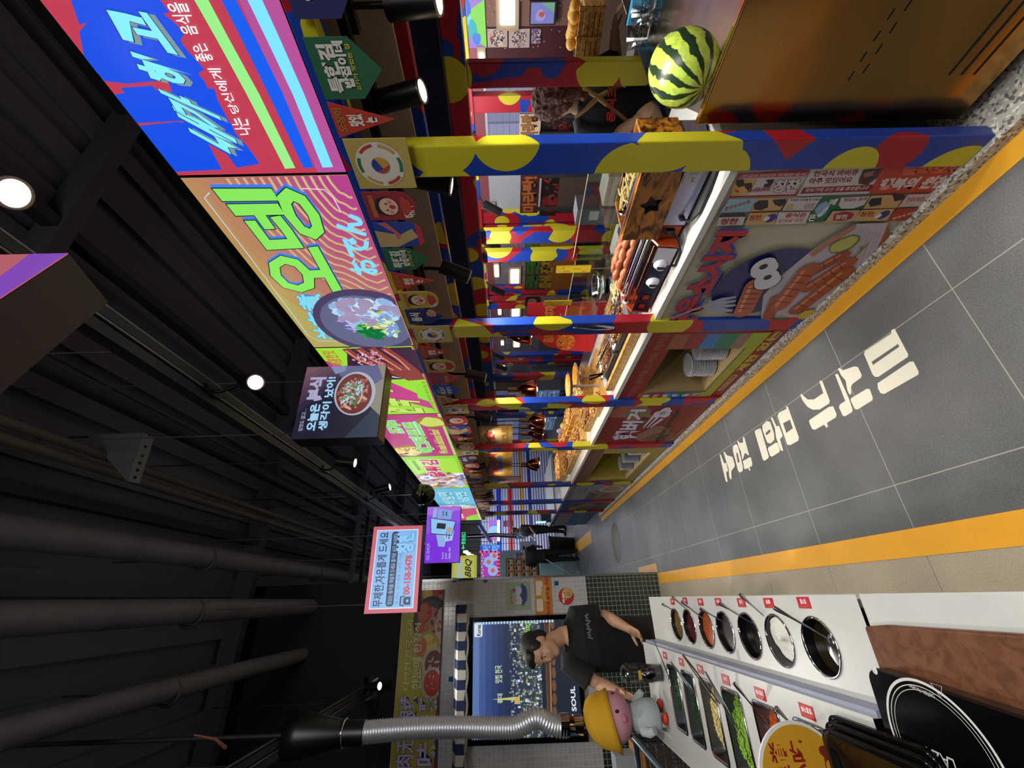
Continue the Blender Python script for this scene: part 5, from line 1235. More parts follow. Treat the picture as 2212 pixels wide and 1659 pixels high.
# --- bay 3: hamburger poster
a = front(*BY[2]); a.rect(0, 0, 1, 1, '#701e1c'); a.Z(1180, 650, 5.027)
a.blob(.86, .80, .17, .17, '#8c5048', 3); a.blob(.80, .70, .10, .11, '#5c6a3c', 4); a.blob(.63, .62, .15, .14, '#8c5434', 6); a.blob(.60, .58, .11, .07, '#3c2018', 2); a.scatter(.60, .58, .1, .06, ['#a88060', '#7c3020'], 20, .012, 3)
a.blob(.25, .34, .22, .16, '#80584a', 8); a.blob(.14, .22, .18, .14, '#6c4028', 9); a.blob(.15, .2, .12, .06, '#2c1a14', 2); a.scatter(.15, .2, .14, .08, ['#a07850', '#8c4030', '#4a6030'], 26, .012, 6)
a.tt('햄버거', (700, 1500), (925, 1170), (1085, 1168), (1000, 1500), '#b8b4cc', .05)
a.tt('hamburger', (1100, 1590), (1420, 1165), (1500, 1165), (1190, 1590), '#3a2018', .03)
a.tt('맛있는 세트', (1230, 1580), (1490, 1370), (1530, 1370), (1290, 1580), '#8c6a4c', .04); a.tl([(1310, 1590), (1690, 1260)], .003, '#9c5a30')
a.tp([(1045, 1370), (1150, 1240), (1180, 1240), (1060, 1370)], '#b4b0c8'); a.tp([(1085, 1368), (1200, 1250), (1225, 1255), (1100, 1368)], '#b4b0c8'); a.tp([(1120, 1365), (1245, 1265), (1275, 1275), (1135, 1368)], '#b4b0c8')
u = a.w2((1265, 1210)); a.blob(u[0]/a.w, u[1]/a.h, .11, .075, '#b4b0c4', 7, j=.3); a.text('진짜', u[0]/a.w-.04, u[1]/a.h-.03, u[0]/a.w+.04, u[1]/a.h+.03, '#6c4a3c', .03)
cab(*BY[2], a, 'dark red cabinet front with a hamburger poster')
# --- bay 4: long yellow alcove
H4 = (4.29, 5.42, .17, .69); a = front(*BY[3]); a.hole = (BY[3][1]-H4[1], H4[2]-PZ0, BY[3][1]-H4[0], H4[3]-PZ0); a.rect(0, 0, 1, 1, '#8c7c38'); a.rect(0, V(.70), 1, 1, '#6c4434')
for k in range(5): a.text('맛있는 음식', .04+.19*k, V(.74), .2+.19*k, V(.79), '#84604c', .03)
a.rect(0, 0, 1, V(.06), '#5c4a20'); a.text('자신있는 맛집', .15, V(.07), .62, V(.13), '#8c8470', .02)
for k, c in enumerate(['#8c5038', '#84242c', '#3468a8', '#1e6a50', '#7c6258']): a.rect(0, V(.60-.09*k), .07, V(.69-.09*k), c)
cab(*BY[3], a, 'mustard yellow cabinet front with a long shelf of plates', H4, '#a3963c')
# --- bay 5, 6
a = front(*BY[4]); a.rect(0, 0, 1, 1, '#8f8a96'); a.rect(0, 0, .62, .62, '#80705c'); a.rect(.0, .9, 1, 1, '#7c7884'); a.blob(.72, .25, .2, .18, '#b0acb8', 3, j=.05); a.blob(.72, .25, .14, .12, '#a88058', 4); a.text('메뉴판', .1, .45, .45, .6, '#6c4038', .04); a.text('국수', .2, .2, .45, .34, '#8c2c30', .05); a.rects([(.5, .7, .9, .74), (.5, .78, .8, .82)], '#74707c')
cab(*BY[4], a, 'pale grey cabinet front with a noodle poster')
a = front(*BY[5]); a.rect(0, 0, 1, 1, '#4a2020'); a.blob(.6, .45, .25, .2, '#7c5038', 3); a.rect(0, .85, 1, 1, '#2c3c7c'); a.text('치킨', .1, .6, .5, .8, '#b09a80', .04)
cab(*BY[5], a, 'dark brown cabinet front with a blue strip, last in the row')
# far end of the island beyond the last post
mb = MB().box((1.45, 8.3, 0), (2.6, 9.9, .80), M('#3c5c84', .5)).box((1.43, 8.28, .80), (2.62, 9.92, .84), WHITE)
for k in range(4): mb.box((1.44, 8.4+k*.36, .45), (1.45, 8.68+k*.36, .72), M('#8c8078', .5))
mb.box((1.44, 8.3, .2), (1.449, 9.9, .42), M('#2c6090', .5)); tag(mb.build('end_counter', loc=(2, 9, 0)), 'blue and picture-fronted counter past the last patterned post', 'counter')

# plates in stacks ----------------------------------------------------------------------------------
def make_plate(x, y, z, r, label, grp):
    mb = MB().lathe([(.001, .0), (r*.6, .0), (r*.97, .007), (r, .0085), (r*.985, .0098), (r*.62, .003), (.001, .002)], (x, y, z), 30, M('#c2c2cc', .22, coat=.5))
    mb.add([(x+q*math.cos(t), y+q*math.sin(t), z+h_) for q, h_ in ((r*.62, .0034), (r*.001, .0024)) for t in (2*PI*k/24 for k in range(24))], [(k, (k+1) % 24, 24+(k+1) % 24, 24+k) for k in range(24)], M('#a9b8a4', .2, coat=.5))
    o = mb.build('plate', loc=(x, y, z)); tag(o, label, 'plate', grp); return o
stacks = [(1.455, 2.60, .216, .082, 17, 'front stack of the striped alcove'), (1.47, 2.40, .216, .082, 18, 'right-hand stack of the striped alcove'),
          (1.45, 5.04, .176, .085, 14, 'farthest stack of the mustard alcove'), (1.455, 4.74, .176, .085, 17, 'middle stack of the mustard alcove'), (1.46, 4.46, .176, .085, 18, 'nearest stack of the mustard alcove')]
stacks[0] = (1.455, 2.60, .216, .085, 17, 'left stack of the striped alcove')
p0 = None
for x, y, z, r, n, wd in stacks:
    MBb = MB().lathe([(.001, 0), (r*.9, 0), (r*.9, .004), (.001, .004)], (x, y, z), 24, M('#4c2c20', .6)); tag(MBb.build('plate_mat', loc=(x, y, z)), 'dark round mat under the '+wd, 'mat')
    nth = ['second', 'third', 'fourth', 'fifth', 'sixth', 'seventh', 'eighth', 'ninth', 'tenth', 'eleventh', 'twelfth', 'thirteenth', 'fourteenth', 'fifteenth', 'sixteenth', 'seventeenth']
    base = make_plate(x, y, z+.0045, r, 'white plate at the very bottom of the %s' % wd, 'plates in the '+wd)
    for k in range(1, n):
        lab = 'white patterned plate on top of the %s' % wd if k == n-1 else 'white plate, %s from the top of the %s' % (nth[n-2-k], wd)
        copy_tree(base, loc=(x+random.uniform(-.002, .002), y+random.uniform(-.002, .002), z+.0045+k*.0104), label=lab)

# ---- burnt wood fronted machine
root = empty('wood_fronted_machine', (1.6, 1.17, .88), 'steel machine with a burnt wood front and a star-shaped hole, beside the orange grill', 'machine')
o = bevel(MB().box((1.44, .985, .895), (1.66, 1.315, 1.0), M('#9a98b8', .3, .6)).build('body', root), .004)
for x, y in ((1.47, 1.0), (1.47, 1.29), (1.63, 1.0), (1.63, 1.29)): MB().cyl((x, y, .8805), (x, y, .896), .012, m=BLACK).build('foot', root)
# board with star hole
yc, zc = 1.19, 1.085; star = []
for k in range(10): r = .048 if k % 2 == 0 else .027; t = PI/2+2*PI*k/10; star.append((yc+r*math.cos(t), zc+r*math.sin(t)))
outer = [(.975, 1.001), (1.375, 1.001), (1.375, 1.165), (.975, 1.165)]
mb = MB(); m_ = WOODB
def yz(pts, x): return [(x, y, z) for y, z in pts]
n = 10; ov = []
for y, z in star:
    dx, dz = y-yc, z-zc; t = min([q for q in (((1.375-yc)/dx if dx > 1e-9 else 1e9), ((.975-yc)/dx if dx < -1e-9 else 1e9), ((1.165-zc)/dz if dz > 1e-9 else 1e9), ((1.001-zc)/dz if dz < -1e-9 else 1e9))]); ov.append((yc+dx*t, zc+dz*t))
for x in (1.422, 1.44):
    mb.add(yz(star, x)+yz(ov, x), [(k, (k+1) % n, n+(k+1) % n, n+k) for k in range(n)], m_)
    for cy_, cz_ in outer:
        b2 = sorted(range(n), key=lambda i: (ov[i][0]-cy_)**2+(ov[i][1]-cz_)**2)[:2]; mb.add(yz([ov[b2[0]], (cy_, cz_), ov[b2[1]]], x), [(0, 1, 2)], m_)
mb.add(yz(outer, 1.422)+yz(outer, 1.44), [(k, (k+1) % 4, 4+(k+1) % 4, 4+k) for k in range(4)], m_)
mb.add(yz(star, 1.422)+yz(star, 1.44), [(k, (k+1) % n, n+(k+1) % n, n+k) for k in range(n)], M('#1c0e06', .6))
mb.build('wood_front', root)
mb = MB().box((1.4405, .975, 1.005), (1.452, 1.375, 1.16), M('#0c0c22', .5)); mb.build('dark_backing', root)
mb = MB().box((1.452, .975, 1.0), (1.66, .99, 1.162), WOODB).box((1.452, 1.355, 1.0), (1.66, 1.37, 1.162), WOODB).box((1.65, .99, 1.0), (1.66, 1.355, 1.162), WOODB); mb.build('wood_side', root)
mb = MB().box((1.455, .99, 1.10), (1.65, 1.355, 1.115), STEEL); mb.box((1.44, .985, 1.166), (1.452, 1.36, 1.174), CHROME); mb.build('steel_rim', root)
mb = MB().box((1.4385, 1.00, .925), (1.4395, 1.10, .985), M('#c8cace', .4)); mb.rects = None
a = Art(.10, .06); a.rect(0, 0, 1, 1, '#c4c6cc'); a.ell(.15, .4, .09, .09, '#2c4c90'); a.text('S', .09, .25, .21, .6, '#d8dce8', .03); a.rects([(.35, .15+.1*k, .9, .19+.1*k) for k in range(7)], '#8c9098'); a.put(mb, (1.4385, 1.10, .925), XN, YN); mb.build('rating_label', root)
MB().cyl((1.441, 1.27, .925), (1.428, 1.27, .925), .012, m=BLACK).tube([(1.43, 1.27, .925), (1.40, 1.26, .905), (1.385, 1.20, .888), (1.39, 1.10, .888), (1.41, 1.02, .888), (1.43, .995, .888)], .006, 8, BLACK).build('power_cable', root)
# oval dish with wooden forks on the machine
root = empty('oval_dish', (1.552, 1.2, 1.12), 'oval steel dish holding pale wooden picks on the wood-fronted machine', 'dish')
mb = MB(); L = []
for d, z in ((.05, 0), (.015, .012), (0, .045), (.004, .047), (.02, .015), (.055, .003)): L.append([(1.552+(.094-d)*math.cos(t), 1.18+(.16-d)*math.sin(t), 1.1165+z) for t in (2*PI*k/32 for k in range(32))])
mb.rings(L, CHROME, True, False); mb.build('dish', root)
rn = random.Random(2); mb = MB()
for k in range(26):
    x, y = 1.552+rn.uniform(-.03, .03), 1.18+rn.uniform(-.09, .09); t = rn.random()*PI; l = .05
    mb.tube([(x-l*math.cos(t), y-l*math.sin(t), 1.135+.035*rn.random()), (x, y, 1.15+.03*rn.random()), (x+l*math.cos(t), y+l*math.sin(t), 1.135+.05*rn.random())], .0045, 5, M('#b8a468', .6))
o = mb.build('wooden_picks', root); o['kind'] = 'stuff'
# ---- orange sausage grill
OR = M('#b5441c', .35); root = empty('sausage_grill', (1.6, 1.65, .88), 'orange electric grill with steel rollers full of sausages on the white worktop', 'grill')
GY0, GY1 = 1.40, 1.90
mb = MB(); prof = [(1.405, .895), (1.80, .895), (1.80, 1.03), (1.49, 1.03), (1.415, .99)]
def ends(y0, y1): mb.prism([(x, z) for x, z in prof], y0, y1, OR, lambda x, z, y: (x, y, z))
ends(GY1-.012, GY1); ends(GY0, GY0+.012); mb.box((1.79, GY0+.012, .895), (1.80, GY1-.012, 1.045), OR); mb.box((1.415, GY0+.012, .895), (1.79, GY1-.012, .90), OR)
mb.build('housing', root)
o = bevel(MB().box((1.455, 1.332, .895), (1.80, 1.398, .998), OR).build('motor_box', root), .004)
mb = MB().box((1.435, 1.340, .93), (1.456, 1.368, .965), BLACK).box((1.45, 1.335, .975), (1.456, 1.36, 1.0), BLACK); mb.tube([(1.44, 1.35, .94), (1.41, 1.37, .91), (1.39, 1.42, .888), (1.38, 1.50, .887), (1.41, 1.53, .887)], .006, 8, BLACK); mb.build('plug_and_cable', root)
a = Art(.46, .088, rough=.3); a.rect(0, 0, 1, 1, '#171c38'); a.rect(.84, 0, 1, 1, '#b8bac8')
for u, c in ((.10, '#a02c24'), (.27, '#a02c24')): a.rrect(u-.055, .2, u+.055, .85, .01, '#0e0f14'); a.rects([(u-.03, .35, u+.03, .7)], c)
mb = MB(); mb.add([(1.403, GY1-.015, .90), (1.403, GY0+.015, .90), (1.413, GY0+.015, .988), (1.413, GY1-.015, .988)], [(0, 1, 2, 3)], M('#171c38', .3)); a.w = GY1-GY0-.03
a2 = Art(GY1-GY0-.03, .088, rough=.3); a2.rect(0, 0, 1, 1, '#171c38'); a2.poly([(.78, 0), (1, 0), (1, 1), (.80, 1), (.72, .5)], '#b8bac8'); a2.rrect(.04, .2, .15, .85, .01, '#0c0d12'); a2.rrect(.20, .2, .31, .85, .01, '#0c0d12'); a2.rects([(.06, .35, .13, .7), (.22, .35, .29, .7)], '#8c2c24')
a2.put(mb, (1.403, GY1-.015, .90), XN, (.01, 0, .088)); mb.build('control_panel', root); cpan = bpy.data.objects[-1] if False else root.children[-1]
for y in (1.645, 1.52):
    mb = MB().lathe([(.001, .022), (.022, .022), (.026, .01), (.034, 0), (.034, -.003)], (1.407, y, .944), 26, M('#c8ccd8', .2), axis=(-1, 0, .1)); mb.box((1.378, y-.005, .922), (1.387, y+.005, .966), BLACK); mb.build('knob', [c for c in root.children if c.name.startswith('control_panel')][0])
for k in range(6):
    x = 1.475+k*.056; z = 1.012+.003*k
    mb = MB().cyl((x, GY0+.013, z), (x, GY1-.013, z), .014, m=CHROME, n=18); mb.build('roller', root)
    if k < 2: MB().cyl((x, GY1-.024, z), (x, GY1-.013, z), .018, m=M('#c8c4b8', .4), n=16).build('roller_bush', root)
mb = MB().box((1.42, GY0+.013, .935), (1.785, GY1-.013, .94), M('#2c1a10', .3, .5)); mb.build('drip_tray', root)
mb = MB().tube([(1.43, GY0+.02, 1.0), (1.43, GY1-.02, 1.0)], .003, 6, STEEL); mb.build('guard_rod', root)
# sausages, each its own object
sm = [M('#a8603c', .3, var=.25, vscale=30, coat=.4), M('#985034', .3, var=.25, vscale=34, coat=.4), M('#b87048', .3, var=.2, vscale=30, coat=.4)]
def sausage(m_, L=.085, r=.017):
    mb = MB(); pts = []; rr = []
    for k in range(13):
        t = k/12; pts.append((0, (t-.5)*L, .006*math.sin(PI*t))); rr.append(r*max(.12, math.sin(PI*min(max(t, .03), .97))**.38))
    mb.tube(pts, rr, 14, m_); return mb.build('sausage', loc=(0, 0, 0))
protos = [sausage(m_) for m_ in sm]; used = [False]*3; n_s = 0
rwz = ['row nearest the aisle', 'second row', 'third row', 'back row']; cw = ['left end', 'second from the left', 'left of centre', 'right of centre', 'second from the right', 'right end']
for r_ in range(4):
    for c_ in range(6):
        k = (r_+c_*2) % 3; loc = (1.575+r_*.054, GY1-.06-c_*.077+random.uniform(-.006, .006), 1.036+.003*r_); rot = (0, random.uniform(-.1, .1), random.uniform(-.18, .18))
        lab = 'glossy brown sausage on the orange grill, %s, %s' % (rwz[r_], cw[c_])
        if not used[k]: o = protos[k]; used[k] = True; o.location = loc; o.rotation_euler = rot
        else: o = copy_tree(protos[k], loc=loc, rot=rot)
        tag(o, lab, 'sausage', 'sausages on the orange grill')
for c_ in range(5):
    for q in range(2):
        o = copy_tree(protos[(c_+q) % 3], loc=(1.60+q*.055, GY1-.10-c_*.077, 1.066+.002*q), rot=(0, 0, random.uniform(-.3, .3))); tag(o, 'plump sausage of the upper layer on the orange grill, %s, %s' % (['front line', 'back line'][q], cw[c_]), 'sausage', 'sausages on the orange grill')
# orange packets on the grill's end
mb = MB()
for k in range(6): mb.box((1.49+.022*k, 1.378, 1.0+.001), (1.505+.022*k, 1.43, 1.10-.004*k), M('#b8481c' if k % 2 else '#c05c28', .5), rot=.15*(k-2)*.3)
tag(mb.build('paper_sleeves', loc=(1.55, 1.38, 1.037)), 'bunch of orange paper sleeves stood on the grill motor box', 'paper sleeves')
# glass shield with red clips
def shield(y0, y1, x, z0, z1, s_):
    root = empty('glass_shield', (x, (y0+y1)/2, .88), 'clear sneeze guard on thin steel rods with red clips, %s' % s_, 'sneeze guard', 'sneeze guards')
    MB().box((x, y0, z0), (x+.005, y1, z1), glass('#dfe8e4', .10)).build('glass_pane', root)
    MB().box((x-.0005, y0, z1), (x+.0055, y1, z1+.004), M('#c8c4a0', .3)).build('bright_edge', root)
    for y in (y0+.02, y1-.02):
        rd_ = MB().cyl((x+.01, y, .881), (x+.01, y, z1), .004, m=STEEL).build('rod', root); MB().box((x-.006, y-.012, z1-.02), (x+.014, y+.012, z1+.008), M('#8c2018', .4)).build('clip', rd_)
shield(1.30, 1.98, 1.88, 1.0, 1.26, 'over the orange grill'); shield(2.02, 2.9, 1.97, .98, 1.22, 'behind the first food trays')

# ---- food trays, bay 2..5
def food(mb, kind, x0, x1, y0, y1, z, seed):
    rn = random.Random(seed)
    def r(a_, b_): return rn.uniform(a_, b_)
    if kind == 'skewer':
        for k in range(90):
            x, y = r(x0, x1), r(y0, y1); mb.ball((x, y, z+r(0, .03)), (r(.009, .017), r(.009, .017), r(.007, .012)), M(rn.choice(['#6c3014', '#8a4420', '#5a2410', '#9c6028']), .35), 7, 5)
        for k in range(22):
            x, y = r(x0, x1), r(y0, y1); t = r(-.6, .6)+PI/2; l = .09; mb.tube([(x-l*math.cos(t), y-l*math.sin(t), z+.035), (x+l*math.cos(t), y+l*math.sin(t), z+.045)], .002, 4, M('#b89a60', .5))
    elif kind == 'pasta':
        for k in range(150):
            x, y = r(x0, x1), r(y0, y1); t = r(0, PI); l = .026; zz = z+r(0, .05)
            mb.tube([(x-l*math.cos(t), y-l*math.sin(t), zz), (x, y, zz+.006), (x+l*math.cos(t), y+l*math.sin(t), zz)], .0065, 5, M(rn.choice(['#c8b07c', '#d8c490', '#b89860']), .4))
    elif kind == 'fried':
        for k in range(130):
            x, y = r(x0, x1), r(y0, y1); mb.ball((x, y, z+r(0, .04)), (r(.010, .022), r(.010, .022), r(.008, .014)), M(rn.choice(['#b88a50', '#a87640', '#c8a468', '#9c6a38']), .5), 7, 5)
    elif kind == 'mince':
        for k in range(130):
            x, y = r(x0, x1), r(y0, y1); mb.ball((x, y, z+r(0, .03)), (r(.008, .016), r(.008, .016), .008), M(rn.choice(['#5c3018', '#8c5424', '#74401c', '#b08030', '#4a2814']), .35), 6, 4)
def tray(y0, y1, x0, x1, z, kind, seed, label, fname, slope=0.0):
    root = empty('food_tray', ((x0+x1)/2, (y0+y1)/2, z), label, 'tray', 'food trays on the long worktop'); mb = MB(); L = []
    for d, zz in ((.012, 0), (.0, .05), (.0, .053), (.008, .053), (.02, .008)): L.append([(x, y, z+zz) for x, y in rrect_pts(x0+d, y0+d, x1-d, y1-d, .02)])
    mb.rings(L, STEEL, True, True); mb.build('pan', root)
    mb = MB(); food(mb, kind, x0+.03, x1-.03, y0+.03, y1-.03, z+.03, seed); o = mb.build(fname, root); o['kind'] = 'stuff'
tray(2.06, 2.42, 1.46, 1.70, .92, 'mince', 1, 'steel tray of brown stewed meat, right-hand one next to the post with the tongs', 'stewed_meat')
tray(2.44, 2.84, 1.46, 1.70, .92, 'skewer', 2, 'steel tray of dark grilled skewers in front of the pizza stand', 'skewers')
tray(1.93, 2.30, 1.75, 1.92, .881, 'pasta', 3, 'steel tray of pale pasta tubes behind the orange grill', 'pasta'); tray(2.32, 2.60, 1.75, 1.92, .881, 'skewer', 4, 'steel tray of reddish skewers beyond the pasta', 'skewers')
mb = MB().box((1.40, 2.02, .8805), (1.43, 2.88, .94), WOODL).box((1.43, 2.02, .8805), (1.74, 2.88, .90), STEELD).box((1.432, 2.03, .90), (1.735, 2.87, .9195), M('#3c3c40', .4)); tag(mb.build('warming_plate', loc=(1.6, 2.4, .88)), 'steel warming plate with a wooden edge under the first food trays', 'warming plate')
def wtongs(x, y, z, t, label):
    mb = MB(); d = Vector((math.cos(t), math.sin(t), .25)).normalized(); n2 = d.cross(Vector((0, 0, 1))).normalized(); c = Vector((x, y, z))
    for s_ in (-1, 1):
        p, q = c-d*.12+n2*.002*s_, c+d*.12+n2*.016*s_; mb.obox((p+q)/2, (.012, .24, .0025), (q-p).to_track_quat('Y', 'Z').to_matrix(), CHROME)
    tag(mb.build('tongs', loc=c), label, 'tongs', 'tongs on the hot food')
wtongs(1.50, 2.52, 1.02, 2.0, 'steel tongs lying on the grilled skewers'); wtongs(1.55, 2.24, 1.02, 2.3, 'steel tongs lying on the stewed meat'); wtongs(1.48, 2.78, 1.02, 1.2, 'steel tongs at the far side of the skewer tray')
# pizza stand
root = empty('pizza_stand', (1.68, 3.28, .88), 'two-tier stand with round pizzas behind the second bay', 'pizza stand')
MB().cyl((1.62, 3.22, .881), (1.62, 3.22, 1.15), .012, m=M('#a09090', .3)).box((1.55, 3.15, .8805), (1.95, 3.45, .90), WOODL).cyl((1.80, 3.38, .90), (1.80, 3.38, 1.05), .012, m=M('#a09090', .3)).build('stand', root)
for (x, y, z, s_) in ((1.62, 3.22, 1.152, 0), (1.80, 3.38, 1.052, 1)):
    mb = MB().lathe([(.001, 0), (.11, 0), (.125, .006), (.13, .016), (.124, .016), (.112, .008), (.001, .008)], (x, y, z), 32, M('#2a211c' if s_ == 0 else '#9a8a70', .4)); mb.build('plate', root)
    mb = MB().lathe([(.001, .022), (.085, .021), (.105, .026), (.112, .012), (.112, .009)], (x, y, z), 30, M('#c98a2c', .45, var=.35, vscale=40, bump=.5)); mb.build('pizza', root)
# red pizza board
a = Art(.55, .62, rough=.4); a.poly([(0, 0), (1, 0), (1, 1), (.75, 1), (.4, .92), (.15, .70), (.04, .4)], '#b8242c'); a.text('콤보 치즈 피자', .22, .60, .95, .76, '#c8843c', .05); a.rects([(.35, .52, .8, .535)], '#c8a090')
a.ell(.22, .42, .17, .16, '#c8702c'); a.scatter(.22, .42, .15, .14, ['#8c2418', '#d89a50'], 24, .016, 3); a.ell(.78, .34, .16, .15, '#c8602c'); a.text('맛있다', .5, .28, .75, .42, '#c8502c', .03)
mb = MB(); o_ = Vector((2.05, 3.36, .885)); xd = Vector((.35, -1, 0)).normalized(); nn = xd.cross(Vector(YN))
pts = [(0, 0), (1, 0), (1, 1), (.75, 1), (.4, .92), (.15, .70), (.04, .4)]; mb.prism(pts, -.006, 0, M('#b8242c', .4), lambda u, v, d: o_+xd*u*a.w+Vector(YN)*v*a.h+nn*d)
a.put(mb, o_, xd, YN); tag(mb.build('pizza_board', loc=o_), 'red cut-out board advertising cheese pizza, behind the food trays', 'board')
# copper heat lamps with warm light
def heat_lamp(x, y, z, label, on=1, r=.085):
    root = empty('heat_lamp', (x, y, z), label, 'heat lamp', 'copper heat lamps')
    MB().lathe([(.018, .20), (.022, .17), (.03, .15), (.05, .13), (r*.8, .08), (r, .02), (r, 0), (r-.004, 0), (r*.78, .075), (.02, .145)], (x, y, z), 28, M('#a8583a', .18, 1.0)).build('copper_shade', root)
    MB().cyl((x, y, z+.18), (x, y, z+.26), .02, m=M('#b88a5c', .3, 1)).cyl((x, y, z+.26), (x, y, 2.34), .005, m=BLACK).build('stem', root)
    MB().ball((x, y, z+.03), (.04, .04, .045), M('#ffe2b0', emit=9.0), 12, 8).build('bulb', root)
    if on: spot('heat_lamp_light', (x, y, z-.03), (x, y, 0), on, 120, (1, .76, .50), .5, .04)
for x, y, z, e, w_ in ((1.70, 3.42, 1.43, 6, 'nearest one, by the pizza stand'), (1.72, 4.22, 1.30, 7, 'in front of the yellow barbecue banner'), (1.75, 4.50, 1.29, 6, 'second beside the barbecue banner'), (1.78, 4.80, 1.28, 6, 'third beside the barbecue banner'),
                       (1.80, 5.30, 1.30, 7, 'just before the fifth post'), (1.75, 5.95, 1.26, 7, 'over the noodle poster bay'), (1.80, 6.25, 1.26, 6, 'last over the noodle poster bay')):
    heat_lamp(x, y, z, 'copper bell-shaped heat lamp, '+w_, e)
heat_lamp(1.85, 2.75, 1.50, 'copper bell-shaped heat lamp, above the red pizza board', 4)
# wooden display crates and trays, bays 3-5
def crate(y0, y1, x0, x1, z0, z1, kind, seed, label):
    root = empty('display_crate', ((x0+x1)/2, (y0+y1)/2, .88), label, 'crate', 'wooden display crates'); mb = MB()
    mb.box((x0, y0, .8805), (x1, y1, z0), WOODL); t = .008
    for lo, hi in (((x0, y0), (x0+t, y1)), ((x1-t, y0), (x1, y1)), ((x0+t, y0), (x1-t, y0+t)), ((x0+t, y1-t), (x1-t, y1))): mb.box((lo[0], lo[1], z0), (hi[0], hi[1], z1), WOODL)
    mb.build('box', root); mb = MB(); food(mb, kind, x0+.02, x1-.02, y0+.02, y1-.02, z0+.01, seed); o = mb.build('food', root); o['kind'] = 'stuff'
crate(3.08, 3.45, 1.42, 1.53, .91, .93, 'fried', 11, 'low wooden crate of golden snacks at the front of the hamburger bay'); crate(3.50, 3.90, 1.45, 1.66, .92, .95, 'skewer', 12, 'wooden crate of thin skewers above the hamburger poster')
crate(3.46, 3.9, 1.70, 1.95, .96, .99, 'pasta', 13, 'raised wooden crate of yellow noodles behind the hamburger bay'); crate(4.12, 4.6, 1.45, 1.70, .92, .95, 'skewer', 14, 'wooden crate of kebab sticks past the fourth post')
crate(4.12, 4.75, 1.73, 1.98, .97, 1.0, 'fried', 15, 'raised wooden crate of fried pieces under the copper lamps'); crate(4.65, 5.1, 1.45, 1.70, .92, .95, 'fried', 16, 'wooden crate of fried pieces above the mustard alcove')
crate(5.12, 5.5, 1.45, 1.70, .92, .95, 'mince', 17, 'wooden crate of dark meat next to the fifth post'); crate(4.80, 5.45, 1.74, 1.98, .97, 1.0, 'fried', 18, 'raised wooden crate of golden pieces before the fifth post'); crate(5.75, 6.3, 1.50, 1.9, .94, .99, 'fried', 19, 'wooden crate of fried food in the noodle bay')
for k, (x, y, c) in enumerate(((1.60, 4.02+.08, '#b8962c'), (1.66, 4.42, '#b8962c'), (1.62, 5.0, '#b8962c'))):
    mb = MB().cyl((x, y, .96), (x, y, 1.10), .006, m=M(c, .4)).ball((x, y, 1.12), (.03, .012, .03), M('#c8b060' if k != 1 else '#8c8ac0', .4), 12, 8).tube([(x-.03, y, .955), (x, y, .98), (x+.03, y, .955)], .006, 6, M(c, .4))
    tag(mb.build('menu_clip', loc=(x, y, .96)), 'small yellow clip stand with a food tag, %s on the hot counter' % ['nearest', 'middle', 'farthest'][k], 'clip stand', 'yellow clip stands')
# steel tongs hanging on the second post
mb = MB()
for s_ in (-1, 1): mb.tube([(PXF-.006, 1.90, 1.325), (PXF-.008, 1.895+.010*s_, 1.27), (PXF-.010, 1.897+.018*s_, 1.20), (PXF-.012, 1.90+.008*s_, 1.13), (PXF-.012, 1.90+.004*s_, 1.10)], [.002, .005, .006, .009, .005], 8, CHROME)
tag(mb.build('tongs', loc=(PXF, 1.9, 1.33)), 'chrome tongs hanging on the second patterned post', 'tongs')
# ketchup sign tube, yellow bottles, scale, register, bowls behind the front line
def bottle(x, y, z, h, r, col, label, cap='#b89a2c'):
    root = empty('sauce_bottle', (x, y, z), label, 'bottle', 'squeezy bottles'); MB().lathe([(.001, 0), (r, 0), (r, h*.7), (r*.5, h*.85), (r*.5, h*.87)], (x, y, z), 16, M(col, .3)).build('bottle', root); MB().lathe([(r*.55, h*.86), (r*.5, h*.92), (.002, h)], (x, y, z), 14, M(cap, .3)).build('nozzle', root)
def banner_tube(px, py, X, w_, h_, label):
    c = P(px, py, 'X', X); a = Art(w_, h_, rough=.5); a.rect(0, 0, 1, 1, '#b8a01c'); a.rects([(.1, .1, .3, .25), (.5, .3, .7, .5), (.15, .6, .35, .8), (.65, .75, .9, .85)], '#9c8010'); o_ = Vector((X, c.y+w_/2, c.z-h_/2))
    mb = MB(); mb.obox(o_+Vector((.004, -w_/2, h_/2)), (.008, w_, h_), Matrix.Identity(3), M('#b8a01c', .5)); a.put(mb, o_, XN, YN); mb.cyl((X+.004, c.y, .881), (X+.004, c.y, c.z-h_/2), .003, m=STEEL); tag(mb.build('yellow_strip', loc=(X, c.y, .88)), label, 'sign', 'yellow strip signs')
banner_tube(1239, 582, 1.86, .06, .22, 'yellow strip sign standing above the pasta tray'); banner_tube(1205, 655, 1.9, .05, .20, 'yellow strip sign in front of the white menu board')
def boxy(name, px, py, X, w_, h_, d_, col, label, cat, extra=None, z0=None):
    c = P(px, py, 'X', X); z_ = c.z if z0 is None else z0; mb = MB().box((X, c.y-w_/2, z_), (X+d_, c.y+w_/2, z_+h_), M(col, .4))
    if extra: extra(mb, X, c.y, z_)
    o = bevel(mb.build(name, loc=(X, c.y, z_)), .006); tag(o, label, cat); return o
mb = MB().box((2.06, 1.24, .05), (2.25, 7.4, .86), M('#3c3c40', .5)).box((2.055, 1.24, .86), (2.27, 7.5, .885), STEEL); tag(mb.build('prep_table', loc=(2.2, 3, 0)), 'long steel prep table behind the hot food', 'table')
def ex(mb, X, y, z): mb.box((X-.02, y-.05, z+.06), (X, y+.06, z+.14), M('#1c6c64', .3)); mb.box((X-.04, y-.11, z), (X, y+.11, z+.05), M('#b8b4ac', .4))
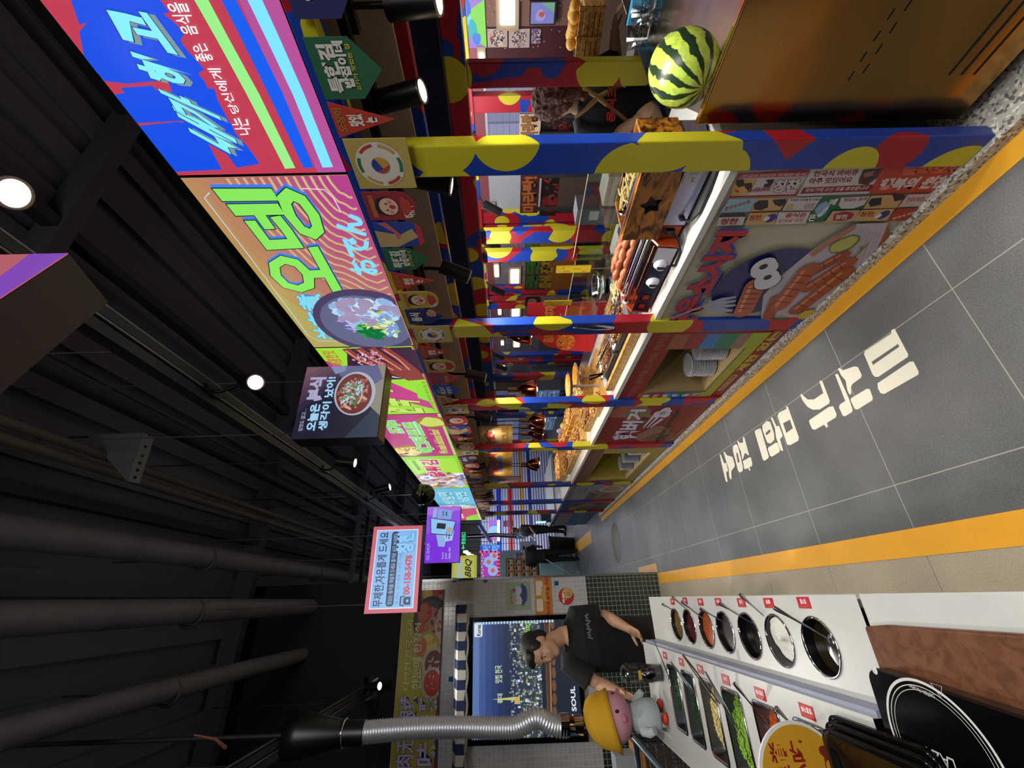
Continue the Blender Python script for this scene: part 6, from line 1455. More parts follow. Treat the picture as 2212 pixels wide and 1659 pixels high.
boxy('kitchen_scale', 1332, 415, 2.12, .20, .20, .16, '#b4b2a8', 'off-white weighing scale with a green display behind the wood-fronted machine', 'scale', ex, z0=.886)
def ex2(mb, X, y, z): mb.box((X-.003, y-.05, z+.2), (X, y+.02, z+.26), M('#c8c8cc', .4)); mb.box((X-.05, y-.12, z), (X, y+.12, z+.05), M('#2c2c30', .4))
boxy('cash_register', 1262, 470, 2.15, .12, .34, .14, '#6c6f76', 'grey steel cash machine beside the scale', 'cash register', ex2, z0=.886)
c = P(1243, 620, 'X', 2.2); MB_ = MB().lathe([(.001, 0), (.07, .004), (.115, .05), (.12, .09), (.112, .088), (.065, .01), (.001, .008)], (2.2, c.y, .886), 28, CHROME); tag(MB_.build('mixing_bowl', loc=(2.2, c.y, .886)), 'shiny round mixing bowl on the prep table', 'bowl')
mb = MB().box((2.08, 2.0, .886), (2.3, 2.3, .905), M('#c8c8c2', .5)); tag(mb.build('cutting_board', loc=(2.2, 1.9, .886)), 'white cutting board on the prep table', 'cutting board')
for k, (x, y, c_) in enumerate(((1.98, 5.0, '#a8343c'), (1.98, 5.14, '#b8922c'), (1.98, 5.30, '#a8343c'))):
    z = 1.22; root = empty('hanging_bottle', (x, y, z), ['red', 'yellow', 'second red'][k]+' squeezy bottle hanging nozzle-down near the copper lamps', 'bottle', 'bottles hanging nozzle-down')
    MB().lathe([(.001, .17), (.03, .165), (.034, .12), (.03, .05), (.018, .03)], (x, y, z), 16, M(c_, .35)).build('bottle', root); MB().lathe([(.02, .032), (.014, .02), (.002, -.03)], (x, y, z), 12, M('#b8922c' if k != 1 else '#a8782c', .3)).build('nozzle', root); MB().cyl((x, y, z+.17), (x, y, 2.34), .002, m=BLACK).build('string', root)
# yellow KOREAN BARBECUE banner hanging over the hot counter
Xb = 1.62; p0 = P(1100, 1020, 'X', Xb); y1b, y0b = P(1105, 1028, 'X', Xb).y, P(1105, 918, 'X', Xb).y; z1b, z0b = P(1032, 925, 'X', Xb).z, P(1107, 925, 'X', Xb).z
a = Art(y1b-y0b, z1b-z0b, rough=.5); a.rect(0, 0, 1, 1, '#b0862c'); a.ell(.2, .95, .12, .1, '#9c2424'); a.ell(.78, .9, .2, .2, '#b89a60'); a.text('한국식 美食', .08, .52, .95, .86, '#9c2424', .06, '#e0d0a0', .01); a.text('바비큐', .12, .34, .5, .52, '#2c5ca8', .05); a.text('KOREAN BARBECUE', .03, .12, .97, .32, '#a87428', .04, '#2a1a10', .015)
panel('barbecue_banner', a, (Xb, y1b, z0b), XN, YN, .006, label='yellow hanging banner reading KOREAN BARBECUE over the hot counter', cat='banner')
a = Art(.75, .5, rough=.5); a.rect(0, 0, 1, 1, '#8c5450'); a.rect(0, .5, 1, 1, '#7c6478')
for k in range(7): a.rects([(.02+.07*(2*q+(k % 2)), .03+.065*k, .09+.07*(2*q+(k % 2)), .09+.065*k) for q in range(7)], '#b09490')
a.rrect(.3, .55, .7, .9, .03, '#7c90b8'); a.text('맛집', .36, .62, .64, .84, '#4c6ca8', .03)
panel('check_banner', a, (1.62, y1b+.78, 1.52), XN, YN, .006, label='pink checked banner hanging beyond the barbecue banner', cat='banner')
# ------------------------------------------------------------------ bronze cabinet and watermelon
SZ = .955; root = empty('bronze_cabinet', (1.9, .3, 0), 'bronze-coloured steel cabinet with slots in its front, holding the watermelon', 'cabinet')
foot = [(1.445, -1.3), (1.445, .862), (1.70, .965), (1.97, .968), (2.06, 1.08), (3.05, 1.08), (3.05, -1.3)][::-1]
mb = MB().prism(foot, .11, SZ, BRONZE); mb.build('body', root)
mb = MB().prism([(x, y) for x, y in foot], SZ+.0005, SZ+.003, nm('steel_top', _brushed('#a08f7c', .24, 0))); mb.box((2.07, 1.074, SZ+.003), (3.05, 1.08, SZ+.05), STEELD); mb.build('worktop', root)
mb = MB().box((1.430, -1.3, .11), (1.4445, .866, 1.018), BRONZE); mb.box((1.428, -1.3, 1.018), (1.449, .868, 1.024), nm('gold_edge', _brushed('#d8b070', .12, 0))); bevel(mb.build('front_panel', root), .002)
mb = MB(); SL = M('#0a0806', .8)
for r_ in range(2):
    for k in range(16):
        y = .75-.052*k-.02*r_; MB().box((1.4285, y-.040, .588-.032*r_), (1.4302, y-.014, .592-.032*r_), SL).build('vent_slot', root)
for r_ in range(3):
    for k in range(4): y = .725-.26*k; MB().box((1.4285, y-.2, .272-.040*r_), (1.4302, y, .279-.040*r_), SL).build('vent_slot', root)
MB().box((1.52, -1.3, .049), (3.0, .82, .11), M('#0a0a0c', .5)).build('plinth', root)
mc = Vector((1.583, .770, SZ+.003+.112)); mb = MB(); mb.ball((0, 0, 0), (.112, .112, .122), MELON, 48, 32)
mb.cyl((0, 0, .118), (0, 0, .1235), .004, .003, 8, M('#6c5a30', .8)); o = mb.build('watermelon', loc=(0, 0, 0)); o.location = mc
axis = (Vector((0, 0, CAM_H))-mc).normalized()*.80+Vector((-.10, .32, -.52)); o.rotation_euler = axis.to_track_quat('Z', 'Y').to_euler()
tag(o, 'striped green watermelon resting on the bronze cabinet', 'watermelon')
mb = MB().box((2.55, .72, SZ+.004), (2.56, 1.04, SZ+.10), M('#1c1c24', .3)); a = Art(.32, .09, glow=.9); a.rect(0, 0, 1, 1, '#50b0d8'); a.rect(.45, 0, .75, 1, '#7068d0'); a.rect(.8, 0, 1, 1, '#4080e0'); a.put(mb, (2.55, 1.04, SZ+.005), XN, YN)
tag(mb.build('display_strip', loc=(2.55, .9, SZ)), 'glowing blue display strip at the back of the bronze cabinet', 'screen')

# ------------------------------------------------------------------ overhead: tracks, spot lamps, pipes, hanging screens
def lamp(lens, aim, label, r=.038, L=.15, power=0, ang=50, mount=None, em=14.0, grp='black track lamps'):
    lens = Vector(lens); d = (Vector(aim)-lens).normalized(); back = lens-d*L
    root = empty('spot_lamp', lens, label, 'spot lamp', grp)
    MB().cyl(back, lens, r, r, 24, M('#101012', .45)).build('housing', root)
    mb = MB(); mb.lathe([(.001, .0015), (r*.8, .0015), (r*.84, .0005)], lens, 24, M('#ffe9c8', emit=em), axis=d); mb.lathe([(r*.84, .0), (r, .004), (r*1.02, -.004)], lens, 24, M('#9c948a', .3, .8), axis=d); mb.build('lens', root)
    m0 = back+d*L*.35
    if mount: MB().tube([m0, (mount[0], mount[1], mount[2]-.05), mount], .009, 8, BLACK).box((mount[0]-.018, mount[1]-.06, mount[2]-.02), (mount[0]+.018, mount[1]+.06, mount[2]), BLACK).build('bracket', root)
    if power: spot('spot_lamp_light', lens+d*.01, aim, power, ang)
    return root
TRZ = 3.20
def track(x, y0, y1, label):
    mb = MB().box((x-.055, y0, TRZ), (x-.012, y1, TRZ+.07), M('#1d1c26', .5)).box((x+.012, y0, TRZ), (x+.05, y1, TRZ+.05), M('#26262c', .5))
    mb.cyl((x, y0, TRZ-.004), (x, y1, TRZ-.004), .006, m=M('#85878c', .35, .8), n=8).cyl((x+.06, y0, TRZ+.012), (x+.06, y1, TRZ+.012), .006, m=M('#85878c', .35, .8), n=8)
    for k in range(int((y1-y0)/1.6)): mb.cyl((x, y0+.8+1.6*k, TRZ+.05), (x, y0+.8+1.6*k, 4.45), .004, m=DARK, n=6)
    tag(mb.build('light_track', loc=(x, y0, TRZ)), label, 'light track')
track(.975, -2.5, 8.5, 'black ceiling track with steel conduits over the aisle'); track(-.80, -2.5, 9.5, 'black ceiling track over the seasoning counter')
for px, py, z, dx, dy, pw, s_ in ((30, 418, 2.96, -.9, .3, 60, 'very bright lamp nearest the camera, above the red and blue sign'), (552, 826, 2.97, -.5, -.75, 60, 'bright lamp between the striped sign and the hanging food screen'), (767, 1000, 2.95, -.25, .1, 60, 'lamp just past the hanging food screen'),
                              (842, 1052, 2.97, .5, -.1, 50, 'lamp aimed at the signs before the mirrored dome'), (926, 1120, 2.95, -.1, .0, 50, 'lamp half hidden above the purple shop screen')):
    c = P(px, py, 'Z', z); lamp(c, c+Vector((dx, dy, -2.2)) if py != 826 else c+Vector((-.7, -1.2, -1.5)), s_, power=pw*1.0, ang=75, mount=(.975, c.y+.02, TRZ), r=.042 if py < 900 else .038)
for px, py, z, s_, pw in ((668, 1574, 3.05, 'bright lamp over the yellow banner, nearest of the left track', 90), (820, 1482, 3.04, 'middle lamp of the left track', 80), (905, 1430, 3.04, 'farthest lamp of the left track, before the yellow banner', 40)):
    c = P(px, py, 'Z', z); c.y = min(c.y, 6.5) if False else c.y
    lamp(c, c+Vector((.15, .35 if py == 1574 else -.6, -1.6)), s_, power=pw, ang=95, mount=(-.80, c.y, TRZ))
# lamps on the seasoning counter side that stand behind the camera's left
for y in (1.2, 2.2): 
    c = Vector((-.80, y-.6, 3.04)); lamp(c, (-.25, y+.2, .9), 'black lamp on the left track above the seasoning counter, %s' % ('nearer' if y < 2 else 'farther'), power=42, ang=70, mount=(-.80, c.y, TRZ))
# lamps under the stall canopy
for lx, ly, bx_, by_, X, s_ in ((912, 196, 800, 226, 1.46, 'by the green pennant, nearest the camera'), (975, 402, 893, 385, 1.47, 'behind the smiling face pennant'), (1013, 598, 962, 578, 1.47, 'over the orange grill'),
                                 (1031, 703, 985, 700, 1.47, 'beside the second post'), (1048, 816, 1008, 806, 1.47, 'over the pizza stand'), (1060, 906, 1030, 900, 1.47, 'over the hamburger bay'), (947, 0, 855, 12, 1.47, 'at the frame edge by the navy pennant')):
    c = P(lx, ly, 'X', X); bk = P(bx_, by_, 'X', X+.02); d = (c-bk).normalized()
    lamp(c, c+d, 'black spot lamp under the canopy '+s_, r=.036, L=.15, power=34, ang=110, mount=(1.49, c.y-d.y*.12, 2.12), em=10, grp='lamps under the canopy')
for y in (4.3, 5.0, 5.9, 6.6):
    c = Vector((1.47, y, 1.98)); lamp(c, c+Vector((.35, .15, -1)), 'black spot lamp under the canopy, %s beyond the fourth post' % {4.3: 'first', 5.0: 'second', 5.9: 'third', 6.6: 'fourth'}[y], r=.036, L=.14, power=8, ang=120, mount=(1.49, y, 2.12), em=10, grp='lamps under the canopy')
for px, py, s_ in ((1135, 470, 'x'),): pass
rn = random.Random(4)
for k, (px, py) in enumerate(((1020, 300), (1045, 440), (1045, 520), (1060, 622), (1065, 765), (1072, 790))):
    c = P(px, py, 'X', 3.6); mb = MB().cyl(c, c+Vector((-.02, .10, -.17)), .042, m=M('#141416', .5), n=18).cyl(c, (3.7, c.y, 1.93), .012, m=BLACK, n=8); tag(mb.build('spot_lamp', loc=c), 'unlit black lamp on the neighbouring stall beam, %s along it' % ['nearest', 'second', 'third', 'fourth', 'fifth', 'farthest'][k], 'spot lamp', 'lamps of the neighbouring stall')
# ducts
DU = M('#58585f', .6, var=.15, vscale=5)
for x, z, r, s_ in ((.33, 4.02, .075, 'duct nearest the signs'), (-.03, 4.0, .078, 'middle duct'), (-.49, 4.0, .066, 'left duct with a bent end')):
    mb = MB(); y1 = 11 if x > -.3 else 6.2; pts = [(x+(.02*math.sin(y*.4)), y, z) for y in np.linspace(-2.5, y1, 20)]
    if x < -.3: pts += [(x-.05, 6.5, z), (x-.3, 6.75, z-.05), (x-.8, 6.8, z-.1)]
    mb.tube(pts, r, 20, DU)
    for y in (-1, 1.5, 3.4, 5.4): mb.tube([(x+(r+.006)*math.cos(t), y, z+(r+.006)*math.sin(t)) for t in (2*PI*k/20 for k in range(20))], .012, 6, M('#2a2a2e', .6), closed=True); mb.cyl((x, y, z+r), (x, y, 4.7), .006, m=DARK, n=6)
    tag(mb.build('ceiling_duct', loc=(x, 2, z)), 'large dark round ventilation duct under the ceiling, '+s_, 'duct', 'ceiling ducts')
for x, z, r, s_ in ((.78, 4.2, .03, 'thin brownish pipe beside the largest duct'), (.86, 4.2, .028, 'second thin brownish pipe beside the largest duct'), (1.25, 4.3, .06, 'dark pipe above the signs')):
    tag(MB().cyl((x, -2.5, z), (x, 12, z), r, m=M('#4a4238' if r < .05 else '#202024', .5), n=10).build('ceiling_pipe', loc=(x, 2, z)), s_+', running along the ceiling', 'pipe')
mb = MB()
for y in (5.9, 6.3, 6.8): mb.box((-.6, y, 3.75), (1.5, y+.05, 3.80), M('#29292e', .6)); mb.cyl((-.55, y, 3.78), (-.55, y, 4.7), .01, m=DARK, n=6); mb.cyl((1.4, y, 3.78), (1.4, y, 4.7), .01, m=DARK, n=6)
tag(mb.build('support_frame', loc=(.5, 6, 3.75)), 'dark steel support bars hung across the ceiling ducts', 'frame')
c = P(300, 990, 'Z', 4.0); root = empty('steel_bracket', c, 'grey perforated steel bracket hanging from the ceiling', 'bracket')
mb = MB(); z0 = 4.0; A_, B_ = P(322, 940, 'Z', z0), P(288, 1042, 'Z', z0)
for t0, t1 in ((0, .12), (.18, .36), (.40, .58), (.62, .80), (.84, 1)):
    pass
d = (B_-A_); n_ = Vector((-d.y, d.x, 0)).normalized()*.045
mb.add([A_-n_, A_+n_, B_+n_, B_-n_, A_-n_+Vector((0, 0, .006)), A_+n_+Vector((0, 0, .006)), B_+n_+Vector((0, 0, .006)), B_-n_+Vector((0, 0, .006))], [(0, 3, 2, 1), (4, 5, 6, 7), (0, 1, 5, 4), (1, 2, 6, 5), (2, 3, 7, 6), (3, 0, 4, 7)], M('#77797e', .45, .6))
for t in (.25, .45, .6, .75, .9): q = A_+d*t; mb.lathe([(.001, -.0015), (.011, -.0015)], q, 10, M('#101012', .9))
mb.add([A_+n_, B_+n_, A_+n_*1.1+Vector((0, 0, .35))], [(0, 1, 2)], M('#3c3e46', .5)); mb.add([A_+n_*1.05, B_+n_*1.05, A_+n_*1.15+Vector((0, 0, .35))], [(2, 1, 0)], M('#3c3e46', .5)); mb.cyl(A_+Vector((0, 0, .0)), (A_.x, A_.y, 4.72), .008, m=DARK, n=6)
mb.build('plate', root)
for k, (pa, pb, s_) in enumerate((((400, 847), (482, 878), 'pinkish strip of peeling tape beside the aisle track'), ((420, 1588), (487, 1615), 'copper coloured cable end beside the left track'))):
    a_, b_ = P(*pa, 'Z', 3.3), P(*pb, 'Z', 3.3); mb = MB().tube([a_, a_*.5+b_*.5+Vector((.01, 0, -.02)), b_], [.012, .008, .012] if k == 0 else [.004, .006, .009], 6, M('#c08070', .6)); mb.cyl(a_, a_+Vector((0, 0, .03 if k else .0)), .003, m=DARK, n=5); tag(mb.build('loose_strip', loc=a_), s_, 'cable')
# hanging screens
def screen(x0, x1, z0, z1, y, depth, fn, label, side='#101014', rim='#0c0c0e', ztop=TRZ, bottom=None, rot=0, name='hanging_screen'):
    root = empty(name, ((x0+x1)/2, y, z0), label, 'screen', 'screens hung over the aisle')
    mb = MB().box((x0, y, z0), (x1, y+depth, z1), M(side, .5))
    if bottom: mb.box((x0+.002, y+.002, z0-.002), (x1-.002, y+depth-.002, z0), M(bottom, .4))
    mb.build('casing', root)
    a = TArt('Y', y, (x0, y, z0), x1-x0, z1-z0, glow=1.0, rough=.25); fn(a); mb = MB(); mb.box((x0, y-.003, z0), (x1, y-.0005, z1), M(rim, .3)); a.put(mb, (x0, y-.003, z0), (1, 0, 0), YN); mb.build('display', root)
    for x in (x0+.06, x1-.06): MB().cyl((x, y+depth/2, z1), (x, y+depth/2, 4.7), .0035, m=M('#5c5e62', .4, .8), n=6).build('hanging_rod', root)
    return root
def food_screen(a):
    a.rect(0, 0, 1, 1, '#1c1c30')
    for k in range(6): a.poly([(.35+.1*k, 1), (1, 1), (1, .30+.1*k)], ['#2e2640', '#40304a', '#4e3850', '#5c4056', '#66485a', '#70505c'][k])
    a.poly([(0, .0), (0, .38), (.5, .0)], '#2c3648'); a.poly([(.28, .0), (.55, .28), (1, .12), (1, 0)], '#8a8478')
    a.poly([(.55, .30), (.98, .66), (1, .62), (1, .10), (.8, .02)], '#5c6088'); a.poly([(.88, .62), (1, .70), (1, .5), (.93, .5)], '#7c86b0')
    a.Z(600, 740, 2.0)
    c = (.60, .34)
    a.ell(c[0], c[1], .31, .26, '#a9aebc', 44, .15); a.ell(c[0]-.005, c[1]+.01, .285, .225, '#6a2c2c', 40, .15); a.scatter(c[0], c[1]+.01, .22, .20, ['#b0746c', '#9c5048', '#c89c88'], 70, .022, 4); a.scatter(c[0], c[1]+.03, .17, .15, ['#5c8a5c', '#9cc0d0', '#b8d0e0', '#4a7a50'], 90, .016, 8, 2.2)
    a.text('입맛도 없고…', .10, .885, .40, .935, '#a9aec4', .01)
    a.text('오늘은', .10, .73, .46, .85, '#9fd0f0', .04); a.text('생각이 났어!', .10, .60, .84, .71, '#9fd0f0', .035); a.text('분식', .50, .72, .84, .92, '#aaa4c4', .05)
screen(.822, 1.282, 2.428, 2.905, 2.2, .13, food_screen, 'dark hanging screen with a food bowl and pale blue Korean writing', bottom='#6c5030')
def tel_screen(a):
    a.rect(0, 0, 1, 1, '#c4586c'); a.rect(.045, .08, .955, .92, '#e0e8f4'); a.rect(.055, .095, .945, .905, '#7db4e8')
    a.text('무제한,자유롭게 드세요', .07, .66, .93, .86, '#1c2450', .02); a.rrect(.07, .46, .93, .61, .035, '#1c2048'); a.text('맛있는 음식을 마음껏 드세요 즐거운 시간 보내세요', .09, .49, .91, .58, '#8cc0f0', .01)
    a.text('잘 먹는 것이 행복 인생의 기쁨', .09, .37, .66, .43, '#5c80b0', .005); a.text('00-158-5478', .19, .16, .64, .30, '#c04860', .05)
    a.text('칭찬', .66, .14, .93, .50, '#86c4f4', .06, '#2c3c80', .02); a.poly([(.08, .14), (.17, .14), (.17, .24), (.15, .28), (.10, .28), (.08, .24)], '#1c2c60'); a.line([(.075, .26), (.08, .33), (.17, .33), (.175, .26)], .02, '#1c2c60'); a.ell(.125, .20, .016, .016, '#7db4e8')
screen(-.068, .545, 2.405, 2.795, 3.5, .12, tel_screen, 'hanging light box with a red border and a telephone number', side='#2a2826', rim='#c4586c')
def shop_screen(a):
    a.rect(0, 0, 1, 1, '#7a34d8'); a.poly([(.5, 1), (1, 1), (1, 0), (.7, 0)], '#8c48dc'); a.poly([(.85, 1), (1, 1), (1, 0), (.92, 0)], '#a468dc')
    a.text('GS SHOP', .05, .86, .34, .95, '#b0a4e8', .01); a.text('Style', .06, .44, .18, .51, '#c8c0f0', .005); a.text('your', .06, .34, .17, .41, '#c8c0f0', .005); a.text('daily life', .06, .24, .26, .32, '#c8c0f0', .005)
    for pts, c in (([(.28, .62), (.55, .72), (.50, .36), (.27, .44)], '#8cb0e0'), ([(.36, .42), (.58, .54), (.56, .18), (.38, .22)], '#a4c4ec'), ([(.50, .86), (.80, .90), (.72, .12), (.46, .24)], '#2c2c58'), ([(.515, .84), (.785, .875), (.71, .15), (.475, .25)], '#8cc0f0'), ([(.78, .70), (.96, .66), (.92, .24), (.76, .28)], '#7ca0d8'), ([(.80, .84), (.98, .80), (.97, .70), (.80, .72)], '#90a8e0')): a.poly(pts, c)
    a.poly([(.60, .70), (.70, .68), (.68, .42), (.58, .44)], '#1c1c2c'); a.poly([(.52, .40), (.62, .38), (.60, .24), (.51, .26)], '#a89c90'); a.rects([(.82, .4, .90, .44), (.82, .5, .92, .53), (.4, .3, .5, .33), (.42, .38, .52, .4)], '#3c4878')
screen(.315, .825, 2.185, 2.51, 4.2, .07, shop_screen, 'purple hanging screen showing a phone, reading GS SHOP', side='#241a2c')
# mirrored dome on a rod
c = P(918, 1068, 'Y', 4.7); root = empty('dome_camera', c, 'dark mirrored dome hanging on a rod beside the lit signs', 'dome')
MB().ball(c, (.112, .112, .112), M('#3a3c34', .08, 1.0), 28, 20).build('dome', root); MB().lathe([(.114, .0), (.118, .02), (.11, .05), (.03, .12)], c+Vector((0, 0, .02)), 28, M('#4a4a44', .3, .8)).cyl(c+Vector((0, 0, .1)), (c.x, c.y, 4.7), .008, m=STEELD, n=8).build('cap', root)
# light box at the top left of the frame, turned towards the aisle
A_ = Vector((.883, .86, 2.9)); e1 = Vector((-.95, -.31, 0)).normalized(); e2 = Vector((-.31, .95, 0)).normalized(); up = Vector((0, 0, 1))
root = empty('light_box', A_, 'pink lit light box with a brown underside hanging above the aisle, nearest the camera', 'light box')
mb = MB(); w_, d_, h_ = .55, .155, .42
base = [A_, A_+e1*w_, A_+e1*w_+e2*d_, A_+e2*d_]; mb.add(base+[p+up*h_ for p in base], [(0, 1, 2, 3), (7, 6, 5, 4), (3, 2, 6, 7), (0, 3, 7, 4), (1, 5, 6, 2)], M('#3b2f2a', .6)); mb.build('casing', root)
for k in (0.06, w_-.06): MB().cyl(A_+e1*k+e2*.07+up*h_, A_+e1*k+e2*.07+up*1.8, .005, m=DARK, n=6).build('rod', root)
a = Art(w_, h_, glow=.9); a.rect(0, 0, 1, 1, '#b85c68'); a.poly([(0, 0), (1, 0), (1, .25), (.4, .12)], '#8040b8'); a.ell(.62, .5, .16, .14, '#7090e0'); a.ell(.62, .5, .13, .11, '#c06878'); a.rects([(.2, .6, .35, .7)], '#3c6ae0')
mb = MB(); xn = -e1; q = A_+e1*w_-e2*.003; mb.add([A_-e2*.002, A_+e1*w_-e2*.002, A_+e1*w_-e2*.002+up*h_, A_-e2*.002+up*h_], [(0, 3, 2, 1), (0, 1, 2, 3)], M('#b85c68', emit=.9)); a.put(mb, q, xn, YN); mb.build('lit_face', root)

# ------------------------------------------------------------------ things beyond the island (right of the photograph)
def rectX(name, x0, y0, x1, y1, X, fn, label, cat='poster', glow=0, thick=.01, side='#4a3c38', grp=None, legs=False):
    """board on a plane facing the aisle; photo rectangle x0..x1 (top..bottom), y0..y1 (near..far)"""
    xm, ym = (x0+x1)/2, (y0+y1)/2; zt, zb = P(x0, ym, 'X', X).z, P(x1, ym, 'X', X).z; yn, yf = P(xm, y0, 'X', X).y, P(xm, y1, 'X', X).y
    a = Art(yf-yn, zt-zb, glow=glow, rough=.4); fn(a)
    if not legs: return panel(name, a, (X, yf, zb), XN, YN, thick, side=M(side, .5), label=label, cat=cat, group=grp)
    root = empty(name, (X, yf, 0), label, cat, grp); panel('board_face', a, (X, yf, zb), XN, YN, thick, side=M(side, .5), parent=root)
    for y in (yn+.03, yf-.03): MB().box((X+thick, y-.012, 0), (X+thick+.02, y+.012, zt), M('#2a2a2c', .5)).build('leg', root)
    return root
def f_stick(a):
    a.rect(0, 0, 1, 1, '#7c5c50'); rn = random.Random(9)
    for k in range(60): u, v = rn.random(), rn.random(); a.ell(u, v, .012, .014, '#a89490', 8); a.ell(u, v, .007, .009, '#6c5048', 8)
rectX('sticker_wall', 1050, -60, 1232, 104, 4.745, f_stick, 'brown wall board covered with small stickers behind the stalls', 'board')
def f_led(a):
    a.rect(0, 0, 1, 1, '#a07cd0'); a.poly([(.0, 0), (.75, 0), (.55, .5), (.3, .6)], '#86d858'); a.blob(.45, .6, .2, .18, '#70d8e8', 3); a.blob(.62, .55, .14, .16, '#3c70d8', 5); a.blob(.3, .35, .15, .10, '#38b0b8', 7); a.blob(.75, .85, .2, .1, '#40a8f0', 2); a.blob(.5, .78, .1, .08, '#d858b0', 4); a.blob(.15, .25, .1, .08, '#4880e0', 6)
rectX('video_wall', 962, -40, 1048, 104, 4.738, f_led, 'bright green and blue video screen above the sticker wall', 'screen', glow=1.1)
for k, (x0, y0, x1, y1, c1) in enumerate(((1053, 62, 1096, 102, '#b09a90'), (1099, 62, 1144, 103, '#a89a98'), (1148, 62, 1168, 94, '#7c6c90'))):
    def fp(a, k=k, c1=c1): a.rect(0, 0, 1, 1, c1); a.scatter(.5, .5, .45, .45, ['#6c3c58', '#8c5c40', '#3c4068', '#d0c0b0'], 120, .05, k)
    rectX('picture', x0, y0, x1, y1, 4.733, fp, 'busy colourful picture on the sticker wall, %s of three' % ['upper', 'middle', 'lower'][k], 'picture', grp='pictures on the sticker wall')
def f_tv(a): a.rect(0, 0, 1, 1, '#0e0e12'); a.rect(.06, .08, .94, .95, '#8484d0'); a.blob(.4, .6, .25, .25, '#a4a0e0', 3); a.blob(.45, .55, .12, .14, '#c05840', 5); a.poly([(.5, .08), (.94, .08), (.94, .6)], '#78b090')
rectX('small_screen', 1144, 2, 1202, 54, 4.70, f_tv, 'small screen with a lilac picture on the sticker wall', 'screen', glow=.8, thick=.03, side='#0c0c0e')
def bar(px, y0, y1, X, label, hgt=.05):
    p, q = P(px, y0, 'X', X), P(px, y1, 'X', X); mb = MB().box((X-.02, p.y, p.z-hgt/2), (X, q.y, p.z+hgt/2), M('#fff4e0', emit=7.0)).box((X-.005, p.y-.05, p.z-hgt*.8), (X+.02, q.y+.05, p.z+hgt*.8), M('#9c8c78', .4)); tag(mb.build('tube_light', loc=p), label, 'tube light', 'tube lights of the neighbouring stalls')
for k, (px, y0, y1, X, hh, s_) in enumerate(((1096, -6, 52, 4.72, .13, 'wide bright tube light on the sticker wall'), (1040, 114, 138, 4.73, .05, 'short tube light below the video screen'), (1064, 444, 466, 4.73, .05, 'short tube light seen between the third pair of posts'), (1072, 572, 596, 4.73, .06, 'short tube light left of the orange board'),
                                   (1112, 582, 616, 4.73, .13, 'bright tube light over the orange menu board'), (1114, 664, 688, 4.73, .13, 'bright tube light over the white menu board'), (1116, 736, 748, 4.73, .11, 'bright tube light next to the second post'), (1079, 664, 678, 4.73, .05, 'short tube light above the white menu board'), (1085, 736, 744, 4.73, .05, 'short tube light near the red pizza board'), (1088, 788, 797, 4.73, .05, 'small tube light past the pizza board'))):
    bar(px, y0, y1, X, s_, hh)
area('neighbour_light', (4.2, 2.2, 2.6), 1.0, 60, (.95, .95, 1), aim=(4.8, 2.2, 1.2), sy=5)
def f_door(a):
    a.rect(0, 0, 1, 1, '#9ea0cc'); a.rects([(.02, .03, .3, .96)], '#b8b8e0'); a.rects([(.36, .02, .62, .97)], '#a4acd0'); a.rects([(.66, .02, .98, .97)], '#b0b4d4'); a.rects([(0, .5, 1, .51), (.31, 0, .34, 1), (.63, 0, .65, 1)]+[(0, .2+.15*k, 1, .205+.15*k) for k in range(5)], '#7c80a8')
rectX('glass_doors', 1052, 182, 1150, 300, 4.738, f_door, 'pale lilac glass doors with grid lines behind the woman, lamplight painted as glow', 'door', glow=.55)  # glass doors; the glow replaces the light falling on them
def f_dark(a): a.rect(0, 0, 1, 1, '#3c141c')
rectX('dark_panel', 1050, 106, 1235, 138, 4.742, f_dark, 'dark maroon panel next to the sticker wall', 'panel')
def f_sign(a): a.poly([(0, 0), (1, 0), (1, 1), (0, 1)], '#c8b090'); a.text('마라탕', .03, .08, .97, .92, '#8c5c2c', .05, '#2a1410', .02)
rectX('carved_sign', 1122, 246, 1166, 300, 3.25, f_sign, 'brown carved letter sign above the dark red poster', 'sign', legs=True)
def f_meat(a): a.rect(0, 0, 1, 1, '#1c1214'); a.blob(.3, .4, .2, .2, '#7c1c1c', 3); a.scatter(.5, .5, .4, .4, ['#3a2424', '#8c2824', '#504040'], 60, .03, 3)
rectX('meat_poster', 1168, 238, 1250, 300, 3.30, f_meat, 'dark red poster behind the woman', 'poster', legs=True)
rectX('meat_poster', 1168, 376, 1205, 466, 3.30, f_meat, 'dark red poster beyond the first post', 'poster', legs=True)
def f_sign2(a): a.rect(0, 0, 1, 1, '#3a1c14'); a.text('마라탕!', .03, .08, .97, .92, '#8c4c24', .05, '#1c0e0a', .02)
rectX('carved_sign', 1124, 378, 1164, 460, 3.25, f_sign2, 'dark brown jagged letter sign beyond the first post', 'sign', legs=True)
def f_or(a): a.rect(0, 0, 1, 1, '#9c6420'); a.rect(0, .55, 1, 1, '#5c4030'); a.text('크크', .05, .72, .95, .98, '#3c7c34', .08, '#1c2c18', .02); a.text('음식 잔치', .05, .42, .95, .70, '#a8942c', .07, '#2c2414', .03)
rectX('orange_board', 1134, 556, 1238, 626, 3.0, f_or, 'orange menu board with green and yellow block letters', 'board', legs=True); rectX('orange_board', 1134, 526, 1238, 536, 3.0, f_or, 'sliver of orange board between two patterned posts', 'board', legs=True)
def f_mn(a):
    a.rect(0, 0, 1, 1, '#a08c94'); a.ell(.86, .86, .22, .22, '#2c1c1c'); a.ell(.84, .84, .1, .1, '#c8a088'); a.text('无配汤选', .08, .62, .70, .78, '#4c3438', .03)
    for k in range(3): a.ell(.2+.27*k, .38, .12, .13, '#7c4c50'); a.ell(.2+.27*k, .38, .112, .122, '#a4929a'); a.text(str(3-k) if k < 3 else '', .22+.27*k, .46, .30+.27*k, .56, '#a82c3c', .03)
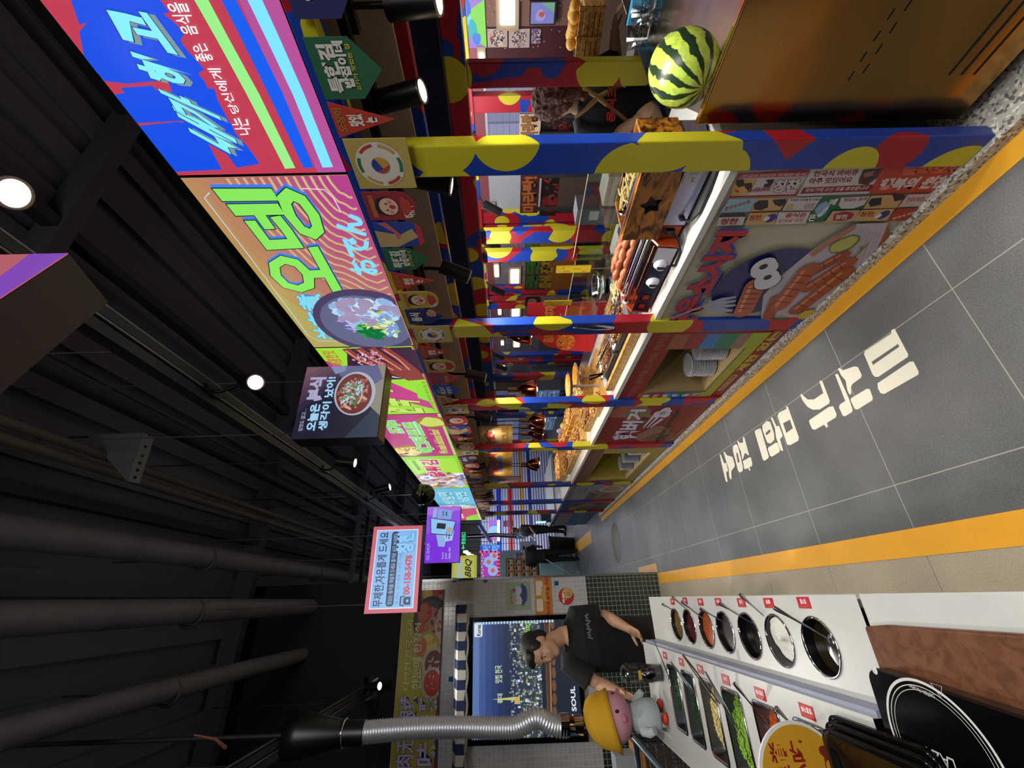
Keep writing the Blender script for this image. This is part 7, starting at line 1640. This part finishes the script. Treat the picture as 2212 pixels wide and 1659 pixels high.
rectX('menu_board', 1134, 640, 1222, 698, 2.95, f_mn, 'pinkish white menu board with numbered circles', 'board', legs=True)
def f_fr(a): a.rect(0, 0, 1, 1, '#3c4c6c'); a.rect(.06, .05, .94, .95, '#6c8cb0'); a.rects([(.1, .1+.17*k, .9, .13+.17*k) for k in range(5)], '#2c3c54'); a.scatter(.5, .5, .4, .6, ['#c8d8e8', '#7090c0', '#40506c'], 60, .03, 4)
rectX('drinks_fridge', 1150, 842, 1208, 870, 3.4, f_fr, 'drinks fridge with a bright glass door, left part', 'fridge', glow=.5, thick=.5, side='#3c4450', legs=True); rectX('drinks_fridge', 1150, 892, 1200, 930, 3.5, f_fr, 'drinks fridge with a bright glass door, right part', 'fridge', glow=.5, thick=.5, side='#3c4450', legs=True)
def f_wb(a): a.rect(0, 0, 1, 1, '#8c94b8'); a.rects([(.1, .2, .4, .5), (.5, .2, .8, .5)], '#a8b0cc'); a.rects([(0, .5, 1, .52)], '#6c7498')
rectX('wall_cupboards', 1062, 842, 1135, 870, 4.4, f_wb, 'lilac wall cupboards seen past the third post', 'cupboard', thick=.2); rectX('wall_cupboards', 1062, 892, 1120, 962, 4.4, f_wb, 'white wall cupboards behind the copper lamps', 'cupboard', thick=.2)
# slatted wooden crate with yellow packets, clear tubs
c0, c1 = P(1268, 138, 'X', 2.75), P(1268, 15, 'X', 2.75)
root = empty('slatted_crate', (2.9, (c0.y+c1.y)/2, c0.z-.06), 'slatted wooden crate with yellow packets, behind the bronze cabinet', 'crate'); mb = MB()
for k in range(5): mb.box((2.75, c1.y, c0.z-.06+.028*k), (2.76, c0.y, c0.z-.038+.028*k), WOODL)
for y in (c1.y, (c0.y+c1.y)/2, c0.y-.02): mb.box((2.745, y, c0.z-.06), (2.765, y+.02, c0.z+.08), WOODL)
mb.box((2.765, c1.y, c0.z-.06), (3.05, c0.y, c0.z+.05), WOODL); mb.build('box', root)
mb = MB()
for k in range(9): mb.ball((2.85+.1*random.random(), c1.y+.04+(c0.y-c1.y-.08)*k/8, c0.z+.085), (.04, .035, .03), M('#c8982c', .6), 10, 6)
mb.build('yellow_packets', root)
mb = MB().box((3.06, -.5, 0), (3.24, 1.9, c0.z-.35), M('#4c4644', .6)); tag(mb.build('back_counter', loc=(3, 1.2, 0)), 'brown back counter behind the bronze cabinet', 'counter')
for k, (px, py) in enumerate(((1308, 8), (1312, 62))):
    c = P(px, py, 'X', 2.4); mb = MB().lathe([(.001, 0), (.07, 0), (.085, .10), (.082, .10), (.067, .004), (.001, .004)], (2.4, c.y, SZ+.004), 20, glass('#e8ecec', .3)); tag(mb.build('clear_tub', loc=(2.4, c.y, SZ)), 'clear plastic tub on the bronze cabinet, %s' % ['nearer the frame edge', 'nearer the blue strip'][k], 'tub', 'clear plastic tubs')

# ------------------------------------------------------------------ the far end of the aisle
def rectY(name, x0, y0, x1, y1, Y, fn, label, cat, glow=0, thick=.03, side='#2c2c30', grp=None, hang=False):
    xm, ym = (x0+x1)/2, (y0+y1)/2; xr, xl = P(xm, y0, 'Y', Y).x, P(xm, y1, 'Y', Y).x; zt, zb = P(x0, ym, 'Y', Y).z, P(x1, ym, 'Y', Y).z
    a = Art(xr-xl, zt-zb, glow=glow, rough=.4); fn(a)
    if not hang: return panel(name, a, (xl, Y, zb), (1, 0, 0), YN, thick, side=M(side, .5), label=label, cat=cat, group=grp)
    root = empty(name, (xl, Y, zb), label, cat, grp); panel('sign_face', a, (xl, Y, zb), (1, 0, 0), YN, thick, side=M(side, .5), parent=root)
    for x in (xl+.04, xr-.04): MB().cyl((x, Y+thick/2, zt-.01), (x, Y+thick/2, 4.7), .006, m=DARK, n=6).build('hanging_rod', root)
    return root
def f_bbq(a): a.rect(0, 0, 1, 1, '#a8a83c'); a.rect(.1, .1, .9, .9, '#b8b84c'); a.text('한국식', .05, .55, .8, .8, '#8cb4d8', .04, shear=.4); a.text('BBQ', .12, .18, .85, .48, '#1c2418', .03, shear=.4)
rectY('bbq_sign', 976, 1200, 1030, 1252, 8.0, f_bbq, 'yellow green lit BBQ sign beyond the tiled wall', 'sign', glow=.9, thick=.2, hang=True)
def f_exit(a): a.rect(0, 0, 1, 1, '#0a1c14'); a.text('安全出口', .32, .2, .95, .8, '#30d890', .03); a.poly([(.05, .5), (.14, .75), (.14, .58), (.28, .58), (.28, .42), (.14, .42), (.14, .25)], '#30d890')
rectY('exit_sign', 993, 1148, 1009, 1189, 8.6, f_exit, 'green exit sign with an arrow, hanging over the far aisle', 'sign', glow=1.2, hang=True)
def f_bl(a): a.rect(0, 0, 1, 1, '#1c48b8'); a.text('부산', .1, .52, .9, .9, '#6cb0f0', .04); a.text('떡집', .1, .1, .9, .48, '#6cb0f0', .04)
rectY('blue_sign', 1037, 1177, 1084, 1192, 9.3, f_bl, 'small bright blue lit sign with pale letters at the far end', 'sign', glow=1.1, hang=True)
def f_pk(a):
    a.rect(0, 0, 1, 1, '#a838b0')
    for k in range(8): a.rects([(.02+.12*k, .86+.06*(k % 2), .08+.12*k, .92+.06*(k % 2))], '#c8d870')
    for x, y in ((.25, .3), (.6, .55), (.85, .2)): a.ell(x, y, .22, .22, '#70b8f0'); a.ell(x, y, .15, .15, '#b898c8'); a.ell(x, y, .09, .09, '#a07060')
rectY('pink_sign', 1040, 1193, 1075, 1246, 8.9, f_pk, 'magenta lit sign with food bowls and a row of red bulbs', 'sign', glow=1.0, thick=.1, hang=True)
mb = MB()
for k in range(7): c = P(1077, 1194+8*k, 'Y', 8.87); mb.ball(c, (.022, .022, .022), M('#ff3050', emit=2.0), 8, 6)
for k in range(5): c = P(1038+9*k, 1192, 'Y', 8.87); mb.ball(c, (.022, .022, .022), M('#ff3050', emit=2.0), 8, 6)
mb.cyl(P(1077, 1192, 'Y', 8.89), P(1077, 1248, 'Y', 8.89), .012, m=BLACK); mb.cyl(P(1038, 1192, 'Y', 8.89), P(1077, 1192, 'Y', 8.89), .012, m=BLACK); tag(mb.build('bulb_chain', loc=P(1077, 1194, 'Y', 8.87)), 'red glowing bulbs round the magenta sign', 'lights')
def f_pk2(a): a.rect(0, 0, 1, 1, '#b44cc0'); a.blob(.5, .5, .2, .3, '#88b8f0', 3); a.rects([(.7, .1, .9, .8)], '#6c70e0'); a.ell(.2, .5, .1, .1, '#f0d0f0')
rectY('magenta_sign', 1057, 1124, 1077, 1166, 14.5, f_pk2, 'far magenta and blue lit sign over the striped wall', 'sign', glow=1.2, hang=True)
mb = MB()
for k in range(9): c = P(1077, 1126+5*k, 'Y', 14.4); mb.ball(c, (.05, .05, .05), M('#c8e0ff', emit=3.0), 8, 6)
for k in range(1): mb.cyl(P(1077, 1124, 'Y', 14.45), P(1077, 1168, 'Y', 14.45), .02, m=BLACK)
tag(mb.build('bulb_chain', loc=P(1077, 1126, 'Y', 14.4)), 'white glowing bulbs under the far magenta sign', 'lights')
def f_rd(a): a.rect(0, 0, 1, 1, '#9c2c5c'); a.text('맛있는 식당', .1, .3, .9, .7, '#d0a8c8', .02)
rectY('red_plate', 1088, 1125, 1106, 1137, 16.97, f_rd, 'crimson sign plate on the striped wall', 'sign', glow=.4)
def f_blu(a): a.rect(0, 0, 1, 1, '#4488c0'); a.scatter(.5, .5, .4, .4, ['#90c8e8', '#3060a0', '#c8e0f0'], 30, .08, 2)
rectY('blue_poster', 1113, 1143, 1134, 1164, 16.97, f_blu, 'square blue poster on the striped wall', 'poster', glow=.3)
def f_ch(a): a.rect(0, 0, 1, 1, '#a8b0c8'); a.blob(.4, .65, .2, .2, '#c8a098', 3); a.blob(.35, .8, .2, .12, '#1c1c28', 5); a.blob(.5, .3, .2, .2, '#8c98b8', 2)
rectY('white_board', 1124, 1169, 1160, 1191, 13.0, f_ch, 'white picture board standing by the far serving lady', 'board', glow=0, hang=True)
def f_fc(a):
    a.rect(0, 0, 1, 1, '#8c2434')
    for i in range(3):
        for j in range(4): a.rect(.06+.31*i, .04+.24*j, .33+.31*i, .25+.24*j, '#a88c50'); a.ell(.195+.31*i, .15+.24*j, .1, .1, '#b8aca8'); a.ell(.195+.31*i, .19+.24*j, .09, .05, '#1c1818')
rectY('picture_rack', 1093, 1205, 1162, 1250, 12.45, f_fc, 'red board with rows of little round pictures on the teal stall', 'board')
def f_tl(a): a.rect(0, 0, 1, 1, '#7c98a8'); a.rects([(.3, 0, .32, 1), (.65, 0, .67, 1)], '#5c7488')
rectY('cupboard_front', 1078, 1190, 1125, 1206, 12.46, f_tl, 'pale teal cupboard front at the far stall', 'panel')
mb = MB(); c = P(1165, 1190, 'Y', 11.8); mb.box((-.8, 11.8, .0), (.93, 12.2, c.z), M('#8cb4b8', .5)); mb.box((-.8, 11.79, .0), (.94, 11.8, .35), M('#8c98a0', .5)); tag(mb.build('teal_counter', loc=(0, 12, 0)), 'teal counter beside the person with the mop', 'counter')
c = P(1240, 1178, 'Z', 0); root = empty('waste_bin', c, 'tall dark waste bin beside the person with the mop', 'bin'); MB().lathe([(.001, 0), (.20, 0), (.25, .62), (.27, .63), (.27, .68), (.001, .70)], c, 24, M('#22262c', .5)).build('bin_body', root)
c = P(1150, 1128, 'Y', 9.2); mb = MB().box((c.x+.0, 9.1, .841), (c.x+.15, 9.3, 1.05), M('#2c3c48', .4)).box((c.x-.012, 9.1, .95), (c.x, 9.3, 1.16), M('#a8f0e8', emit=1.2)); tag(mb.build('till', loc=(c.x, 9.2, .84)), 'dark till with a glowing screen on the end counter', 'till')
a_, b_ = P(1040, 1158, 'Y', 12.5), P(1116, 1158, 'Y', 12.5); mb = MB().tube([(a_.x, 12.5, 4.7), a_, a_*.6+b_*.4+Vector((.03, 0, 0)), b_], .06, 12, M('#b8bcc8', .2, 1.0)); tag(mb.build('vent_hose', loc=b_), 'thin silver vent hose at the far end of the aisle', 'vent hose')
a_, b_ = P(1035, 1132, 'Y', 9.5), P(1060, 1170, 'Y', 13.0); mb = MB().tube([a_, b_], .05, 4, M('#3c50c0', .4)); mb.cyl(a_, (a_.x, a_.y, 4.7), .01, m=DARK); mb.cyl(b_, (b_.x, b_.y, 4.7), .01, m=DARK); tag(mb.build('blue_beam', loc=a_), 'blue slanting bar hung below the far ceiling', 'bar')
for k, (px, py) in enumerate(((1006, 1192), (1012, 1196), (1020, 1200))):
    c = P(px, py, 'Y', 9+k); mb = MB().ball(c, (.03, .03, .055), M('#ffe0c0', emit=5), 10, 8).cyl(c, (c.x, c.y, 4.7), .006, m=DARK); tag(mb.build('pendant_lamp', loc=c), 'small glowing pendant lamp near the BBQ sign, %s' % ['leftmost in the photo', 'middle', 'rightmost in the photo'][k], 'pendant lamp', 'pendant lamps at the far end')
# ------------------------------------------------------------------ people
def organic(name, mb, vox, parent, it=3, loc=None, disp=None):
    """fuse closed pieces into one continuous smooth skin"""
    tmp = mb.build('tmp', loc=Vector((0, 0, 0))); me0 = tmp.data
    md = tmp.modifiers.new('r', 'REMESH'); md.mode = 'VOXEL'; md.voxel_size = vox; md.use_smooth_shade = True
    if disp:
        tx = bpy.data.textures.new('curl', 'CLOUDS'); tx.noise_scale = disp[1]; dm = tmp.modifiers.new('d', 'DISPLACE'); dm.texture = tx; dm.strength = disp[0]; dm.mid_level = .5; dm.texture_coords = 'LOCAL'
    sm_ = tmp.modifiers.new('s', 'SMOOTH'); sm_.iterations = it; sm_.factor = .5
    dg = bpy.context.evaluated_depsgraph_get(); dg.update()
    me = bpy.data.meshes.new_from_object(tmp.evaluated_get(dg)); me.name = name
    mat_ = tmp.data.materials[0]
    off = parent_world(parent); me.transform(Matrix.Translation(-off))
    bpy.data.objects.remove(tmp); bpy.data.meshes.remove(me0)
    me.materials.clear(); me.materials.append(mat_)
    for p in me.polygons: p.use_smooth = True; p.material_index = 0
    o = bpy.data.objects.new(name, me); COL.objects.link(o); o.parent = parent; return o
def basis(f, up=(0, 0, 1)):
    f = Vector(f).normalized(); s_ = Vector(up).cross(f).normalized(); u = f.cross(s_); return f, s_, u     # forward, left, up
def figure(label, J, face, hface, skin, shirt, pants, shoes, hairc, vox=.007, hair='short', k=1.0, fingers=True, hup=(0, 0, 1), curl=None, sleeve=.55, apron=None, root_at=None, curlL=.5, curlR=.5):
    J = {a_: Vector(b_) for a_, b_ in J.items()}; base = J['base'] if 'base' in J else Vector((J['pelvis'].x, J['pelvis'].y, 0))
    root = empty('person', base, label, 'person'); SK = M(skin, .5, var=.06, vscale=20); SH = M(shirt, .8, bump=.15, vscale=50)
    F, S, U = basis(face); f, s_, u = basis(hface, hup); H = J['head']; R3 = Matrix((s_, f, u)).transposed()
    mb = MB().mat(SK); B = lambda c, r: mb.ball(c, tuple(q*k for q in r), SK, 18, 12, R3)
    at = lambda a_, b_, c_: H+(s_*a_+f*b_+u*c_)*k
    B(at(0, -.010, .030), (.076, .094, .088)); B(at(0, .020, -.025), (.064, .070, .080)); B(at(0, .046, -.078), (.036, .036, .030)); B(at(0, .020, -.062), (.056, .052, .042))
    for q in (-1, 1):
        B(at(.034*q, .058, -.030), (.026, .022, .026)); B(at(.075*q, -.008, -.008), (.010, .019, .031)); B(at(.079*q, -.014, .0), (.008, .015, .022)); B(at(.030*q, .072, .022), (.026, .012, .010))
    B(at(0, .085, -.022), (.0125, .018, .020)); B(at(0, .079, .0), (.009, .014, .026)); B(at(.010, .082, -.032), (.009, .011, .008)); B(at(-.010, .082, -.032), (.009, .011, .008)); B(at(0, .078, -.062), (.022, .012, .009)); B(at(0, .076, -.050), (.020, .011, .007))
    N0 = J['neck']; mb.tube([at(0, -.012, -.04), (at(0, -.02, -.09)+N0)*.5, N0, N0-Vector((0, 0, .04))], [.056*k, .053*k, .060*k, .07*k], 16, SK)
    def hand(w, e, side, curl_):
        d = (w-e).normalized(); pn = d.cross(S if abs(d.dot(S)) < .9 else F).normalized(); sd = d.cross(pn).normalized()
        if side == 'L': sd = -sd
        c = w+d*.045*k; Rm = Matrix((sd, d, pn)).transposed(); mb.ball(c, (.040*k, .050*k, .016*k), SK, 16, 10, Rm)
        if not fingers: mb.ball(w+d*.10*k, (.034*k, .05*k, .016*k), SK, 12, 8, Rm); return
        ln = (.068, .077, .072, .056)
        for q in range(4):
            o_ = w+d*.084*k+sd*(.030-.020*q)*k; L = ln[q]*k; pts = [o_-d*.03*k, o_]; dd = d.copy(); c_ = curl_*(.8+.15*q)
            for seg, fr in enumerate((.42, .32, .26)):
                ang = c_*(.7+.5*seg); dd = (dd*math.cos(ang)+pn*math.sin(ang)).normalized(); pts.append(pts[-1]+dd*L*fr)
            mb.tube(pts, [.0095*k, .0092*k, .0085*k, .0078*k, .0062*k], 9, SK)
        o_ = w+d*.022*k+sd*.030*k; t1 = (d*.55+sd*.75+pn*.35).normalized(); t2 = (d*.85+sd*.25+pn*.5).normalized()
        mb.tube([o_-sd*.012*k, o_+t1*.030*k, o_+t1*.036*k+t2*.024*k, o_+t1*.038*k+t2*.046*k], [.0135*k, .0115*k, .0098*k, .0075*k], 9, SK)
    for sd_ in 'LR':
        sh_, e, w = J['s'+sd_], J['e'+sd_], J['w'+sd_]
        mb.tube([sh_+(e-sh_)*.3, sh_+(e-sh_)*.7, e, e+(w-e)*.3, e+(w-e)*.7, w, w+(w-e).normalized()*.03*k], [q*k for q in (.044, .042, .039, .042, .034, .027, .028)], 14, SK)
        hand(w, e, sd_, curlL if sd_ == 'L' else curlR)
    organic('body', mb, vox, root, 3)
    # eyes, brows, mouth
    if fingers or k > .9:
        for q in (-1, 1):
            mb = MB().ball(at(.031*q, .0735, .002), (.0125*k, .007*k, .0062*k), M('#d8d2cc', .3), 12, 8, R3); ey = mb.build('eye', root); MB().ball(at(.031*q-.003, .0795, .001), (.0052*k, .003*k, .0055*k), M('#120d0c', .15), 10, 6, R3).build('pupil', ey)
            mb = MB().tube([at(.016*q, .086, .0205), at(.032*q, .0865, .026), at(.050*q, .073, .019)], [.002*k, .0032*k, .0016*k], 6, M('#15100f', .8)); mb.build('eyebrow', root)
        MB().tube([at(-.022, .0835, -.0555), at(0, .0915, -.0560), at(.022, .0835, -.0555)], [.002*k, .0036*k, .002*k], 6, M('#8c4a44', .5)).build('mouth', root)
    # hair
    HM = M(hairc, .65, bump=.9, vscale=(130 if hair == 'short' else 60), var=.35)
    mb = MB().mat(HM); B2 = lambda c, r: mb.ball(c, tuple(q*k for q in r), HM, 18, 12, R3)
    if hair == 'short':
        B2(at(0, -.030, .052), (.086, .098, .082)); B2(at(0, -.050, .005), (.080, .062, .075)); B2(at(0, .040, .098), (.066, .040, .030)); B2(at(.035, .058, .086), (.034, .022, .022)); B2(at(-.035, .058, .086), (.034, .022, .022)); B2(at(0, .064, .088), (.03, .018, .018))
        for q in (-1, 1): B2(at(.071*q, .012, .035), (.014, .036, .034))
        organic('hair', mb, max(vox*.8, .006), root, 2)
    elif hair == 'cap':
        B2(at(0, -.01, .07), (.092, .108, .075)); organic('cap', mb, vox, root, 2)
    else:
        B2(at(0, -.025, .040), (.095, .108, .098)); B2(at(0, -.07, -.02), (.07, .06, .08))
        for q, (a_, b_, c_, r_) in enumerate(((0, -.125, .03, .045), (.005, -.145, -.02, .042), (.0, -.145, -.07, .038), (-.01, -.13, -.115, .030), (.01, -.12, -.15, .022))): B2(at(a_, b_, c_), (r_, r_, r_*1.1))
        organic('hair', mb, vox*.8, root, 1, disp=(.035, .018))
    # shirt
    mb = MB().mat(SH); P_, C_ = J['pelvis'], J['chest']; top = N0-Vector((0, 0, .02)); ST = (J['sR']-J['sL']); sw = ST.length; sx = Vector((ST.x, ST.y, 0)).normalized(); fx = Vector((0, 0, 1)).cross(sx); rings = []
    if fx.dot(F) < 0: fx = -fx
    mid = (J['sL']+J['sR'])/2
    for c, a_, b_ in ((P_+Vector((0, 0, -.10*k)), .185, .125), (P_, .178, .122), (P_*.55+C_*.45, .172, .12), (C_, .188*1.0, .130), (C_*.45+mid*.55, .185, .118), (mid+Vector((0, 0, .015*k)), .150, .085), (top*.6+mid*.4+Vector((0, 0, .03*k)), .085, .068), (N0+Vector((0, 0, -.012*k)), .062, .062)):
        rings.append([c+sx*a_*k*math.cos(t)+fx*b_*k*math.sin(t) for t in (2*PI*q/24 for q in range(24))])
    mb.rings(rings, SH, True, True)
    for sd_ in 'LR':
        sh_, e = J['s'+sd_], J['e'+sd_]; en = sh_+(e-sh_)*sleeve*1.6; mb.tube([mid*.35+sh_*.65+Vector((0, 0, .0)), sh_, sh_+(en-sh_)*.5, en], [.07*k, .075*k, .074*k, .078*k], 16, SH)
    organic('shirt', mb, vox, root, 3)
    PM = M(pants, .85); mb = MB().mat(PM)
    if 'kL' in J:
        mb.ball(P_+Vector((0, 0, -.05*k)), (.155*k, .12*k, .13*k), PM, 16, 10)
        for sd_ in 'LR':
            hp_ = P_+sx*(.085*k if sd_ == 'R' else -.085*k)+Vector((0, 0, -.06*k)); mb.tube([hp_, hp_*.5+J['k'+sd_]*.5, J['k'+sd_], J['k'+sd_]*.5+J['a'+sd_]*.5, J['a'+sd_]], [.10*k, .085*k, .068*k, .062*k, .055*k], 14, PM)
        organic('trousers', mb, vox*1.3, root, 2)
        for sd_ in 'LR':
            a_ = J['a'+sd_]; q = Vector((a_.x, a_.y, .045))+F*.05*k; MB().ball(q, (.045*k, .13*k, .044), M(shoes, .5), 14, 8, Matrix((S, F, Vector((0, 0, 1)))).transposed()).build('shoe', root)
    return root, dict(F=F, S=S, sx=sx, fx=fx, mid=mid, at=at)
def Q(px, py, D):
    return Vector((0, 0, CAM_H)) + (RW @ Vector(((1659-py-829.5)/F_PX, -(px-1106)/F_PX, -1.0)))*D
cl = RW @ Vector((-1, 0, 0)); tc = RW @ Vector((0, 0, 1))           # camera left, towards camera
# ---- the man behind the seasoning counter
J = dict(head=Q(1170, 1400, 2.72), neck=Q(1213, 1376, 2.80), chest=Q(1285, 1383, 2.87), pelvis=Q(1400, 1392, 2.98), sL=Q(1232, 1433, 2.74), sR=Q(1242, 1332, 2.94), eL=Q(1288, 1474, 2.66), eR=Q(1306, 1330, 2.95), wL=Q(1337, 1494, 2.56), wR=Q(1356, 1357, 2.80))
pv = J['pelvis']
for sd_, o_ in (('L', -.09), ('R', .09)): J['k'+sd_] = Vector((pv.x+o_, pv.y+.05, .50)); J['a'+sd_] = Vector((pv.x+o_*1.1, pv.y+.06, .08))
man, mi = figure('young man in a black t-shirt standing behind the seasoning counter, looking down', J, cl*.52+tc*.8, cl*.34+tc*.92+Vector((0, 0, -.26)), '#c0967a', '#0a0b0e', '#0a0a0c', '#1a1a1c', '#0d0b0b', vox=.0065, hup=Vector((0, 0, 1))+cl*.15, sleeve=.5, curlL=.45, curlR=.5)
c = J['chest']+Vector((0, 0, .03)); fx = mi['fx']; sx = mi['sx']; mb = MB(); a = Art(.16, .05, rough=.7); [a.line([(.02+.16*q, .1+.3*(q % 2)), (.08+.16*q, .8), (.12+.16*q, .3), (.17+.16*q, .7-.2*(q % 2))], .03, '#9a9ca0') for q in range(6)]
xr = fx.cross(Vector((0, 0, 1))).normalized()*-1
q = c+fx*.142+xr*-.03; a.put(mb, q, xr if xr.cross(Vector((0, 0, 1))).dot(fx) > 0 else -xr, (0, 0, 1), lift=.004); mb.build('chest_print', man)
# ---- the woman inside the stall, seen from behind
dd = 2.40
J = dict(head=Q(1200, 222, dd), neck=Q(1243, 222, dd+.02), chest=Q(1300, 226, dd), pelvis=Q(1400, 232, dd+.03), sL=Q(1262, 276, dd+.06), sR=Q(1262, 172, dd-.02), eL=Q(1330, 296, dd-.02), eR=Q(1328, 138, dd+.05), wL=Q(1372, 262, dd-.10), wR=Q(1328, 80, dd-.05))
pv = J['pelvis']
for sd_, o_ in (('L', .09), ('R', -.09)): J['k'+sd_] = Vector((pv.x, pv.y+o_, .48)); J['a'+sd_] = Vector((pv.x, pv.y+o_, .08))
away = -tc*.9-cl*.3
wom, wi = figure('woman with curly brown tied hair in a black t-shirt with red letters on the back', J, away, away+Vector((0, 0, -.1)), '#b08a70', '#0e0e11', '#121215', '#1a1a1c', '#5c3422', vox=.009, hair='curly', sleeve=.6)
bx = wi['fx'] if wi['fx'].dot(tc) > 0 else -wi['fx']; xr = Vector((0, 0, 1)).cross(bx).normalized()
mb = MB(); a = Art(.24, .055, rough=.7); a.text('음식三胖', 0, 0, 1, 1, '#b02c28', .05); c = J['chest']+Vector((0, 0, -.05)); a.put(mb, c+bx*.138-xr*.12, xr, (0, 0, 1), lift=.004); a = Art(.07, .03, rough=.7); a.text('88', 0, 0, 1, 1, '#c8c4b8', .04); a.put(mb, c+bx*.138+xr*.04-Vector((0, 0, .05)), xr, (0, 0, 1), lift=.004); mb.build('back_print', wom)
TN = M('#8c6a34', .7); mb = MB()
n0 = J['neck']
mb.tube([n0-xr*.085+bx*.03, J['chest']+Vector((0, 0, .05))+bx*.136, J['pelvis']+Vector((0, 0, .05))+xr*.15+bx*.09], [.013, .014, .012], 6, TN); mb.tube([n0+xr*.085+bx*.03, J['chest']+Vector((0, 0, .05))+bx*.136, J['pelvis']+Vector((0, 0, .05))-xr*.15+bx*.09], [.013, .014, .012], 6, TN); mb.build('apron_straps', wom)
# ---- far people
def standing(x, y, h, ang, label, skin, shirt, pants, hairc, hair, arms, vox=.016):
    k = h/1.72; F = Vector((math.cos(ang), math.sin(ang), 0)); S = Vector((-F.y, F.x, 0)); b = Vector((x, y, 0)); U = Vector((0, 0, 1))
    pt = lambda s_, f_, z: b+S*s_*k+F*f_*k+U*z*k
    J = dict(head=pt(0, .03, 1.60), neck=pt(0, 0, 1.46), chest=pt(0, 0, 1.25), pelvis=pt(0, 0, 1.0), sL=pt(.17, 0, 1.40), sR=pt(-.17, 0, 1.40), kL=pt(.09, .02, .5), kR=pt(-.09, .0, .5), aL=pt(.10, .0, .08), aR=pt(-.10, .04, .08))
    J['eL'], J['wL'], J['eR'], J['wR'] = [pt(*q) for q in arms]
    return figure(label, J, F, F+Vector((0, 0, -.15)), skin, shirt, pants, '#141416', hairc, vox=vox, hair=hair, k=k, fingers=True, sleeve=.5)
standing(1.86, 13.4, 1.66, math.radians(205), 'person with tied hair in dark work clothes and an apron, farthest down the aisle', '#a5806c', '#23201f', '#141416', '#3a3028', 'short', ((.22, .05, 1.15), (.15, .22, 1.02), (-.22, .05, 1.15), (-.15, .22, 1.02)))
pb, _ = standing(.93, 11.35, 1.60, math.radians(75), 'person in a pale cap and black clothes holding a mop in the far aisle', '#a5806c', '#121216', '#101014', '#5c6068', 'cap', ((.24, .10, 1.12), (.16, .28, 1.08), (-.24, .10, 1.12), (-.20, .24, 1.0)))
a_, b_ = P(1172, 1203, 'Y', 11.3), P(1176, 1245, 'Y', 11.2); b2 = Vector((b_.x-.05, 11.2, .02)); mb = MB().tube([a_+Vector((.05, 0, .1)), b2+Vector((0, 0, .1))], .014, 8, M('#a8a8ac', .4)); mb.box((b2.x-.15, b2.y-.05, .003), (b2.x+.15, b2.y+.05, .08), M('#8c8c90', .8)); tag(mb.build('mop', loc=b2), 'grey mop held by the person in the pale cap', 'mop')
